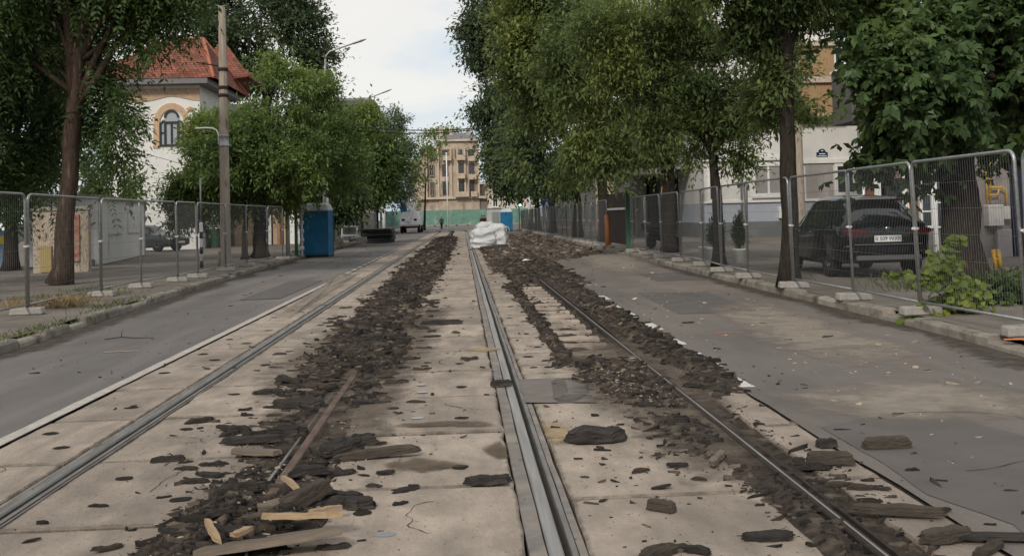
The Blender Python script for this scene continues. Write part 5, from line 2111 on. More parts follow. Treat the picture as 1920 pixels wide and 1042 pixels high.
mb.build('warning_sign', plain('sign_grey_blue', (.10, .13, .22)), tl)
mb = MB()
mb.prism([(-.25, .1), (.25, .1), (0, .54)], (.05, -.115, 3.7), (1, 0, 0), (0, 1, 0), (0, 0, 1), .013)
mb.build('sign_face', plain('sign_pale', (.3, .32, .4)), tl)
Y = 85.
b0 = Vector((at(1026, 425, Y).x, Y, Z))
bs = thing('traffic_sign', 'square blue traffic sign with a white figure below a grey triangle back', 'traffic sign', b0)
mb = MB()
mb.tube([(0, 0, 0), (0, 0, 3.4)], .035, 6)
mb.build('pole', M['galv'], bs)
mb = MB()
mb.box((0, -.06, 2.35), (.75, .03, .75), bev=.01)
mb.build('sign_plate', plain('sign_blue', (.03, .09, .42)), bs)
mb = MB()
mb.prism([(-.2, -.25), (-.1, -.25), (0, 0), (.12, -.25), (.22, -.25), (.08, .08), (.1, .2), (-.05, .25), (-.12, .1)], (0, -.082, 2.35), (1, 0, 0), (0, 1, 0), (0, 0, 1), .01)
mb.build('white_figure', M['white'], bs)
mb = MB()
mb.prism([(-.4, 0), (.4, 0), (0, .7)], (0, -.04, 2.78), (1, 0, 0), (0, 1, 0), (0, 0, 1), .02)
mb.build('triangle_plate', M['galv'], bs)

# ------------------------------------------------------------------ white sacks
M['sack'] = surf_mat('white_sack', (.60, .60, .595), (.46, .46, .46), scale=4, rough=.7, spec=.25, bump=.9, bscale=9)


def sack(label, loc, rx, ry, h, seed, rz=0.0):
    t = thing('bulk_sack', label, 'sack', loc, rz, 'white bulk sacks on the rubble')
    mb = MB()
    rings = []
    n = 44
    for i in range(25):
        f = i / 24
        ring = []
        for k in range(n):
            a = 2 * math.pi * k / n
            sq = 1 / max(abs(math.cos(a)), abs(math.sin(a))) ** .55
            pr = (1 + .10 * math.sin(f * math.pi) - .12 * f)
            if f > .8:
                pr *= 1 - .45 * ((f - .8) / .2) ** 2
            fold = .13 * (1 - 2.2 * abs(mnoise.noise(Vector((math.cos(a) * 1.5, math.sin(a) * 1.5, f * 3.2 + seed))))) + .10 * mnoise.noise(Vector((math.cos(a) * 2.2 + f * 2, math.sin(a) * 2.2, f * 5.5 + seed)))
            r = pr * sq * .88 * (1 + fold)
            z = h * (f + .05 * mnoise.noise(Vector((math.cos(a) * 2, math.sin(a) * 2, seed + 3))) * (f > .3))
            ring.append((math.cos(a) * r * rx, math.sin(a) * r * ry, max(0, z)))
        rings.append(ring)
    mb.loft(rings, cap=True, smooth=True)
    mb.build('bag', M['sack'], t)
    for sx, sy in ((-1, -1), (1, -1), (1, 1), (-1, 1)):
        mb = MB()
        a = Vector((sx * rx * .62, sy * ry * .62, h * .80))
        mb.tube([a, a + Vector((sx * .08, sy * .02, .07)), a + Vector((sx * .17, sy * .05, .02)), a + Vector((sx * .20, sy * .1, -.14)), a + Vector((sx * .16, sy * .06, -.24))], .016, 5)
        mb.build('lifting_loop', M['sack'], t)
    return t


q = G(907, 466)
sack('big full white bulk sack slumped on the rubble by the middle rail', (q.x, q.y + .3, .05), .64, .56, .98, 1.0, R(10))
sack('white bulk sack half hidden behind the big full one, slightly higher', (q.x + .8, q.y + 2.4, .05), .55, .5, 1.15, 7.0, R(-14))
sack('flat white bulk sack dropped left of the higher one behind', (q.x + .25, q.y + 3.4, .05), .55, .5, 1.25, 4.0, R(30))
mb = MB()
mb.box((0, 0, .09), (1.15, .9, .12), bev=.03)
o = mb.build('road_plate', M['chunk'], loc=(q.x + .45, q.y - 1.9, .04))
o.rotation_euler = (0, R(-4), R(14))
tag(o, 'dark flat plate lying tilted in front of the big white sack', 'plate')
mb = MB()
mb.box((0, 0, .05), (.9, .5, .07), bev=.02)
o = mb.build('road_plate', M['chunk'], loc=(q.x + .75, q.y - 3.4, .05))
o.rotation_euler = (R(5), R(3), R(-8))
tag(o, 'smaller dark plate on the rubble nearest to the white sacks', 'plate')

# ------------------------------------------------------------------ stack of dark road plates
q = G(712, 456)
for i in range(6):
    mb = MB()
    w = 2.0 + rnd(-.05, .05)
    mb.box((0, 0, .065), (w, 3.4, .13), bev=.012)
    for k in range(5):
        mb.box((-.8 + .4 * k, -1.715, .065), (.04, .03, .1))
    o = mb.build('road_plate', surf_mat('plate_rubber', (.05 + .02 * (i % 2), .05 + .02 * (i % 2), .052 + .02 * (i % 2)), (.025, .025, .027), scale=6, rough=.75), loc=(q.x - .15 + rnd(-.14, .14), q.y + 1.9 + rnd(-.15, .15), .03 + .158 * i))
    o.rotation_euler = (0, 0, R(rnd(-1.5, 1.5)))
    tag(o, '%s thick black plate of the stack on the left roadway' % ('bottom', 'second lowest', 'third lowest', 'third highest', 'second highest', 'topmost')[i], 'plate', 'stacked black road plates')
    for s in (-.7, .7):
        if i < 5:
            pass

# bins, cabinet, boards on the left
q = gp(401, 465)
gb = thing('wheelie_bin', 'dark green wheelie bin behind the concrete pole', 'bin', (q.x, q.y, Z))
mb = MB()
mb.box((0, 0, .58), (.62, .65, 1.02), taper=1.12, bev=.03)
mb.build('body', plain('bin_green', (.02, .06, .035), rough=.5), gb)
mb = MB()
mb.box((0, -.02, 1.17), (.76, .8, .09), bev=.035, taper=.9)
mb.build('lid', plain('lid_grey', (.55, .58, .55), rough=.4), gb)
for s in (-1, 1):
    mb = MB()
    mb.lathe([(.1, -.03), (.1, .03)], (s * .29, .28, .1), 12, axis='x')
    mb.build('wheel', M['black'], gb)
q = G(626, 455)
cb = thing('utility_cabinet', 'pale grey cabinet right behind the blue portable toilet', 'cabinet', (-7.5, 55, Z))
mb = MB()
mb.box((0, 0, .65), (.75, .5, 1.3), bev=.03)
mb.build('body', M['galv'], cb)
mb = MB()
mb.box((0, -.26, .68), (.66, .02, 1.1), bev=.006)
mb.build('door', plain('cabinet_grey', (.42, .43, .43)), cb)
# white folding trestle and junk by the plates
q = at(656, 450, 64.)
tr = thing('trestle', 'white folding trestle standing beside the stack of black plates', 'trestle', (q.x, 64, .13))
mb = MB()
for s in (-1, 1):
    mb.tube([(s * .5, -.35, 0), (s * .45, 0, 1.05)], .045, 6)
    mb.tube([(s * .5, .35, 0), (s * .45, 0, 1.05)], .045, 6)
mb.build('leg', M['white'], tr)
mb = MB()
mb.box((0, 0, 1.06), (1.15, .12, .1), bev=.01)
mb.box((0, -.2, .5), (.95, .05, .12), bev=.01)
mb.build('beam', M['white'], tr)
for dx, lb in ((.9, 'grey concrete block left of the black plate stack'), (-.6, 'pale concrete block under the far left fence')):
    mb = MB()
    mb.box((0, 0, .2), (.6, .4, .4), bev=.03)
    o = mb.build('concrete_block', M['block'], loc=(q.x + dx, 62.5, .13))
    tag(o, lb, 'block')
q = at(556, 480, 43.)
for dx, c_, lb, hh in ((-.35, (.42, .42, .4), 'grey steel post standing left of the blue portable toilet', 2.3), (.0, (.05, .16, .10), 'green steel post touching the left side of the blue portable toilet', 2.2), (.24, (.6, .6, .58), 'white ribbed post squeezed beside the blue portable toilet', 2.3)):
    mb = MB()
    if c_[0] == .6:
        mb.tube([(0, 0, 0), (0, 0, hh)], .05, 8)
        for k in range(6):
            mb.lathe([(.09, .25 + k * .36), (.09, .4 + k * .36)], (0, 0, 0), 8)
    else:
        mb.tube([(0, 0, 0), (0, 0, hh)], .09 if c_[0] > .2 else .07, 8)
    o = mb.build('steel_post', plain('post_paint', c_), loc=(q.x + dx, 43, Z))
    tag(o, lb, 'post')


# planters and thuja
def planter(px, py, rt, hh, label, lab2, rx, rz, zc, loopseed):
    q = gp(px, py)
    t = thing('planter', label, 'planter', (q.x, q.y, Z), 0, 'white planters at the right trunk')
    mb = MB()
    mb.lathe([(rt * .86, 0), (rt * .97, hh * .9), (rt * 1.03, hh * .91), (rt * 1.04, hh), (rt * .92, hh), (rt * .9, hh - .05), (0.001, hh - .05)], (0, 0, 0), 20)
    mb.build('pot', M['white'], t)
    mb = MB()
    mb.lathe([(rt * .9, hh - .045), (.001, hh - .03)], (0, 0, 0), 16)
    mb.build('soil', M['earth'], t)
    if lab2:
        c = (q.x, q.y, Z + hh)
        leafy('thuja', lab2, 'shrub', c, [(q.x, q.y, Z + zc, rx, rx, rz, 1), (q.x, q.y, Z + zc + rz * .5, rx * .6, rx * .6, rz * .7, 1), (q.x, q.y, Z + zc - rz * .4, rx * .95, rx * .95, rz * .5, 1)], LM['thuja'], loopseed, 240, 12, 'simple', .07, .03, sig=.05, stems=4, droop=-.9)


planter(1322, 486, .17, .38, 'smaller white round planter hidden partly by the larger one', None, .1, .3, .8, 1)
planter(1342, 490, .24, .40, 'larger white round planter holding the leftmost thuja', 'rounded green thuja growing in the larger white planter', .26, .42, .82, 71)
planter(1388, 492, .20, .38, 'white round planter right of the dark curved trunk', 'narrow dark thuja in the planter right of the curved trunk', .18, .42, .80, 72)
# ================================================================== VEHICLES
def catmull(vals, t):
    n = len(vals)
    i = min(int(t), n - 2)
    f = t - i
    p0, p1, p2, p3 = vals[max(i - 1, 0)], vals[i], vals[i + 1], vals[min(i + 2, n - 1)]
    return p1 + .5 * f * (p2 - p0 + f * (2 * p0 - 5 * p1 + 4 * p2 - p3 + f * (3 * (p1 - p2) + p3 - p0)))


def car(name, label, cat, loc, rz, st, paint, wheel_y, wr, plate=None, rear=True, glass_side=(2, 6), rear_glass=None, front_glass=None, track=.79):
    """st: stations (y, zbot, zbelt, zroof, wsill, wbelt, wroof). y=0 rear end, grows to the front"""
    t = thing(name, label, cat, loc, rz)
    glass = M['carglass']
    SUB = 4
    rings, meta = [], []
    ns = len(st)
    for k in range((ns - 1) * SUB + 1):
        tt = k / SUB
        y, zb, zbelt, zr, ws, wb, wrf = [catmull([s[c] for s in st], tt) for c in range(7)]
        arch = 0
        half = [(0, zb), (ws * .86, zb), (ws, zb + .10), (ws + .012, zb + .28), (wb + .01, zbelt - .22), (wb + .004, zbelt - .08), (wb - .03, zbelt),
                (wb - .05, zbelt + .03), (wrf + (wb - .05 - wrf) * .5, zbelt + (zr - zbelt) * .55), (wrf + .02, zr - .09 * min(1, (zr - zbelt) * 3)), (wrf - .1, zr - .015 * min(1, (zr - zbelt) * 3)), (wrf * .5, zr + .012), (0, zr + .018)]
        ring = [(x, y, z) for x, z in half] + [(-x, y, z) for x, z in half[-2:0:-1]]
        rings.append(ring)
        meta.append(tt)
    nh = 13
    n = len(rings[0])
    body, gl = MB(), {}
    vs = [p for r in rings for p in r]
    bf = []
    gparts = {'side_window': [], 'windscreen': [], 'rear_window': []}
    for i in range(len(rings) - 1):
        tm = (meta[i] + meta[i + 1]) / 2
        for j in range(n):
            jj = j if j < nh - 1 else n - 1 - j
            f = (i * n + j, i * n + (j + 1) % n, (i + 1) * n + (j + 1) % n, (i + 1) * n + j)
            f = f[::-1]
            if jj in (7, 8) and glass_side[0] < tm < glass_side[1]:
                gparts['side_window'].append(f)
            elif jj in (9, 10, 11) and rear_glass and rear_glass[0] < tm < rear_glass[1]:
                gparts['rear_window'].append(f)
            elif jj in (9, 10, 11) and front_glass and front_glass[0] < tm < front_glass[1]:
                gparts['windscreen'].append(f)
            else:
                bf.append(f)
    bf.append(tuple(range(n)))
    k = (len(rings) - 1) * n
    bf.append(tuple(range(k + n - 1, k - 1, -1)))
    body.add(vs, bf, 0, True)
    o = body.build('body', paint, t)
    md = o.modifiers.new('split', 'EDGE_SPLIT')
    md.split_angle = R(38)
    for nm, fs in gparts.items():
        if fs:
            g = MB()
            used_ = sorted(set(i for f in fs for i in f))
            mp = {a: b for b, a in enumerate(used_)}
            g.add([vs[i] for i in used_], [tuple(mp[i] for i in f) for f in fs], 0, True)
            g.build(nm, glass, t)
    # wheels with dark arches
    for wy in wheel_y:
        for s in (-1, 1):
            w = MB()
            w.lathe([(wr * .62, -.10), (wr * .95, -.105), (wr, -.07), (wr, .07), (wr * .95, .105), (wr * .62, .10)], (s * track, wy, wr), 24, axis='x')
            wo = w.build('wheel', M['tyre'], t)
            r_ = MB()
            for k2 in range(10):
                a = 2 * math.pi * k2 / 10
                c, sn = math.cos(a), math.sin(a)
                r_.tube([(s * (track + .095), wy + c * .05, wr + sn * .05), (s * (track + .1), wy + c * wr * .62, wr + sn * wr * .62)], [.03, .02], 5)
            r_.lathe([(wr * .60, .0), (wr * .66, .012), (wr * .66, .0)], (s * (track + .09), wy, wr), 20, axis='x')
            r_.build('rim', M['rim'], wo)
            a_ = MB()
            pts = [(math.cos(q) * (wr + .07), math.sin(q) * (wr + .07)) for q in [math.pi * i / 12 for i in range(13)]]
            pts2 = [(math.cos(q) * (wr + .015), math.sin(q) * (wr + .015)) for q in [math.pi * i / 12 for i in range(13)]]
            vs_, fs_ = [], []
            for i in range(13):
                for (u, v), xx in ((pts[i], track + .10), (pts2[i], track + .10), (pts2[i], track - .1), (pts[i], track - .1)):
                    vs_.append((s * xx, wy + u, wr + v))
            for i in range(12):
                for q in range(4):
                    fs_.append((i * 4 + q, i * 4 + (q + 1) % 4, (i + 1) * 4 + (q + 1) % 4, (i + 1) * 4 + q))
            a_.add(vs_, fs_)
            a_.build('wheel_arch', M['black'], t)
    return t


def text_mesh(txt, size, mat, parent, loc, rot, extrude=.002, name='lettering'):
    cu = bpy.data.curves.new(name, 'FONT')
    cu.body = txt
    cu.size = size
    cu.align_x = 'CENTER'
    cu.align_y = 'CENTER'
    cu.extrude = extrude
    cu.materials.append(mat)
    tmp = bpy.data.objects.new(name, cu)
    me = bpy.data.meshes.new_from_object(tmp)
    bpy.data.objects.remove(tmp)
    o = bpy.data.objects.new(name, me)
    COL.objects.link(o)
    o.parent = parent
    o.location = loc
    o.rotation_euler = rot
    return o


M['carglass'] = glass_mat('car_glass', (.012, .014, .016), .05)
M['tyre'] = surf_mat('tyre_rubber', (.022, .022, .022), (.014, .014, .014), scale=20, rough=.85)
M['rim'] = plain('rim_grey', (.09, .09, .095), rough=.35, metallic=.8)
M['chrome'] = plain('chrome', (.6, .6, .6), rough=.15, metallic=1)


def paint_mat(name, c, rough=.22):
    m, nt, out = new_mat(name)
    p = N(nt, 'ShaderNodeBsdfPrincipled')
    p.inputs['Base Color'].default_value = col4(c)
    p.inputs['Roughness'].default_value = rough
    p.inputs['Specular IOR Level'].default_value = .3
    p.inputs['Coat Weight'].default_value = .2
    p.inputs['Coat Roughness'].default_value = .06
    nz = N(nt, 'ShaderNodeTexNoise', i_Scale=2.0, i_Detail=6.0)
    r = ramp(nt, [(.4, (rough,) * 3), (.75, (min(1, rough + .09),) * 3)])
    nt.links.new(nz.outputs[0], r.inputs[0])
    nt.links.new(r.outputs[0], p.inputs['Roughness'])
    nt.links.new(p.outputs[0], out.inputs[0])
    return m


# --- black SUV parked behind the right fence, tail toward the camera
SUV = [  # y, zbot, zbelt, zroof, wsill, wbelt, wroof
    (0.00, .50, .95, 1.02, .62, .70, .56),
    (0.07, .38, 1.03, 1.12, .82, .85, .62),
    (0.34, .31, 1.07, 1.34, .93, .94, .62),
    (0.78, .27, 1.08, 1.60, .95, .975, .60),
    (1.45, .25, 1.06, 1.685, .94, .97, .62),
    (2.30, .25, 1.03, 1.70, .94, .96, .63),
    (2.95, .25, 1.01, 1.60, .94, .96, .62),
    (3.55, .26, 1.00, 1.18, .94, .95, .66),
    (4.20, .28, .94, 1.04, .93, .92, .66),
    (4.62, .34, .80, .88, .84, .83, .62),
    (4.74, .42, .66, .72, .70, .70, .55)]
q = at(1668, 500, 20.0)
suv_loc = (at(1662, 500, 20.1).x, 20.0, Z)
black_paint = paint_mat('suv_black', (.004, .004, .006), .07)
suv = car('parked_suv', 'glossy black SUV parked tail first behind the right mesh fence', 'car', suv_loc, R(-3.0), SUV, black_paint, (.98, 3.78), .37, glass_side=(2.3, 6.9), rear_glass=(1.05, 3.0), front_glass=(5.6, 7.0), track=.83)
mb = MB()
mb.box((0, -.035, .80), (.54, .02, .13), bev=.006)
pl = mb.build('number_plate', M['white'], suv)
text_mesh('B 509 WXR', .105, M['black'], pl, (0, -.048, .80), (R(90), 0, 0))
mb = MB()
mb.lathe([(.05, 0), (.045, -.012), (.0, -.014)], (0, -.012, 1.0), 14, axis='y')
mb.build('badge', M['chrome'], suv)
red = plain('tail_red', (.09, .006, .008), rough=.15)
for s in (-1, 1):
    mb = MB()
    mb.prism([(.36, .90), (.80, .88), (.875, .93), (.86, 1.0), (.70, 1.01), (.40, .965)] if s > 0 else [(-.36, .90), (-.40, .965), (-.70, 1.01), (-.86, 1.0), (-.875, .93), (-.80, .88)], (0, -.02, 0), (1, 0, 0), (0, 1, 0), (0, 0, 1), .12)
    mb.build('tail_light', red, suv)
    mb = MB()
    mb.box((s * .66, .0, .55), (.22, .05, .035), bev=.01)
    mb.build('reflector', red, suv)
    mb = MB()
    rings = []
    for f, w_ in ((0, .5), (.3, 1), (.8, 1), (1, .5)):
        rings.append([(s * (.97 + .22 * f), 3.16 + .05 * f + .07 * w_ * math.cos(a), 1.10 + .075 * w_ * math.sin(a)) for a in [k * math.pi / 4 for k in range(8)]])
    mb.loft(rings, cap=True, smooth=True)
    mb.build('mirror', black_paint, suv)
    mb = MB()
    mb.tube([(s * .955, 1.9, .93), (s * .975, 2.0, .93), (s * .955, 2.1, .93)], .014, 6)
    mb.tube([(s * .955, 2.85, .93), (s * .975, 2.95, .93), (s * .955, 3.05, .93)], .014, 6)
    mb.build('door_handle', M['chrome'], suv)
mb = MB()
rings = []
for x in (-.86, -.8, -.4, 0, .4, .8, .86):
    b = .06 if abs(x) > .82 else 0
    yb = .05 + .10 * (abs(x) / .86) ** 3
    rings.append([(x, yb - .085 + b, .44), (x, yb - .12 + b, .52), (x, yb - .12 + b, .64), (x, yb - .07 + b, .69), (x, yb + .12, .69), (x, yb + .12, .44)])
mb.loft(rings, cap=True)
mb.build('rear_bumper', black_paint, suv)
mb = MB()
mb.box((0, -.04, .42), (1.3, .05, .10), bev=.015)
mb.build('bumper_trim', plain('trim_grey', (.10, .10, .105), rough=.5), suv)
mb = MB()
mb.box((0, -.055, .69), (1.35, .02, .018), bev=.004)
mb.build('chrome_strip', plain('trim_satin', (.3, .3, .31), rough=.3, metallic=.8), suv)
mb = MB()
rings = []
for x in (-.58, -.5, 0, .5, .58):
    rings.append([(x, .62, 1.555), (x, .47, 1.575), (x, .49, 1.60), (x, .84, 1.645)])
mb.loft(rings, cap=True)
mb.build('roof_spoiler', black_paint, suv)
mb = MB()
mb.tube([(0, .24, 1.19), (-.42, .33, 1.29)], .012, 5)
mb.build('rear_wiper', M['black'], suv)

# --- dark sedan in the left lot
SED = [
    (0.00, .40, .84, .90, .70, .74, .58), (0.12, .32, .92, 1.00, .84, .86, .62), (0.75, .26, .95, 1.06, .87, .90, .62), (1.35, .22, .95, 1.36, .88, .91, .56),
    (2.1, .21, .93, 1.44, .88, .91, .57), (2.7, .21, .92, 1.40, .88, .91, .56), (3.35, .22, .90, 1.04, .88, .91, .62), (4.05, .25, .84, .90, .87, .88, .66), (4.5, .32, .70, .76, .80, .80, .60), (4.62, .40, .58, .62, .70, .70, .54)]
q = gp(318, 471)
M['sedan'] = paint_mat('sedan_grey', (.028, .029, .033), .25)
sed = car('parked_sedan', 'dark grey sedan parked in the left lot past the white kiosk', 'car', (q.x - 3.6, q.y + 1.6, Z), R(-112), SED, M['sedan'], (.95, 3.68), .33, glass_side=(2.1, 5.9), rear_glass=(1.9, 3.1), front_glass=(4.7, 6.0), track=.77)
for s in (-1, 1):
    mb = MB()
    mb.prism([(.42, .62), (.76, .66), (.82, .74), (.55, .72)] if s > 0 else [(-.42, .62), (-.55, .72), (-.82, .74), (-.76, .66)], (0, 4.40, 0), (1, 0, 0), (0, 1, 0), (0, 0, 1), .16)
    mb.build('headlight', plain('lamp_glass', (.6, .62, .65), rough=.1), sed)
    mb = MB()
    mb.box((s * 1.0, 3.05, .98), (.16, .12, .12), bev=.04)
    mb.build('mirror', M['sedan'], sed)
mb = MB()
mb.box((0, 4.64, .5), (.52, .03, .11), bev=.006)
mb.build('number_plate', M['white'], sed)
mb = MB()
mb.box((0, 4.63, .64), (.7, .03, .10), bev=.01)
mb.build('grille', M['black'], sed)

# --- white works truck, seen from behind
q = G(768, 437)
tk = thing('works_truck', 'white works truck with folded white lifting arm and blue panel, seen from behind', 'truck', (q.x, q.y, 0), R(-2))
M['tw'] = surf_mat('truck_white', (.84, .84, .83), (.72, .72, .71), scale=2, rough=.45)
mb = MB()
mb.box((0, 3.2, .62), (.9, 6.4, .2), bev=.02)
mb.build('chassis', plain('chassis_maroon', (.06, .02, .02)), tk)
mb = MB()
mb.prism([(-1.05, .95), (1.05, .95), (1.02, 1.6), (.84, 2.35), (-.78, 2.35), (-1.02, 1.6)], (0, .1, 0), (1, 0, 0), (0, 1, 0), (0, 0, 1), 3.4)
mb.build('body', M['tw'], tk)
mb = MB()
mb.box((0, 5.2, 1.55), (2.0, 1.7, 1.8), bev=.12)
mb.build('cab', M['tw'], tk)
mb = MB()
mb.box((0, .04, .85), (2.1, .1, .16), bev=.02)
mb.build('rear_bumper', plain('bumper_grey', (.5, .47, .45)), tk)
for s in (-1, 1):
    mb = MB()
    mb.box((s * .66, .06, 1.46), (.3, .05, .24), bev=.03)
    mb.build('rear_hatch', M['carglass'], tk)
    mb = MB()
    mb.box((s * .9, .05, .72), (.16, .06, .12), bev=.01)
    mb.build('tail_light', red, tk)
    for wy in (1.2, 5.0):
        mb = MB()
        mb.lathe([(.25, -.15), (.42, -.15), (.45, -.1), (.45, .1), (.42, .15), (.25, .15)], (s * .95, wy, .45), 18, axis='x')
        w_ = mb.build('wheel', M['tyre'], tk)
        mb = MB()
        mb.lathe([(.24, 0), (.12, .03), (.0, .04)], (s * 1.1, wy, .45), 14, axis='x')
        mb.build('rim', M['galv'], w_)
mb = MB()
mb.box((-.66, .6, 2.75), (.62, .7, 1.0), bev=.04)
mb.build('control_box', plain('panel_blue', (.03, .20, .50)), tk)
mb = MB()
for a, b, w_ in (((-.8, .2, 3.7), (.3, .1, 2.4), .17), ((.72, .1, 3.3), (-.15, -.06, 1.25), .19), ((-.25, .3, 3.7), (.3, .25, 2.6), .14), ((.0, .4, 2.3), (.72, .3, 3.3), .16)):
    mb.tube([a, b], w_, 6, smooth=False)
mb.build('lifting_arm', M['tw'], tk)
mb = MB()
mb.box((.1, .9, 3.95), (1.0, .8, .4), bev=.05)
mb.build('work_basket', M['tw'], tk)

# --- scooter behind the planters
q = gp(1322, 474)
sc = thing('motor_scooter', 'black motor scooter parked behind the white planters', 'scooter', (q.x - .1, q.y + 4.4, Z), R(38))
for y_ in (0, 1.25):
    mb = MB()
    mb.lathe([(.17, -.05), (.24, -.055), (.26, 0), (.24, .055), (.17, .05)], (0, y_, .26), 18, axis='x')
    mb.build('wheel', M['tyre'], sc)
mb = MB()
rings = []
for y_, z0, z1, w_ in ((1.45, .45, .72, .08), (1.1, .42, .80, .17), (.75, .32, .76, .17), (.5, .25, .36, .15), (.2, .28, .40, .14), (.12, .3, 1.0, .15), (.02, .5, 1.05, .08)):
    rings.append([(w_ * x, y_, z0 + (z1 - z0) * f) for x, f in ((-1, .1), (-.7, 0), (.7, 0), (1, .1), (1, .85), (.6, 1), (-.6, 1), (-1, .85))])
mb.loft(rings, cap=True, smooth=True)
mb.build('body', black_paint, sc)
mb = MB()
mb.box((0, 1.05, .84), (.3, .7, .1), bev=.04)
mb.build('seat', M['tyre'], sc)
mb = MB()
mb.tube([(-.33, .16, 1.06), (-.1, .04, 1.02), (.1, .04, 1.02), (.33, .16, 1.06)], .018, 6)
mb.tube([(0, 0, .26), (0, .06, 1.0)], .03, 6)
mb.build('handlebar', M['black'], sc)
mb = MB()
mb.box((0, 1.5, .92), (.34, .32, .3), bev=.06)
mb.build('top_box', M['black'], sc)
# ================================================================== BUILDINGS
M['plaster_white'] = surf_mat('plaster_white', (.74, .72, .68), (.62, .60, .56), scale=.8, rough=.9, spec=.15, third=((.50, .48, .45), .5, .58, .75), stretch=(1, 1, .4))
M['plaster_pale'] = surf_mat('plaster_pale', (.70, .68, .645), (.60, .58, .55), scale=1.0, rough=.9, spec=.15, third=((.38, .36, .33), .6, .56, .74), stretch=(1, 1, .4))
M['plaster_blue'] = surf_mat('plaster_bluegrey', (.40, .43, .48), (.34, .37, .42), scale=1.0, rough=.9, spec=.15)
M['plinth'] = surf_mat('plinth_grey', (.17, .18, .18), (.12, .125, .125), scale=1.6, rough=.9, spec=.2)
M['ochre'] = surf_mat('ochre_trim', (.55, .38, .24), (.45, .30, .19), scale=3, rough=.9)
M['brownstone'] = surf_mat('aged_facade', (.52, .43, .335), (.34, .27, .205), scale=.45, rough=.95, spec=.1, third=((.20, .145, .11), .35, .5, .68), bump=.4, bscale=3, stretch=(1, 1, .6))
M['brown_d'] = surf_mat('aged_dark', (.16, .115, .085), (.09, .065, .05), scale=1.5, rough=.95)
M['greywall'] = surf_mat('grey_wall', (.30, .28, .26), (.20, .19, .175), scale=1.2, rough=.95, third=((.13, .12, .11), .8, .55, .72))
M['darkwall'] = surf_mat('dark_entry', (.085, .08, .075), (.05, .047, .045), scale=1.5, rough=.9)
M['woodorange'] = surf_mat('varnished_wood', (.43, .29, .16), (.31, .20, .105), scale=4, rough=.6, stretch=(8, 8, .5))
M['woodbrown'] = surf_mat('brown_wood', (.20, .085, .035), (.12, .05, .022), scale=5, rough=.6, stretch=(8, 8, .5))
M['pane'] = glass_mat('window_glass', (.03, .035, .04), .08)
M['pane_bright'] = glass_mat('window_glass_pale', (.32, .34, .35), .06)
M['shutter'] = surf_mat('ribbed_shutter', (.42, .39, .37), (.36, .335, .32), scale=2, rough=.7)


def tile_mat():
    m, nt, out = new_mat('roof_tiles')
    L = nt.links.new
    p = N(nt, 'ShaderNodeBsdfPrincipled')
    p.inputs['Roughness'].default_value = .85
    p.inputs['Specular IOR Level'].default_value = .2
    mp = coords(nt)
    br = N(nt, 'ShaderNodeTexBrick')
    br.inputs['Color1'].default_value = (.30, .118, .08, 1)
    br.inputs['Color2'].default_value = (.20, .075, .05, 1)
    br.inputs['Mortar'].default_value = (.12, .045, .03, 1)
    br.inputs['Scale'].default_value = 1.0
    br.inputs['Mortar Size'].default_value = .018
    br.inputs['Brick Width'].default_value = .24
    br.inputs['Row Height'].default_value = .17
    sx = N(nt, 'ShaderNodeSeparateXYZ')
    L(mp.outputs[0], sx.inputs[0])
    ad = N(nt, 'ShaderNodeMath', operation='ADD')
    L(sx.outputs[0], ad.inputs[0])
    L(sx.outputs[1], ad.inputs[1])
    cx = N(nt, 'ShaderNodeCombineXYZ')
    L(ad.outputs[0], cx.inputs[0])
    L(sx.outputs[2], cx.inputs[1])
    L(cx.outputs[0], br.inputs['Vector'])
    n1 = N(nt, 'ShaderNodeTexNoise', i_Scale=1.2, i_Detail=8.0)
    L(mp.outputs[0], n1.inputs['Vector'])
    r = ramp(nt, [(.35, (.62, .58, .55)), (.7, (1.15, 1.1, 1.05))])
    L(n1.outputs[0], r.inputs[0])
    mx = N(nt, 'ShaderNodeMixRGB', blend_type='MULTIPLY')
    mx.inputs[0].default_value = 1
    L(br.outputs[0], mx.inputs[1])
    L(r.outputs[0], mx.inputs[2])
    L(mx.outputs[0], p.inputs['Base Color'])
    b = N(nt, 'ShaderNodeBump')
    b.inputs['Strength'].default_value = .7
    b.inputs['Distance'].default_value = .05
    L(br.outputs['Fac'], b.inputs['Height'])
    b.invert = True
    L(b.outputs[0], p.inputs['Normal'])
    L(p.outputs[0], out.inputs[0])
    return m


M['tiles'] = tile_mat()


def window(root, off, x, z, w, h, y, frame=None, pane=None, fw=.08, mull=(1, 0), sill=True, dep=.05, name='window', proud=.03):
    """window facing -y on the wall plane y; coordinates world, stored relative to off"""
    frame = frame or M['white']
    pane = pane or M['pane']
    yf = y - proud
    mb = MB()
    for (cx, cz, sx, sz) in ((x - w / 2 + fw / 2, z + h / 2, fw, h), (x + w / 2 - fw / 2, z + h / 2, fw, h), (x, z + fw / 2, w - 2 * fw, fw), (x, z + h - fw / 2, w - 2 * fw, fw)):
        mb.box((cx, yf, cz), (sx, dep + proud * 2, sz))
    for i in range(mull[0]):
        mb.box((x - w / 2 + w * (i + 1) / (mull[0] + 1), yf + .004, z + h / 2), (fw * .7, dep, h - 2 * fw))
    for i in range(mull[1]):
        mb.box((x, yf + .008, z + h * (i + 1) / (mull[1] + 1)), (w - 2 * fw, dep * .8, fw * .6))
    o = mb.build(name, frame, root, off)
    mb = MB()
    mb.add([(x - w / 2 + fw * .6, yf + .01, z + fw * .6), (x + w / 2 - fw * .6, yf + .01, z + fw * .6), (x + w / 2 - fw * .6, yf + .01, z + h - fw * .6), (x - w / 2 + fw * .6, yf + .01, z + h - fw * .6)], [(0, 1, 2, 3)])
    mb.build('pane', pane, o, off)
    if sill:
        mb = MB()
        mb.box((x, yf - .06, z - .045), (w + .16, .16, .07))
        mb.build('sill', frame, o, off)
    return o


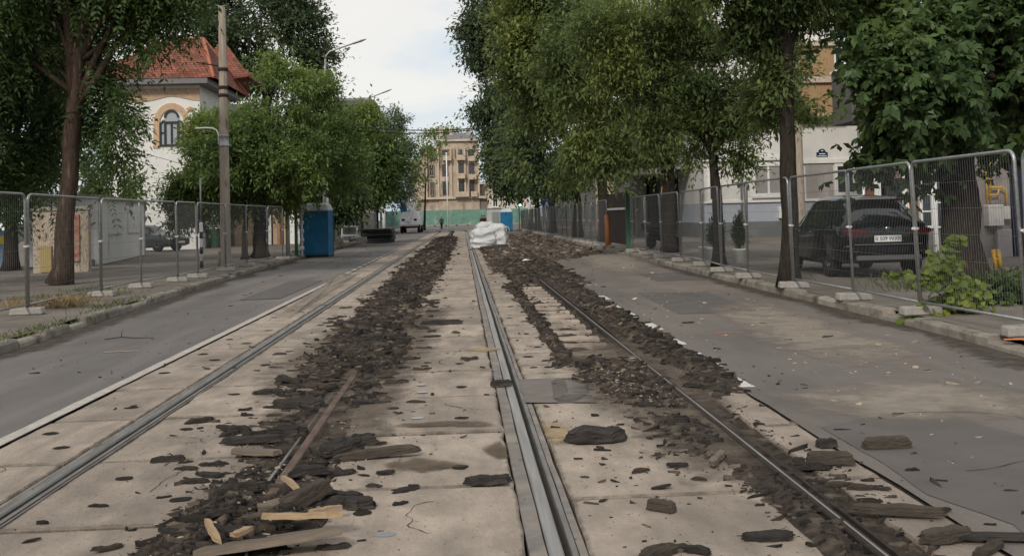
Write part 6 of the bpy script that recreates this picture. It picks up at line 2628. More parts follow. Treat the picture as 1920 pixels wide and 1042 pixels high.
# ---------------------------------------------------------------- villa with red tiled roof
Y = 60.
s_ = FPX / Y
xl, xr = at(200, 300, Y).x, at(376, 300, Y).x
zE = at(330, 153, Y).z
vil = thing('villa', 'white villa with red tiled hipped roof and an arched dark framed window', 'house', ((xl + xr) / 2, Y, Z))
of = tuple(vil.location)
mb = MB()
mb.box(((xl + xr) / 2, Y + 4, Z + (zE - Z) / 2), (xr - xl, 8, zE - Z))
mb.box((xr - .4, Y + 11.5, Z + (zE - .6) / 2), (3.6, 7, zE - .6))
mb.build('wall', M['plaster_white'], vil, of)
# soffit board
mb = MB()
mb.box(((xl + xr) / 2, Y + 3.9, zE - .06), (xr - xl + 1.3, 9.4, .34))
mb.build('eaves', plain('eaves_grey', (.16, .15, .15)), vil, of)
# frieze with scalloped lower edge
pts = []
zf0, zf1 = at(330, 166, Y).z, at(330, 187, Y).z
x0 = at(262, 170, Y).x
pts = [(x0, zf0), (xr + .02, zf0)]
nsc = 3
cxw = at(322, 200, Y).x
poly = []
for i in range(25):
    x = xr + .02 - (xr + .02 - xl) * i / 24
    d = abs(x - cxw)
    zz = zf1 - .12 + .30 * math.exp(-(d / 1.0) ** 2)
    poly.append((x, zz))
mb = MB()
mb.prism([(xl, zf0), (xr + .02, zf0)] [::-1] + [] + [(xl, poly[-1][1])] + [], (0, Y - .03, 0), (1, 0, 0), (0, 1, 0), (0, 0, 1), .02) if False else None
P_ = [(xl, zf0)] + poly[::-1] + [(xr + .02, zf0)]
mb.prism(P_, (0, Y - .045, 0), (1, 0, 0), (0, 1, 0), (0, 0, 1), .04)
mb.build('frieze', surf_mat('painted_frieze', (.50, .36, .24), (.33, .21, .14), scale=5, rough=.9), vil, of)
# arched window
zb, zt = at(322, 274, Y).z, at(322, 207, Y).z
xw0, xw1 = at(300, 250, Y).x, at(345, 250, Y).x
wW = xw1 - xw0
xc = (xw0 + xw1) / 2
zs = zb + (zt - zb) * .60
mb = MB()
# surround: wide ochre band following jambs and arch
out_, inn = [], []
K = 16
for i in range(K + 1):
    a = math.pi * i / K
    out_.append((xc + (wW / 2 + .36) * math.cos(a), zs + (zt - zs + .42) * math.sin(a)))
    inn.append((xc + (wW / 2 + .02) * math.cos(a), zs + (zt - zs + .05) * math.sin(a)))
for i in range(K):
    mb.prism([out_[i], out_[i + 1], inn[i + 1], inn[i]], (0, Y - .07, 0), (1, 0, 0), (0, 1, 0), (0, 0, 1), .068)
for sg in (-1, 1):
    a, b = xc + sg * (wW / 2 + .02), xc + sg * (wW / 2 + .36)
    mb.prism([(a, zb - .1), (b, zb - .1), (b, zs), (a, zs)], (0, Y - .07, 0), (1, 0, 0), (0, 1, 0), (0, 0, 1), .068)
mb.build('window_surround', M['ochre'], vil, of)
fr = MB()
cw = wW * .27
for dx, hw, za in ((-wW / 2 + .04, .05, zs), (wW / 2 - .04, .05, zs), (-cw, .055, zs + .15), (cw, .055, zs + .15), (0, .045, zs + .1)):
    fr.box((xc + dx, Y - .05, (zb + za) / 2), (hw * 2, .12, za - zb))
fr.box((xc, Y - .05, zb + .05), (wW - .19, .10, .1))
fr.box((xc, Y - .054, zs + .12), (cw * 2, .10, .12))
for sg in (-1, 1):
    fr.box((xc + sg * (cw + wW / 2) / 2, Y - .05, zb + (zs - zb) * .62), (wW / 2 - cw - .1, .10, .08))
for i in range(12):
    a0, a1 = math.pi * i / 12, math.pi * (i + 1) / 12
    r0, r1 = cw + .06, cw - .05
    zc = zt - cw - .05
    zc = max(zc, zs + .2)
    fr.prism([(xc + r0 * math.cos(a0), zc + r0 * math.sin(a0)), (xc + r0 * math.cos(a1), zc + r0 * math.sin(a1)), (xc + r1 * math.cos(a1), zc + r1 * math.sin(a1)), (xc + r1 * math.cos(a0), zc + r1 * math.sin(a0))], (0, Y - .11, 0), (1, 0, 0), (0, 1, 0), (0, 0, 1), .1)
for sg in (-1, 1):
    for i in range(5):
        a0, a1 = math.pi / 2 * i / 5, math.pi / 2 * (i + 1) / 5
        rr_ = wW / 2 - cw
        f = lambda a, r: (xc + sg * (cw + r * math.cos(a)), zs + r * math.sin(a) * .75)
        fr.prism([f(a0, rr_), f(a1, rr_), f(a1, rr_ - .1), f(a0, rr_ - .1)], (0, Y - .105, 0), (1, 0, 0), (0, 1, 0), (0, 0, 1), .1)
fo = fr.build('arched_window', M['black'], vil, of)
mb = MB()
mb.prism([(xc + (wW / 2 - .05) * math.cos(math.pi * i / 14), zs + .02 + (cw * 1.0 + .35) * math.sin(math.pi * i / 14) * (1 if abs(math.cos(math.pi * i / 14)) < .62 else .6)) for i in range(15)] + [(xw0 + .05, zb + .02), (xw1 - .05, zb + .02)], (0, Y - .03, 0), (1, 0, 0), (0, 1, 0), (0, 0, 1), .02)
mb.build('pane', M['pane_bright'], fo, of)
# second small medallion
mb = MB()
q = at(356, 205, Y)
mb.lathe([(.17, 0), (.15, -.04), (.0, -.05)], (q.x, Y - .005, q.z), 14, axis='y')
mb.build('medallion', M['ochre'], vil, of)
# right hand small window, partly hidden by leaves
window(vil, of, at(364, 250, Y).x, at(364, 262, Y).z, .6, 1.3, Y, M['white'], M['pane_bright'], sill=True)
# roofs (hipped)
apexA, apexB = at(296, 68, Y), at(344, 66, Y)
xe0, xe1 = xl - .9, at(407, 152, Y).x
ya, yb_ = Y - .85, Y + 8.8
zr_ = zE + .1
zapex = at(330, 64, Y).z + .15
V_ = [(xe0, ya, zr_), (xe1, ya, zr_), (xe1, yb_, zr_), (xe0, yb_, zr_), (apexA.x - .6, Y + 4.0, zapex + .25), (apexB.x + .15, Y + 4.0, zapex + .25)]
mb = MB()
mb.add(V_, [(0, 1, 5, 4), (1, 2, 5), (2, 3, 4, 5), (3, 0, 4)])
mb.build('roof', M['tiles'], vil, of)
mb = MB()
for a, b in ((4, 5), (0, 4), (1, 5), (2, 5)):
    mb.tube([V_[a], V_[b]], .11, 6)
mb.build('ridge_tiles', surf_mat('ridge_tile', (.46, .17, .10), (.32, .11, .065), scale=6, rough=.85), vil, of)
Y2 = Y + 8
zB = at(430, 150, Y2).z
V_ = [(at(372, 150, Y2).x, Y2 - 1, zB), (at(472, 150, Y2).x, Y2 - 1, zB - .0), (at(466, 130, Y2 + 8).x, Y2 + 8, zB), (at(372, 150, Y2).x, Y2 + 8, zB), (at(383, 86, Y2).x, Y2 + 3.5, at(395, 86, Y2).z + .6), (at(402, 88, Y2).x, Y2 + 3.5, at(402, 88, Y2).z + .6)]
mb = MB()
mb.add(V_, [(0, 1, 5, 4), (1, 2, 5), (2, 3, 4, 5), (3, 0, 4)])
mb.build('rear_roof', M['tiles'], vil, of)
mb = MB()
for a, b in ((4, 5), (1, 5)):
    mb.tube([V_[a], V_[b]], .11, 6)
mb.build('ridge_tiles', M['tiles'], vil, of)
mb = MB()
gx = at(437, 120, Y2).x
V_ = [(gx, Y2 - 1.4, zB - .1), (at(474, 128, Y2).x, Y2 - 1.4, zB + .1), (at(474, 128, Y2).x, Y2 + 4, zB + .1), (gx, Y2 + 4, at(440, 112, Y2).z)]
mb.add(V_ + [(p[0], p[1], p[2] - .1) for p in V_], [(0, 1, 2, 3), (7, 6, 5, 4), (0, 4, 5, 1), (1, 5, 6, 2)])
mb.build('porch_roof', M['tiles'], vil, of)

# ---------------------------------------------------------------- far ornate old building
Y = 235.
fb = thing('old_building', 'ornate weathered brown old building with balconies closing the street', 'building', (at(850, 420, Y).x, Y, 0))
of = tuple(fb.location)


def fx(px):
    return at(px, 330, Y).x


def fz(py):
    return at(855, py, Y).z


zt = fz(272)
mb = MB()
mb.box(((fx(788) + fx(822)) / 2, Y + 5, fz(275) / 2), (fx(822) - fx(788), 12, fz(275)))
mb.box(((fx(822) + fx(898)) / 2 + .03, Y + 5, fz(263) / 2), (fx(898) - fx(822) - .06, 12.6, fz(263)))
mb.box(((fx(898) + fx(935)) / 2, Y + 6, fz(345) / 2), (fx(935) - fx(898), 12, fz(345)))
mb.box(((fx(770) + fx(788)) / 2, Y + 6, fz(300) / 2), (fx(788) - fx(770) - .06, 12, fz(300)))
mb.build('wall', M['brownstone'], fb, of)
mb = MB()
mb.box(((fx(788) + fx(935)) / 2, Y - .75, fz(374) / 2), (fx(935) - fx(775), .3, fz(374) - .02))
mb.build('ground_storey', surf_mat('aged_ground_floor', (.22, .19, .165), (.13, .11, .095), scale=.5, rough=.95, third=((.4, .37, .34), .6, .6, .7)), fb, of)
yW = Y - 1.35
mb = MB()
for px in (800, 822, 846, 858, 872, 897):
    mb.box((fx(px), yW - .12, (fz(372) + fz(278)) / 2), (.42, .5, fz(278) - fz(372)))
mb.build('pilaster', surf_mat('pale_stone', (.55, .45, .34), (.40, .31, .23), scale=.6, rough=.95), fb, of)
mb = MB()
for py, x0, x1, d in ((264, 819, 901, 1.0), (277, 785, 824, .8), (371, 785, 936, .9), (345, 897, 937, .7), (300, 768, 790, .6)):
    mb.box(((fx(x0) + fx(x1)) / 2, yW - .1, fz(py)), (fx(x1) - fx(x0), d, .5))
mb.build('cornice', surf_mat('pale_stone', (.56, .47, .37), (.42, .33, .25), scale=.6, rough=.95), fb, of)
cw_ = [(810, 7), (835, 9), (865, 10), (884, 8)]
for (py0, py1) in ((299, 281), (330, 308), (366, 340)):
    for (px, w) in cw_:
        if py0 == 299 and px == 865:
            continue
        window(fb, of, fx(px), fz(py0), w * 1.25 * Y / FPX, fz(py1) - fz(py0), yW, surf_mat('aged_frame', (.34, .27, .21), (.24, .185, .14), scale=2, rough=.9) if px == 810 else M['brown_d'], M['pane'], fw=.16, mull=(1, 1), sill=False, dep=.2)
# arcade of narrow arches on the top floor
for px in (857, 865, 873):
    mb = MB()
    w = 2.6 * Y / FPX
    P_ = [(fx(px) + w * math.cos(math.pi * i / 8), fz(283) + w * math.sin(math.pi * i / 8)) for i in range(9)] + [(fx(px) - w, fz(297)), (fx(px) + w, fz(297))]
    mb.prism(P_, (0, yW - .02, 0), (1, 0, 0), (0, 1, 0), (0, 0, 1), .015)
    mb.build('arched_window', M['pane'], fb, of)
for (px, py) in ((799, 365), (799, 335), (902, 365), (921, 363), (929, 364)):
    window(fb, of, fx(px), fz(py), 6 * Y / FPX, 2.6, Y - 1.02, M['brown_d'], M['pane'], fw=.18, mull=(0, 1), sill=False, dep=.2)
for (px, py, w) in ((839, 300, 16), (865, 300, 16), (886, 302, 15), (865, 334, 14), (886, 336, 14), (866, 368, 26), (888, 368, 12)):
    bm_ = MB()
    ww = w * Y / FPX
    bm_.box((fx(px), yW - .8, fz(py) - .1), (ww, 1.3, .25))
    bm_.box((fx(px), yW - 1.38, fz(py) + .5), (ww, .12, .95))
    for sg in (-1, 1):
        bm_.box((fx(px) + sg * (ww / 2 - .06), yW - .72, fz(py) + .5), (.12, 1.15, .95))
    bm_.build('balcony', surf_mat('balcony_stone', (.52, .43, .33), (.36, .28, .21), scale=1.2, rough=.95), fb, of)
for (px, w, hh, mt) in ((800, 9, 2.0, 'white'), (840, 8, 3.0, 'brown_d'), (866, 16, 2.6, 'greywall'), (889, 10, 2.6, 'pane'), (915, 8, 2.4, 'white')):
    mb = MB()
    mb.box((fx(px), Y - .94, 1.2 + hh / 2), (w * Y / FPX, .06, hh))
    mb.build('shopfront', M[mt], fb, of)
mb = MB()
V_ = [(fx(820), Y - 1.6, fz(263) + .2), (fx(900), Y - 1.6, fz(263) + .2), (fx(900), Y + 11, fz(263) + .2), (fx(820), Y + 11, fz(263) + .2), (fx(850), Y + 5, fz(246)), (fx(886), Y + 5, fz(246))]
mb.add(V_, [(0, 1, 5, 4), (1, 2, 5), (2, 3, 4, 5), (3, 0, 4)])
mb.build('roof', plain('roof_slate', (.16, .16, .17), rough=.7), fb, of)
for px, h in ((828, 3), (848, 2.2), (880, 2.6)):
    mb = MB()
    mb.box((fx(px), Y + 3, fz(258) + h / 2 - 1), (1.0, 1.0, h + 1))
    mb.build('chimney', M['brownstone'], fb, of)
# building right of it, lower, pale
pb = thing('low_building', 'low pale building right of the ornate old building', 'building', (at(960, 420, 215).x, 215, 0))
of = tuple(pb.location)
mb = MB()
mb.box((at(965, 420, 215).x, 219, 4.0), (11, 8, 8.0))
mb.build('wall', surf_mat('pale_render', (.62, .55, .46), (.5, .43, .36), scale=.7, rough=.95), pb, of)
for i in range(4):
    window(pb, of, at(965, 420, 215).x - 4 + 2.6 * i, 3.6, 1.2, 1.9, 215, M['white'], M['pane'], fw=.15)
mb = MB()
mb.box((at(965, 420, 215).x, 219, 8.15), (11.8, 8.8, .3))
mb.build('roof', M['brown_d'], pb, of)
# green tree on its roofline
Y = 262.
b0 = Vector((at(835, 420, Y).x, Y, 0))
tree('far_tree', 'bright green treetop showing above the ornate building roof', b0, [b0, at(835, 350, Y), at(836, 270, Y)], .5, .3, [B(822, 249, Y, 20, 10), B(845, 250, Y, 22, 9), B(800, 256, Y, 18, 9), B(862, 254, Y, 12, 7)], LM['sap'], M['bark_d'], 91, clumps=170, sprays=8, ll=.8, lw=.4, sig=1.0, group=None)

# ---------------------------------------------------------------- right: white house with blue grey base
Y = 54.
wh = thing('white_house', 'white house with blue grey lower wall, dark plinth and orange wood upper bay', 'house', (at(1470, 440, Y).x, Y, Z))
of = tuple(wh.location)
xa, xb = at(1322, 400, Y).x, at(1613, 400, Y).x


def wx(px):
    return at(px, 380, Y).x


def wz(px, py):
    return at(px, py, Y).z


zA = wz(1470, 414)
zB_ = wz(1470, 377)
zC = wz(1560, 232)
mb = MB()
mb.box(((xa + xb) / 2, Y + 4, (zB_ + zC) / 2), (xb - xa, 8, zC - zB_))
mb.build('wall', M['plaster_pale'], wh, of)
mb = MB()
mb.box(((xa + xb) / 2 - .015, Y + 3.98, (zA + zB_) / 2), (xb - xa + .03, 8.04, zB_ - zA))
mb.build('lower_wall', M['plaster_blue'], wh, of)
mb = MB()
mb.box(((xa + xb) / 2 - .03, Y + 3.94, (Z + zA) / 2), (xb - xa + .1, 8.14, zA - Z))
mb.build('plinth', M['plinth'], wh, of)
mb = MB()
mb.box(((xa + xb) / 2, Y - .08, zB_ + .03), (xb - xa + .12, .14, .13))
mb.box(((wx(1508) + xb) / 2, Y - .07, wz(1560, 302)), (xb - wx(1508) + .1, .14, .22))
mb.box((wx(1400), Y - .07, wz(1400, 298)), (wx(1500) - wx(1325), .14, .2))
mb.build('string_course', M['white'], wh, of)
# windows
w1 = window(wh, of, (wx(1412) + wx(1472)) / 2, wz(1440, 368), wx(1472) - wx(1412), wz(1440, 306) - wz(1440, 368), Y, M['white'], surf_mat('blind_grey', (.33, .31, .30), (.26, .245, .235), scale=2, rough=.4), fw=.16, mull=(1, 0))
window(wh, of, (wx(1566) + wx(1606)) / 2, wz(1585, 366), wx(1606) - wx(1566), wz(1585, 306) - wz(1585, 366), Y, M['white'], M['pane'], fw=.17, mull=(0, 0))
window(wh, of, wx(1340), wz(1340, 378), .75, wz(1340, 318) - wz(1340, 378), Y, M['white'], M['pane'], fw=.14, mull=(0, 0))
mb = MB()
x0, x1 = wx(1512), wx(1564)
n = 22
for i in range(n):
    x = x0 + (x1 - x0) * (i + .5) / n
    mb.box((x, Y - .035, (wz(1540, 306) + wz(1540, 372)) / 2), ((x1 - x0) / n * .8, .05, wz(1540, 306) - wz(1540, 372)))
mb.box(((x0 + x1) / 2, Y - .014, (wz(1540, 306) + wz(1540, 372)) / 2), (x1 - x0, .024, wz(1540, 306) - wz(1540, 372)))
mb.build('ribbed_shutter', M['shutter'], wh, of)
mb = MB()
mb.tube([(wx(1390), Y - .1, Z), (wx(1390), Y - .1, zC)], .06, 8)
mb.build('downpipe', M['galv'], wh, of)
mb = MB()
mb.tube([(xb + .06, Y - .05, Z), (xb + .06, Y - .05, zC)], .09, 8)
mb.build('downpipe', M['galv'], wh, of)
mb = MB()
mb.box((wx(1466), Y - .12, wz(1466, 398)), (.5, .22, .62))
mb.build('meter_box', M['white'], wh, of)
# street name plate
mb = MB()
q = at(1541, 288, Y)
mb.prism([(-.31, -.17), (.31, -.17), (.31, .06), (.2, .08), (.17, .18), (.08, .25), (-.08, .25), (-.17, .18), (-.2, .08), (-.31, .06)], (q.x, Y - .04, q.z), (1, 0, 0), (0, 1, 0), (0, 0, 1), .035)
pl_ = mb.build('street_name_plate', plain('enamel_blue', (.012, .035, .07), rough=.3), wh, of)
mb = MB()
mb.box((q.x, Y - .045, q.z - .02), (.34, .012, .05))
mb.box((q.x, Y - .045, q.z - .13), (.5, .012, .035))
mb.box((q.x, Y - .045, q.z + .15), (.12, .012, .05))
mb.build('plate_lettering', M['white'], pl_, of)
# upper storey with orange wood bays
mb = MB()
mb.box(((xa + xb) / 2 - .4, Y + 4.4, zC + 3.4), (xb - xa - .8, 7.2, 6.8))
mb.build('upper_wall', M['plaster_pale'], wh, of)
zu0, zu1 = wz(1550, 214), wz(1550, 158)
for k in range(2):
    dz = k * (wz(1550, 90) - wz(1550, 158))
    mb = MB()
    mb.box(((wx(1490) + wx(1566)) / 2, Y + .1, (zu0 + zu1) / 2 + dz), (wx(1566) - wx(1490), 1.2, zu1 - zu0))
    n = 12
    for i in range(n):
        mb.box((wx(1490) + (wx(1566) - wx(1490)) * (i + .5) / n, Y - .51, (zu0 + zu1) / 2 + dz), (.1, .03, zu1 - zu0 - .1))
    mb.build('wooden_bay', M['woodorange'], wh, of)
    mb = MB()
    mb.box(((wx(1485) + wx(1584)) / 2, Y + .1, zu1 + .14 + dz), (wx(1584) - wx(1485), 1.6, .26))
    mb.box(((wx(1485) + wx(1584)) / 2, Y + .1, zu0 - .12 + dz), (wx(1584) - wx(1485), 1.5, .22))
    mb.build('bay_ledge', surf_mat('bay_ledge', (.55, .45, .36), (.42, .33, .26), scale=3, rough=.9), wh, of)
    window(wh, of, (wx(1567) + wx(1582)) / 2, zu0 + dz, wx(1582) - wx(1567), zu1 - zu0, Y - .45, M['white'], M['pane'], fw=.1, mull=(0, 0), sill=False)

# dark entrance building left of it
Y = 60.
de = thing('entrance_block', 'dark glazed ground floor with flat canopies left of the white house', 'building', (at(1240, 440, Y).x, Y, Z))
of = tuple(de.location)


def ex(px):
    return at(px, 400, Y).x


def ez(py):
    return at(1240, py, Y).z


mb = MB()
mb.box(((ex(1222) + ex(1338)) / 2, Y + 4, 4.5), (ex(1338) - ex(1222), 7, 9))
mb.build('wall', M['darkwall'], de, of)
mb = MB()
mb.box(((ex(1170) + ex(1245)) / 2, Y - 1, ez(325)), (ex(1245) - ex(1170), 5, .35))
mb.build('canopy', M['greywall'], de, of)
mb = MB()
mb.box(((ex(1240) + ex(1335)) / 2, Y - 1, ez(309)), (ex(1335) - ex(1240), 4, .8))
mb.build('balcony_slab', M['greywall'], de, of)
mb = MB()
mb.box(((ex(1230) + ex(1335)) / 2, Y - 1, ez(200)), (ex(1335) - ex(1230), 4, 1.1))
mb.build('balcony_slab', M['greywall'], de, of)
M['pillar'] = surf_mat('pillar_stone', (.24, .22, .21), (.16, .15, .145), scale=2, rough=.8)
for px, w in ((1204, .5), (1219, .4), (1226, .6), (1300, .7), (1311, .9)):
    mb = MB()
    mb.box((ex(px), Y - .8 if px > 1230 else Y + .8, ez(380)), (w, .4, 4.2))
    mb.build('pillar', M['pillar'], de, of)
for px, w in ((1275, 1.2), (1292, .6)):
    window(de, of, ex(px), .9, w, 3.0, Y + .5, M['plinth'], M['pane'], fw=.1, mull=(0, 1), sill=False)
mb = MB()
mb.box((ex(1235), Y + .2, ez(360)), (.7, .06, 2.6))
mb.build('door', M['pane'], de, of)
# pale facade glimpsed deeper in the side street
Y = 96.
sf = thing('side_street_house', 'pale tan house glimpsed down the side street behind the green post', 'house', (at(1190, 420, Y).x, Y, Z))
of = tuple(sf.location)
mb = MB()
xq = at(1192, 400, Y).x
mb.box((xq, Y + 3, 6), (6, 6, 12))
mb.build('wall', surf_mat('tan_render', (.62, .48, .36), (.5, .38, .28), scale=.8, rough=.95), sf, of)
for i in range(2):
    for j in range(2):
        window(sf, of, xq - 1.3 + 2.2 * i, 1.6 + 3.6 * j, 1.0, 1.7, Y, M['white'], M['pane'], fw=.12)
q = at(1163, 380, 44)
for dx, hh in ((.25, 2.6), (1.95, 2.7)):
    mb = MB()
    mb.box((0, 0, hh / 2), (.12, .12, hh), bev=.01)
    mb.box((0, -.07, hh - .3), (.2, .03, .5), bev=.01)
    o = mb.build('marker_post', plain('yellow_paint', (.55, .33, .05)), loc=(q.x + dx + .35, 46, Z))
    tag(o, ('yellow topped marker post touching the green barrier post', 'yellow topped marker post a step right of the green barrier post')[0 if dx < 1 else 1], 'post')

# ---------------------------------------------------------------- right: brown fronted building with dark balcony
Y = 46.
bb = thing('balcony_house', 'house with dark grey overhanging balcony, brown wooden joinery and air conditioner', 'house', (at(1700, 440, Y).x, Y, Z))
of = tuple(bb.location)


def bx(px):
    return at(px, 380, Y).x


def bz(py):
    return at(1650, py, Y).z


xa, xb = bx(1622), bx(1622) + 9
mb = MB()
k_ = (Y + 7) / Y * 1.03
mb.loft([[(xa, Y, z), (xb, Y, z), (xb * k_, Y + 7, z), (xa * k_, Y + 7, z)] for z in (0, 11)], cap=True)
mb.build('wall', surf_mat('brown_render', (.25, .19, .14), (.16, .12, .09), scale=1.2, rough=.95), bb, of)
mb = MB()
mb.box(((bx(1582) + bx(1680)) / 2, Y - .2, (bz(232) + bz(135)) / 2), (bx(1680) - bx(1582), 2.4, bz(135) - bz(232)), bev=.03)
mb.build('balcony', surf_mat('balcony_grey', (.13, .125, .12), (.09, .085, .082), scale=2, rough=.9, stretch=(1, 1, .3)), bb, of)
mb = MB()
mb.box(((bx(1580) + bx(1684)) / 2, Y - .2, bz(131)), (bx(1684) - bx(1580), 2.5, .12))
mb.build('balcony_coping', M['white'], bb, of)
window(bb, of, (bx(1628) + bx(1668)) / 2, bz(285), bx(1668) - bx(1628), bz(232) - bz(285), Y, M['woodbrown'], M['woodbrown'], fw=.12, mull=(0, 1), sill=True)
mb = MB()
mb.box(((bx(1624) + bx(1660)) / 2, Y - .03, (bz(290) + bz(440)) / 2), (bx(1660) - bx(1624), .05, bz(290) - bz(440)))
mb.build('wood_panel', M['woodbrown'], bb, of)
mb = MB()
mb.box((bx(1664), Y - .3, bz(268)), (.85, .45, .75), bev=.03)
ac = mb.build('air_conditioner', M['white'], bb, of)
mb = MB()
mb.lathe([(.28, 0), (.28, -.012), (.24, -.015), (.05, -.012), (.0, -.012)], (bx(1661), Y - .53, bz(268)), 18, axis='y')
mb.build('fan_grille', plain('grille_dark', (.15, .15, .15)), ac, of)
for px in (1645, 1697):
    mb = MB()
    mb.box((bx(px), Y - .06, (bz(330) + bz(440)) / 2), (.3, .08, bz(330) - bz(440)))
    mb.build('door_jamb', M['white'], bb, of)
mb = MB()
mb.box(((bx(1650) + bx(1692)) / 2, Y - .03, (bz(335) + bz(440)) / 2), (bx(1692) - bx(1650), .05, bz(335) - bz(440)))
mb.build('door', M['pane'], bb, of)
mb = MB()
mb.box(((bx(1700) + bx(1735)) / 2, Y - .035, (bz(330) + bz(440)) / 2), (bx(1735) - bx(1700), .06, bz(330) - bz(440)))
mb.build('wood_panel', M['woodbrown'], bb, of)

# ---------------------------------------------------------------- right edge: service wall with gas pipes
Y = 27.
gw = thing('gas_wall_house', 'greyish house front with yellow gas pipes, white meter box and dark blue door', 'house', (at(1830, 480, Y).x, Y, Z))
of = tuple(gw.location)


def gx_(px):
    return at(px, 420, Y).x


def gz_(py):
    return at(1850, py, Y).z


xa, xb = gx_(1722), gx_(1722) + 9
mb = MB()
k_ = (Y + 6) / Y * 1.03
mb.loft([[(xa, Y, z), (xb, Y, z), (xb * k_, Y + 6, z), (xa * k_, Y + 6, z)] for z in (0.1, 5.6)], cap=True)
mb.build('wall', surf_mat('mauve_render', (.27, .235, .22), (.18, .16, .15), scale=1.4, rough=.95, third=((.11, .095, .085), .9, .52, .7)), gw, of)
window(gw, of, (gx_(1724) + gx_(1750)) / 2, gz_(425), gx_(1750) - gx_(1724), gz_(330) - gz_(425), Y, M['white'], M['pane'], fw=.07, mull=(0, 2), sill=False)
window(gw, of, (gx_(1753) + gx_(1772)) / 2, gz_(425), gx_(1772) - gx_(1753), gz_(330) - gz_(425), Y, M['white'], M['pane'], fw=.05, mull=(0, 1), sill=False)
mb = MB()
mb.box((gx_(1752), Y - .05, gz_(400)), (.1, .12, gz_(330) - gz_(470)))
mb.build('door_post', M['white'], gw, of)
yel = plain('gas_yellow', (.52, .30, .035), rough=.55)
mb = MB()
X = gx_(1855)
mb.tube([(X, Y - .12, gz_(380)), (X, Y - .12, gz_(310)), (X + .12, Y - .12, gz_(305))], .03, 6)
mb.tube([(X - .1, Y - .12, gz_(385)), (X - .1, Y - .12, gz_(310))], .025, 6)
mb.tube([(X - .02, Y - .14, gz_(352)), (X + .3, Y - .14, gz_(352)), (X + .42, Y - .14, gz_(358)), (X + .42, Y - .14, gz_(385))], .03, 6)
mb.tube([(X - .05, Y - .13, gz_(366)), (X + .2, Y - .13, gz_(366)), (X + .25, Y - .13, gz_(350))], .028, 6)
mb.build('gas_pipe', yel, gw, of)
mb = MB()
mb.box((gx_(1858), Y - .16, gz_(404)), (.42, .3, .58), bev=.02)
mb.box((gx_(1880), Y - .12, gz_(400)), (.25, .2, .36), bev=.02)
mb.build('meter_box', surf_mat('meter_white', (.55, .52, .48), (.42, .39, .36), scale=4, rough=.7), gw, of)
mb = MB()
mb.box(((gx_(1862) + gx_(1890)) / 2, Y - .1, (gz_(430) + gz_(500)) / 2), (gx_(1890) - gx_(1862), .2, gz_(430) - gz_(500)), bev=.02)
mb.build('lower_cabinet', plain('cabinet_mauve', (.30, .265, .26)), gw, of)
mb = MB()
mb.box(((gx_(1896) + gx_(1935)) / 2, Y - .04, (gz_(290) + gz_(500)) / 2), (gx_(1935) - gx_(1896), .07, gz_(290) - gz_(500)))
mb.build('blue_door', plain('door_navy', (.007, .010, .026), rough=.5), gw, of)
mb = MB()
q = gp(1880, 503)
for k in range(2):
    mb.tube([(k * .11, 0, 0), (k * .11 - .03, .02, .42)], .045, 6)
mb.tube([(.01, .0, .2), (.08, .0, .2)], .02, 5)
o = mb.build('hydrant_guard', yel, loc=(q.x - .05, q.y + .2, Z))
tag(o, 'small yellow twin guard posts at the foot of the gas wall', 'guard post')

# ---------------------------------------------------------------- left lot
# graffiti wall


def graffiti_mat():
    m, nt, out = new_mat('graffiti_wall')
    L = nt.links.new
    p = N(nt, 'ShaderNodeBsdfPrincipled')
    p.inputs['Roughness'].default_value = .9
    mp = coords(nt, (1, 1, .6))
    nz = N(nt, 'ShaderNodeTexNoise', i_Scale=2.2, i_Detail=3.0, i_Distortion=2.4)
    L(mp.outputs[0], nz.inputs['Vector'])
    r = ramp(nt, [(.0, (.03, .03, .03)), (.34, (.30, .25, .19)), (.40, (.42, .345, .265)), (.50, (.34, .28, .22)), (.535, (.10, .09, .085)), (.555, (.40, .33, .255)), (.64, (.40, .30, .10)), (.68, (.36, .29, .23))])
    r.color_ramp.interpolation = 'CONSTANT'
    L(nz.outputs[0], r.inputs[0])
    L(r.outputs[0], p.inputs['Base Color'])
    L(p.outputs[0], out.inputs[0])
    return m


Y = 33.4
gx0, gx1 = at(62, 480, Y).x, at(166, 480, Y).x
gw2 = thing('graffiti_wall', 'tan yard wall sprayed with graffiti behind the big left trunk', 'wall', ((gx0 + gx1) / 2, Y, Z))
mb = MB()
mb.box((0, .12, 1.0), (gx1 - gx0, .24, 2.0))
mb.build('wall_panel', graffiti_mat(), gw2)
mb = MB()
mb.box((0, .12, 2.06), (gx1 - gx0 + .1, .34, .12))
mb.build('coping', M['block'], gw2)
mb = MB()
xr_ = gx1 - (gx0 + gx1) / 2
mb.box((xr_ - .48, -.03, 1.1), (.42, .05, 1.5))
mb.build('red_scrawl_panel', surf_mat('red_graffiti', (.28, .085, .05), (.40, .32, .25), scale=5, detail=3, rough=.9), gw2)
mb = MB()
mb.box((-.45, -.04, .45), (.35, .06, .85))
mb.build('ochre_box', plain('ochre_paint', (.34, .26, .11)), gw2)
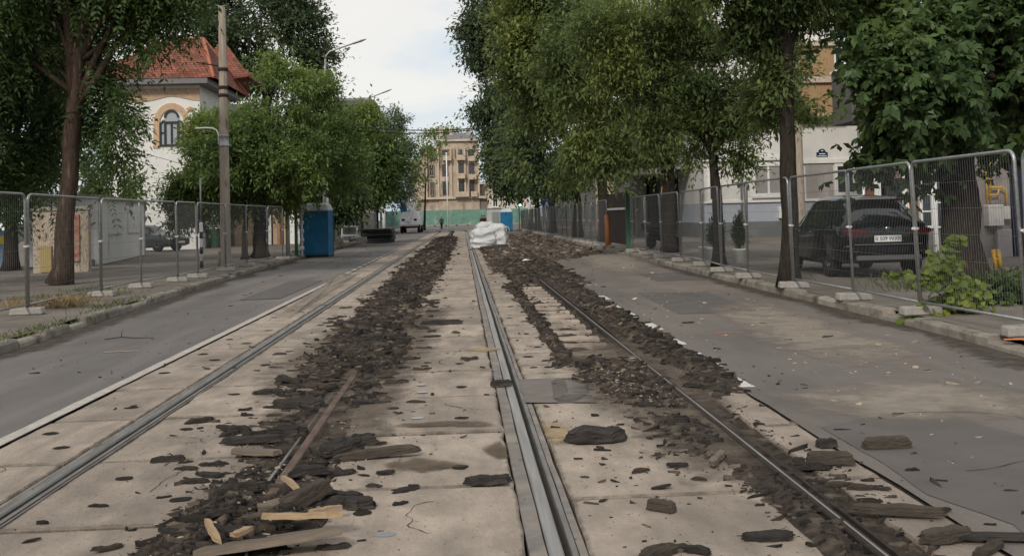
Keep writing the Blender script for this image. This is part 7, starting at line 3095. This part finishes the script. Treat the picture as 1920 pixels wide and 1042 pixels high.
# low wall with cabinet
q = gp(38, 500)
lw_ = thing('yard_wall', 'low rough stone yard wall at the far left edge', 'wall', (q.x - 1.6, q.y - .8, Z))
mb = MB()
mb.box((0, 0, .45), (3.6, .3, .9), bev=.02)
mb.build('wall_panel', surf_mat('rough_stone', (.24, .205, .165), (.12, .10, .085), scale=4, rough=.95, bump=.8, bscale=12), lw_)
mb = MB()
mb.box((0, 0, .93), (3.7, .38, .07))
mb.build('coping', M['block'], lw_)
ec = thing('electric_cabinet', 'white twin door electric cabinet on the low stone wall', 'cabinet', (at(35, 440, q.y - .8).x, q.y - .8, Z + .965))
mb = MB()
mb.box((0, 0, .32), (.56, .3, .64), bev=.015)
mb.build('body', plain('cab_grey', (.50, .50, .49)), ec)
for s in (-1, 1):
    mb = MB()
    mb.box((s * .138, -.158, .32), (.25, .02, .56))
    mb.build('door', plain('cab_white', (.60, .60, .58)), ec)
po = thing('poster_board', 'blue poster board with yellow patch at the left edge', 'board', (at(2, 470, q.y - 1.3).x, q.y - 1.3, Z))
mb = MB()
mb.box((0, 0, .7), (.7, .05, 1.35))
mb.build('board', surf_mat('poster_blue', (.06, .17, .32), (.30, .38, .44), scale=2.5, detail=3, rough=.6), po)
mb = MB()
mb.box((.05, -.032, 1.05), (.35, .012, .3))
mb.build('yellow_patch', plain('poster_yellow', (.62, .50, .06)), po)
# kiosk
A_, B_ = gp(186, 498), gp(266, 480)
d = (B_ - A_)
ln = d.length + 1.0
an = math.atan2(d.y, d.x)
kz = thing('site_kiosk', 'white sheet clad kiosk with two closed shutters in the left lot', 'kiosk', (A_.x, A_.y, Z), an)
mb = MB()
mb.box((ln / 2, 1.25, 1.28), (ln, 2.5, 2.5))
n = 26
mb.build('shell', surf_mat('white_sheet', (.80, .78, .74), (.72, .70, .66), scale=1.0, rough=.6, third=((.45, .42, .38), .8, .58, .75), stretch=(1, 1, .5)), kz)
mb = MB()
mb.box((ln / 2, 1.25, 2.57), (ln + .2, 2.75, .1))
mb.build('roof', M['galv'], kz)
for (x0, x1) in ((2.0, 5.2), (6.6, ln - .8)):
    mb = MB()
    mb.box(((x0 + x1) / 2, -.03, 1.68), (x1 - x0, .05, 1.1))
    mb.build('shutter', plain('shutter_white', (.76, .75, .73)), kz)
for x in (.04, ln - .04):
    mb = MB()
    mb.box((x, -.015, 1.28), (.1, .05, 2.52))
    mb.build('corner_trim', M['galv'], kz)
mb = MB()
mb.tube([(-.2, .35, 0), (-.2, .35, 1.6), (-.3, .2, 1.9)], .04, 6)
mb.tube([(-.2, .35, 1.45), (-.1, .1, 1.6)], .03, 6)
o = mb.build('drain_pipe', M['plinth'], kz)
mb = MB()
mb.box((-.18, .35, .12), (.35, .4, .24), bev=.02)
mb.build('pipe_block', M['plinth'], kz)
# white boards leaning behind the banded post, tan yard building behind the trunks
q = gp(370, 464)
for k, (dx, rr_) in enumerate(((0, 2), (.95, -8), (1.7, 14))):
    mb = MB()
    mb.box((0, 0, .6), (.85, .05, 1.2), bev=.01)
    o = mb.build('leaning_board', plain('board_white', (.66, .66, .65)), loc=(q.x - .5 + dx, q.y + .4 + .1 * k, Z))
    o.rotation_euler = (R(-10), R(rr_ * .3), R(rr_))
    tag(o, ('leftmost of three white boards leaning behind the grey sedan', 'middle of three white boards leaning behind the grey sedan', 'rightmost of three white boards, touching the green bin')[k], 'board', 'white boards by the green bin')
Y = 66.
yh = thing('yard_house', 'tan yard house with pale doors behind the low tree trunks', 'house', (at(540, 455, Y).x, Y, Z))
of = tuple(yh.location)
x0, x1 = at(440, 440, Y).x, at(612, 440, Y).x
mb = MB()
mb.box(((x0 + x1) / 2, Y + 3, 2.0), (x1 - x0, 6, 3.8))
mb.build('wall', surf_mat('tan_yard', (.52, .38, .25), (.42, .30, .20), scale=1, rough=.95), yh, of)
for px, w, mt in ((505, .5, 'white'), (515, .4, 'ochre'), (560, 1.2, 'white'), (528, .25, 'woodbrown')):
    mb = MB()
    mb.box((at(px, 440, Y).x, Y - .04, 1.3), (w, .07, 2.3))
    mb.build('door', M[mt], yh, of)
mb = MB()
mb.box(((x0 + x1) / 2, Y + 2.8, 3.98), (x1 - x0 + .6, 6.8, .18))
mb.build('roof', M['tiles'], yh, of)
# grey roof peeping over the left row
Y = 118.
gr = thing('grey_roof_house', 'house whose dark grey roof peeps above the left tree row', 'house', (at(655, 430, Y).x, Y, 0))
of = tuple(gr.location)
mb = MB()
mb.box((at(655, 430, Y).x, Y + 4, 8.0), (5.5, 7, 15.6))
mb.build('wall', M['greywall'], gr, of)
mb = MB()
zr_ = at(655, 188, Y).z
mb.box((at(655, 430, Y).x, Y + 4, zr_ - .3), (6.4, 8.4, .5))
mb.build('roof', plain('roof_slate', (.10, .10, .11), rough=.7), gr, of)

# long dark terraces behind both rows of trees
tl_ = thing('terrace_block', 'long low shaded block running behind the left row of trees past the toilet', 'building', (-16, 120, Z))
of = tuple(tl_.location)
mb = MB()
mb.box((-20, 128, 4.2), (9, 104, 8.4))
mb.build('wall', surf_mat('brownish_flats', (.20, .175, .15), (.13, .115, .10), scale=.6, rough=.95), tl_, of)
for i in range(13):
    for z in (1.2, 4.4):
        mb = MB()
        mb.box((-15.46, 80 + i * 7.6, z + .9), (.1, 2.0, 1.8))
        mb.build('window', M['pane'], tl_, of)
mb = MB()
mb.box((-20, 128, 8.5), (9.6, 104.6, .3))
mb.build('roof', M['darkwall'], tl_, of)
tb = thing('terrace_block', 'long shaded grey block of flats running behind the right row of trees', 'building', (15, 120, Z))
of = tuple(tb.location)
mb = MB()
mb.box((19, 130, 5.5), (9, 104, 11))
mb.build('wall', surf_mat('grey_flats', (.17, .16, .15), (.115, .11, .10), scale=.6, rough=.95), tb, of)
for i in range(13):
    for z in (1.2, 4.4, 7.6):
        mb = MB()
        mb.box((14.46, 82 + i * 7.6, z + .9), (.1, 2.0, 1.8))
        mb.build('window', M['pane'], tb, of)
mb = MB()
mb.box((19, 130, 11.1), (9.6, 104.6, .3))
mb.build('roof', M['darkwall'], tb, of)

# ================================================================== PEOPLE


def skin_mesh(name, verts, edges, radii, mat, parent, sub=2, root=0):
    me = bpy.data.meshes.new(name)
    me.from_pydata(verts, edges, [])
    me.materials.append(mat)
    o = bpy.data.objects.new(name, me)
    COL.objects.link(o)
    o.parent = parent
    md = o.modifiers.new('skin', 'SKIN')
    lay = me.skin_vertices[0].data if me.skin_vertices else None
    if lay is None:
        bm = bmesh.new()
        bm.from_mesh(me)
        bm.verts.layers.skin.verify()
        bm.to_mesh(me)
        bm.free()
        lay = me.skin_vertices[0].data
    for i, r in enumerate(radii):
        lay[i].radius = (r, r) if not isinstance(r, tuple) else r
        lay[i].use_root = (i == root)
    md.use_smooth_shade = True
    s = o.modifiers.new('sub', 'SUBSURF')
    s.levels = s.render_levels = sub
    return o


M['skin_tone'] = plain('skin_tone', (.42, .26, .18), rough=.6)
M['cloth_dark'] = surf_mat('cloth_dark', (.022, .022, .026), (.014, .014, .016), scale=8, rough=.9)
M['cloth_grey'] = surf_mat('cloth_greyish', (.07, .07, .075), (.05, .05, .055), scale=8, rough=.9)
M['cloth_brown'] = surf_mat('cloth_brownish', (.06, .042, .038), (.035, .026, .024), scale=8, rough=.9)
M['hair'] = plain('hair_dark', (.02, .016, .013), rough=.7)


def person(loc, rz, label, top, legs, stride=.12, lean=0.0):
    t = thing('person', label, 'person', loc, rz)
    # joints: 0 pelvis 1 waist 2 chest 3 neck 4 head 5 crown | legs | arms
    L = lean
    J = [(0, 0, .95), (0, -.02 - L * .2, 1.12), (0, -.02 - L * .6, 1.38), (0, -.01 - L, 1.50), (0, -.03 - L * 1.1, 1.60), (0, -.02 - L * 1.1, 1.72),
         (.10, 0, .90), (.11, -stride, .50), (.11, -stride * .9, .09), (.11, -stride - .16, .04),
         (-.10, 0, .90), (-.11, stride * .6, .50), (-.11, stride * 1.3, .10), (-.11, stride * 1.3 - .15, .04),
         (.19, -.01 - L * .7, 1.43), (.25, .05 - L * .6, 1.17), (.25, -.04 - L * .6, .93), (.25, -.06 - L * .6, .85),
         (-.19, -.01 - L * .7, 1.43), (-.25, -.05 - L * .6, 1.17), (-.25, -.12 - L * .6, .94), (-.25, -.14 - L * .6, .86)]
    E = [(0, 1), (1, 2), (2, 3), (3, 4), (4, 5), (0, 6), (6, 7), (7, 8), (8, 9), (0, 10), (10, 11), (11, 12), (12, 13), (2, 14), (14, 15), (15, 16), (16, 17), (2, 18), (18, 19), (19, 20), (20, 21)]
    rad = [.13, .125, .14, .055, .085, .07, .085, .06, .045, .035, .085, .06, .045, .035, .055, .043, .032, .03, .055, .043, .032, .03]
    b = skin_mesh('body', J, E, rad, M['skin_tone'], t)
    # five unequal fingers on each hand, thumb from the side of the palm
    mb = MB()
    for s, k in ((1, 17), (-1, 21)):
        h = Vector(J[k])
        for i, ln_ in enumerate((.055, .07, .078, .072)):
            a = h + Vector((0, -.03 + .02 * i, -.01))
            mb.tube([a, a + Vector((-s * .008, -.005, -ln_ * .6)), a + Vector((-s * .025, -.008, -ln_))], [.009, .0085, .007], 5)
        a = h + Vector((-s * .01, -.035, .03))
        mb.tube([a, a + Vector((-s * .015, -.03, -.025)), a + Vector((-s * .02, -.035, -.055))], [.011, .01, .008], 5)
    mb.build('fingers', M['skin_tone'], t)
    skin_mesh('jacket', [J[0], J[1], J[2], (0, J[3][1], 1.46)] + [J[14], J[15], J[16], J[18], J[19], J[20]],
              [(0, 1), (1, 2), (2, 3), (2, 4), (4, 5), (5, 6), (2, 7), (7, 8), (8, 9)], [.155, .15, .165, .07, .07, .058, .046, .07, .058, .046], top, t)
    skin_mesh('trousers', [(0, 0, .97), J[6], J[7], J[8], J[10], J[11], J[12]], [(0, 1), (1, 2), (2, 3), (0, 4), (4, 5), (5, 6)], [.15, .105, .08, .066, .105, .08, .066], legs, t)
    hd = Vector(J[4])
    mb = MB()
    mb.lathe([(.093, -.0), (.1, .05), (.095, .10), (.06, .145), (.0, .155)], (hd.x, hd.y + .015, hd.z), 14)
    mb.build('hair', M['hair'], t)
    mb = MB()
    mb.tube([hd + Vector((0, -.085, .02)), hd + Vector((0, -.115, -.01)), hd + Vector((0, -.09, -.015))], [.012, .016, .012], 6)
    for s in (-1, 1):
        mb.lathe([(.0, -.01), (.02, 0), (.0, .01)], (hd.x + s * .095, hd.y, hd.z), 8, axis='x')
    mb.build('face_features', M['skin_tone'], t)
    for s in (-1, 1):
        mb = MB()
        f = Vector(J[8] if s > 0 else J[12])
        mb.box((f.x, f.y - .07, .05), (.10, .27, .09), bev=.03)
        mb.build('shoe', M['black'], t)
    return t


q = at(828, 427, 142)
person((q.x, 142, 0), R(160), 'person in a grey top and black trousers standing alone on the far road', M['cloth_grey'], M['cloth_dark'], .1)
Y = 118.
q = at(903, 425, Y)
person((q.x, Y, .0), R(30), 'person in dark brown clothes stooping behind the white sacks, left of a companion', M['cloth_brown'], M['cloth_dark'], .06, .12)
q = at(909.5, 425, Y + .5)
person((q.x, Y + .5, .0), R(-40), 'person in dark brown clothes beside the stooping one behind the white sacks', M['cloth_brown'], M['cloth_brown'], .08, .08)

# ================================================================== SKY, SUN, CAMERA
w = bpy.data.worlds.new('World')
scene.world = w
w.use_nodes = True
nt = w.node_tree
nt.nodes.clear()
L = nt.links.new
out = nt.nodes.new('ShaderNodeOutputWorld')
SUN_EL, SUN_AZ = R(36), R(202)     # azimuth measured from +Y clockwise: behind the camera, to the left
sky = N(nt, 'ShaderNodeTexSky', sky_type='NISHITA')
sky.sun_disc = False
sky.sun_elevation = SUN_EL
sky.sun_rotation = SUN_AZ
bg1 = N(nt, 'ShaderNodeBackground')
bg1.inputs[1].default_value = .10
L(sky.outputs[0], bg1.inputs[0])
tc = N(nt, 'ShaderNodeTexCoord')
mp = N(nt, 'ShaderNodeMapping')
mp.inputs['Scale'].default_value = (1.0, 1.0, 2.6)
mp.inputs['Location'].default_value = (SKYX, SKYY, SKYZ)
L(tc.outputs['Generated'], mp.inputs[0])
n1 = N(nt, 'ShaderNodeTexNoise', i_Scale=2.6, i_Detail=9.0, i_Roughness=.52)
n1.inputs['Distortion'].default_value = .25
L(mp.outputs[0], n1.inputs['Vector'])
cr = ramp(nt, [(.40, (.47, .55, .63)), (.49, (.60, .655, .70)), (.56, (.75, .735, .705)), (.70, (.80, .765, .71))])
L(n1.outputs[0], cr.inputs[0])
bg2 = N(nt, 'ShaderNodeBackground')
bg2.inputs[1].default_value = SKY_STRENGTH
L(cr.outputs[0], bg2.inputs[0])
mx = N(nt, 'ShaderNodeMixShader')
mx.inputs[0].default_value = .90
L(bg1.outputs[0], mx.inputs[1])
L(bg2.outputs[0], mx.inputs[2])
L(mx.outputs[0], out.inputs[0])

sl = bpy.data.lights.new('sun', 'SUN')
sl.energy = SUN_E
sl.angle = R(9)
sl.color = (1.0, .93, .83)
so = bpy.data.objects.new('sun', sl)
COL.objects.link(so)
dirv = Vector((math.sin(SUN_AZ) * math.cos(SUN_EL), math.cos(SUN_AZ) * math.cos(SUN_EL), math.sin(SUN_EL)))
so.rotation_euler = dirv.to_track_quat('Z', 'Y').to_euler()
so.location = (0, 0, 60)

cam = bpy.data.cameras.new('camera')
co = bpy.data.objects.new('camera', cam)
COL.objects.link(co)
from mathutils import Matrix
mw = Matrix.Identity(4)
for i in range(3):
    mw[i][0] = Rv[i]
    mw[i][1] = Uv[i]
    mw[i][2] = -Fv[i]
    mw[i][3] = CP[i]
co.matrix_world = mw
cam.sensor_fit = 'HORIZONTAL'
cam.sensor_width = 36
cam.lens = 36 * FPX / W
cam.shift_x = 0
cam.shift_y = -(H / 2 - PPY) / W
cam.clip_start = .05
cam.clip_end = 3000
scene.camera = co
scene.view_settings.view_transform = 'Standard'
scene.view_settings.look = 'None'
scene.view_settings.gamma = 1
scene.view_settings.exposure = EXPOSURE
scene.cycles.max_bounces = 6
scene.cycles.diffuse_bounces = 3
scene.cycles.transmission_bounces = 3
scene.cycles.transparent_max_bounces = 6
scene.cycles.use_denoising = True
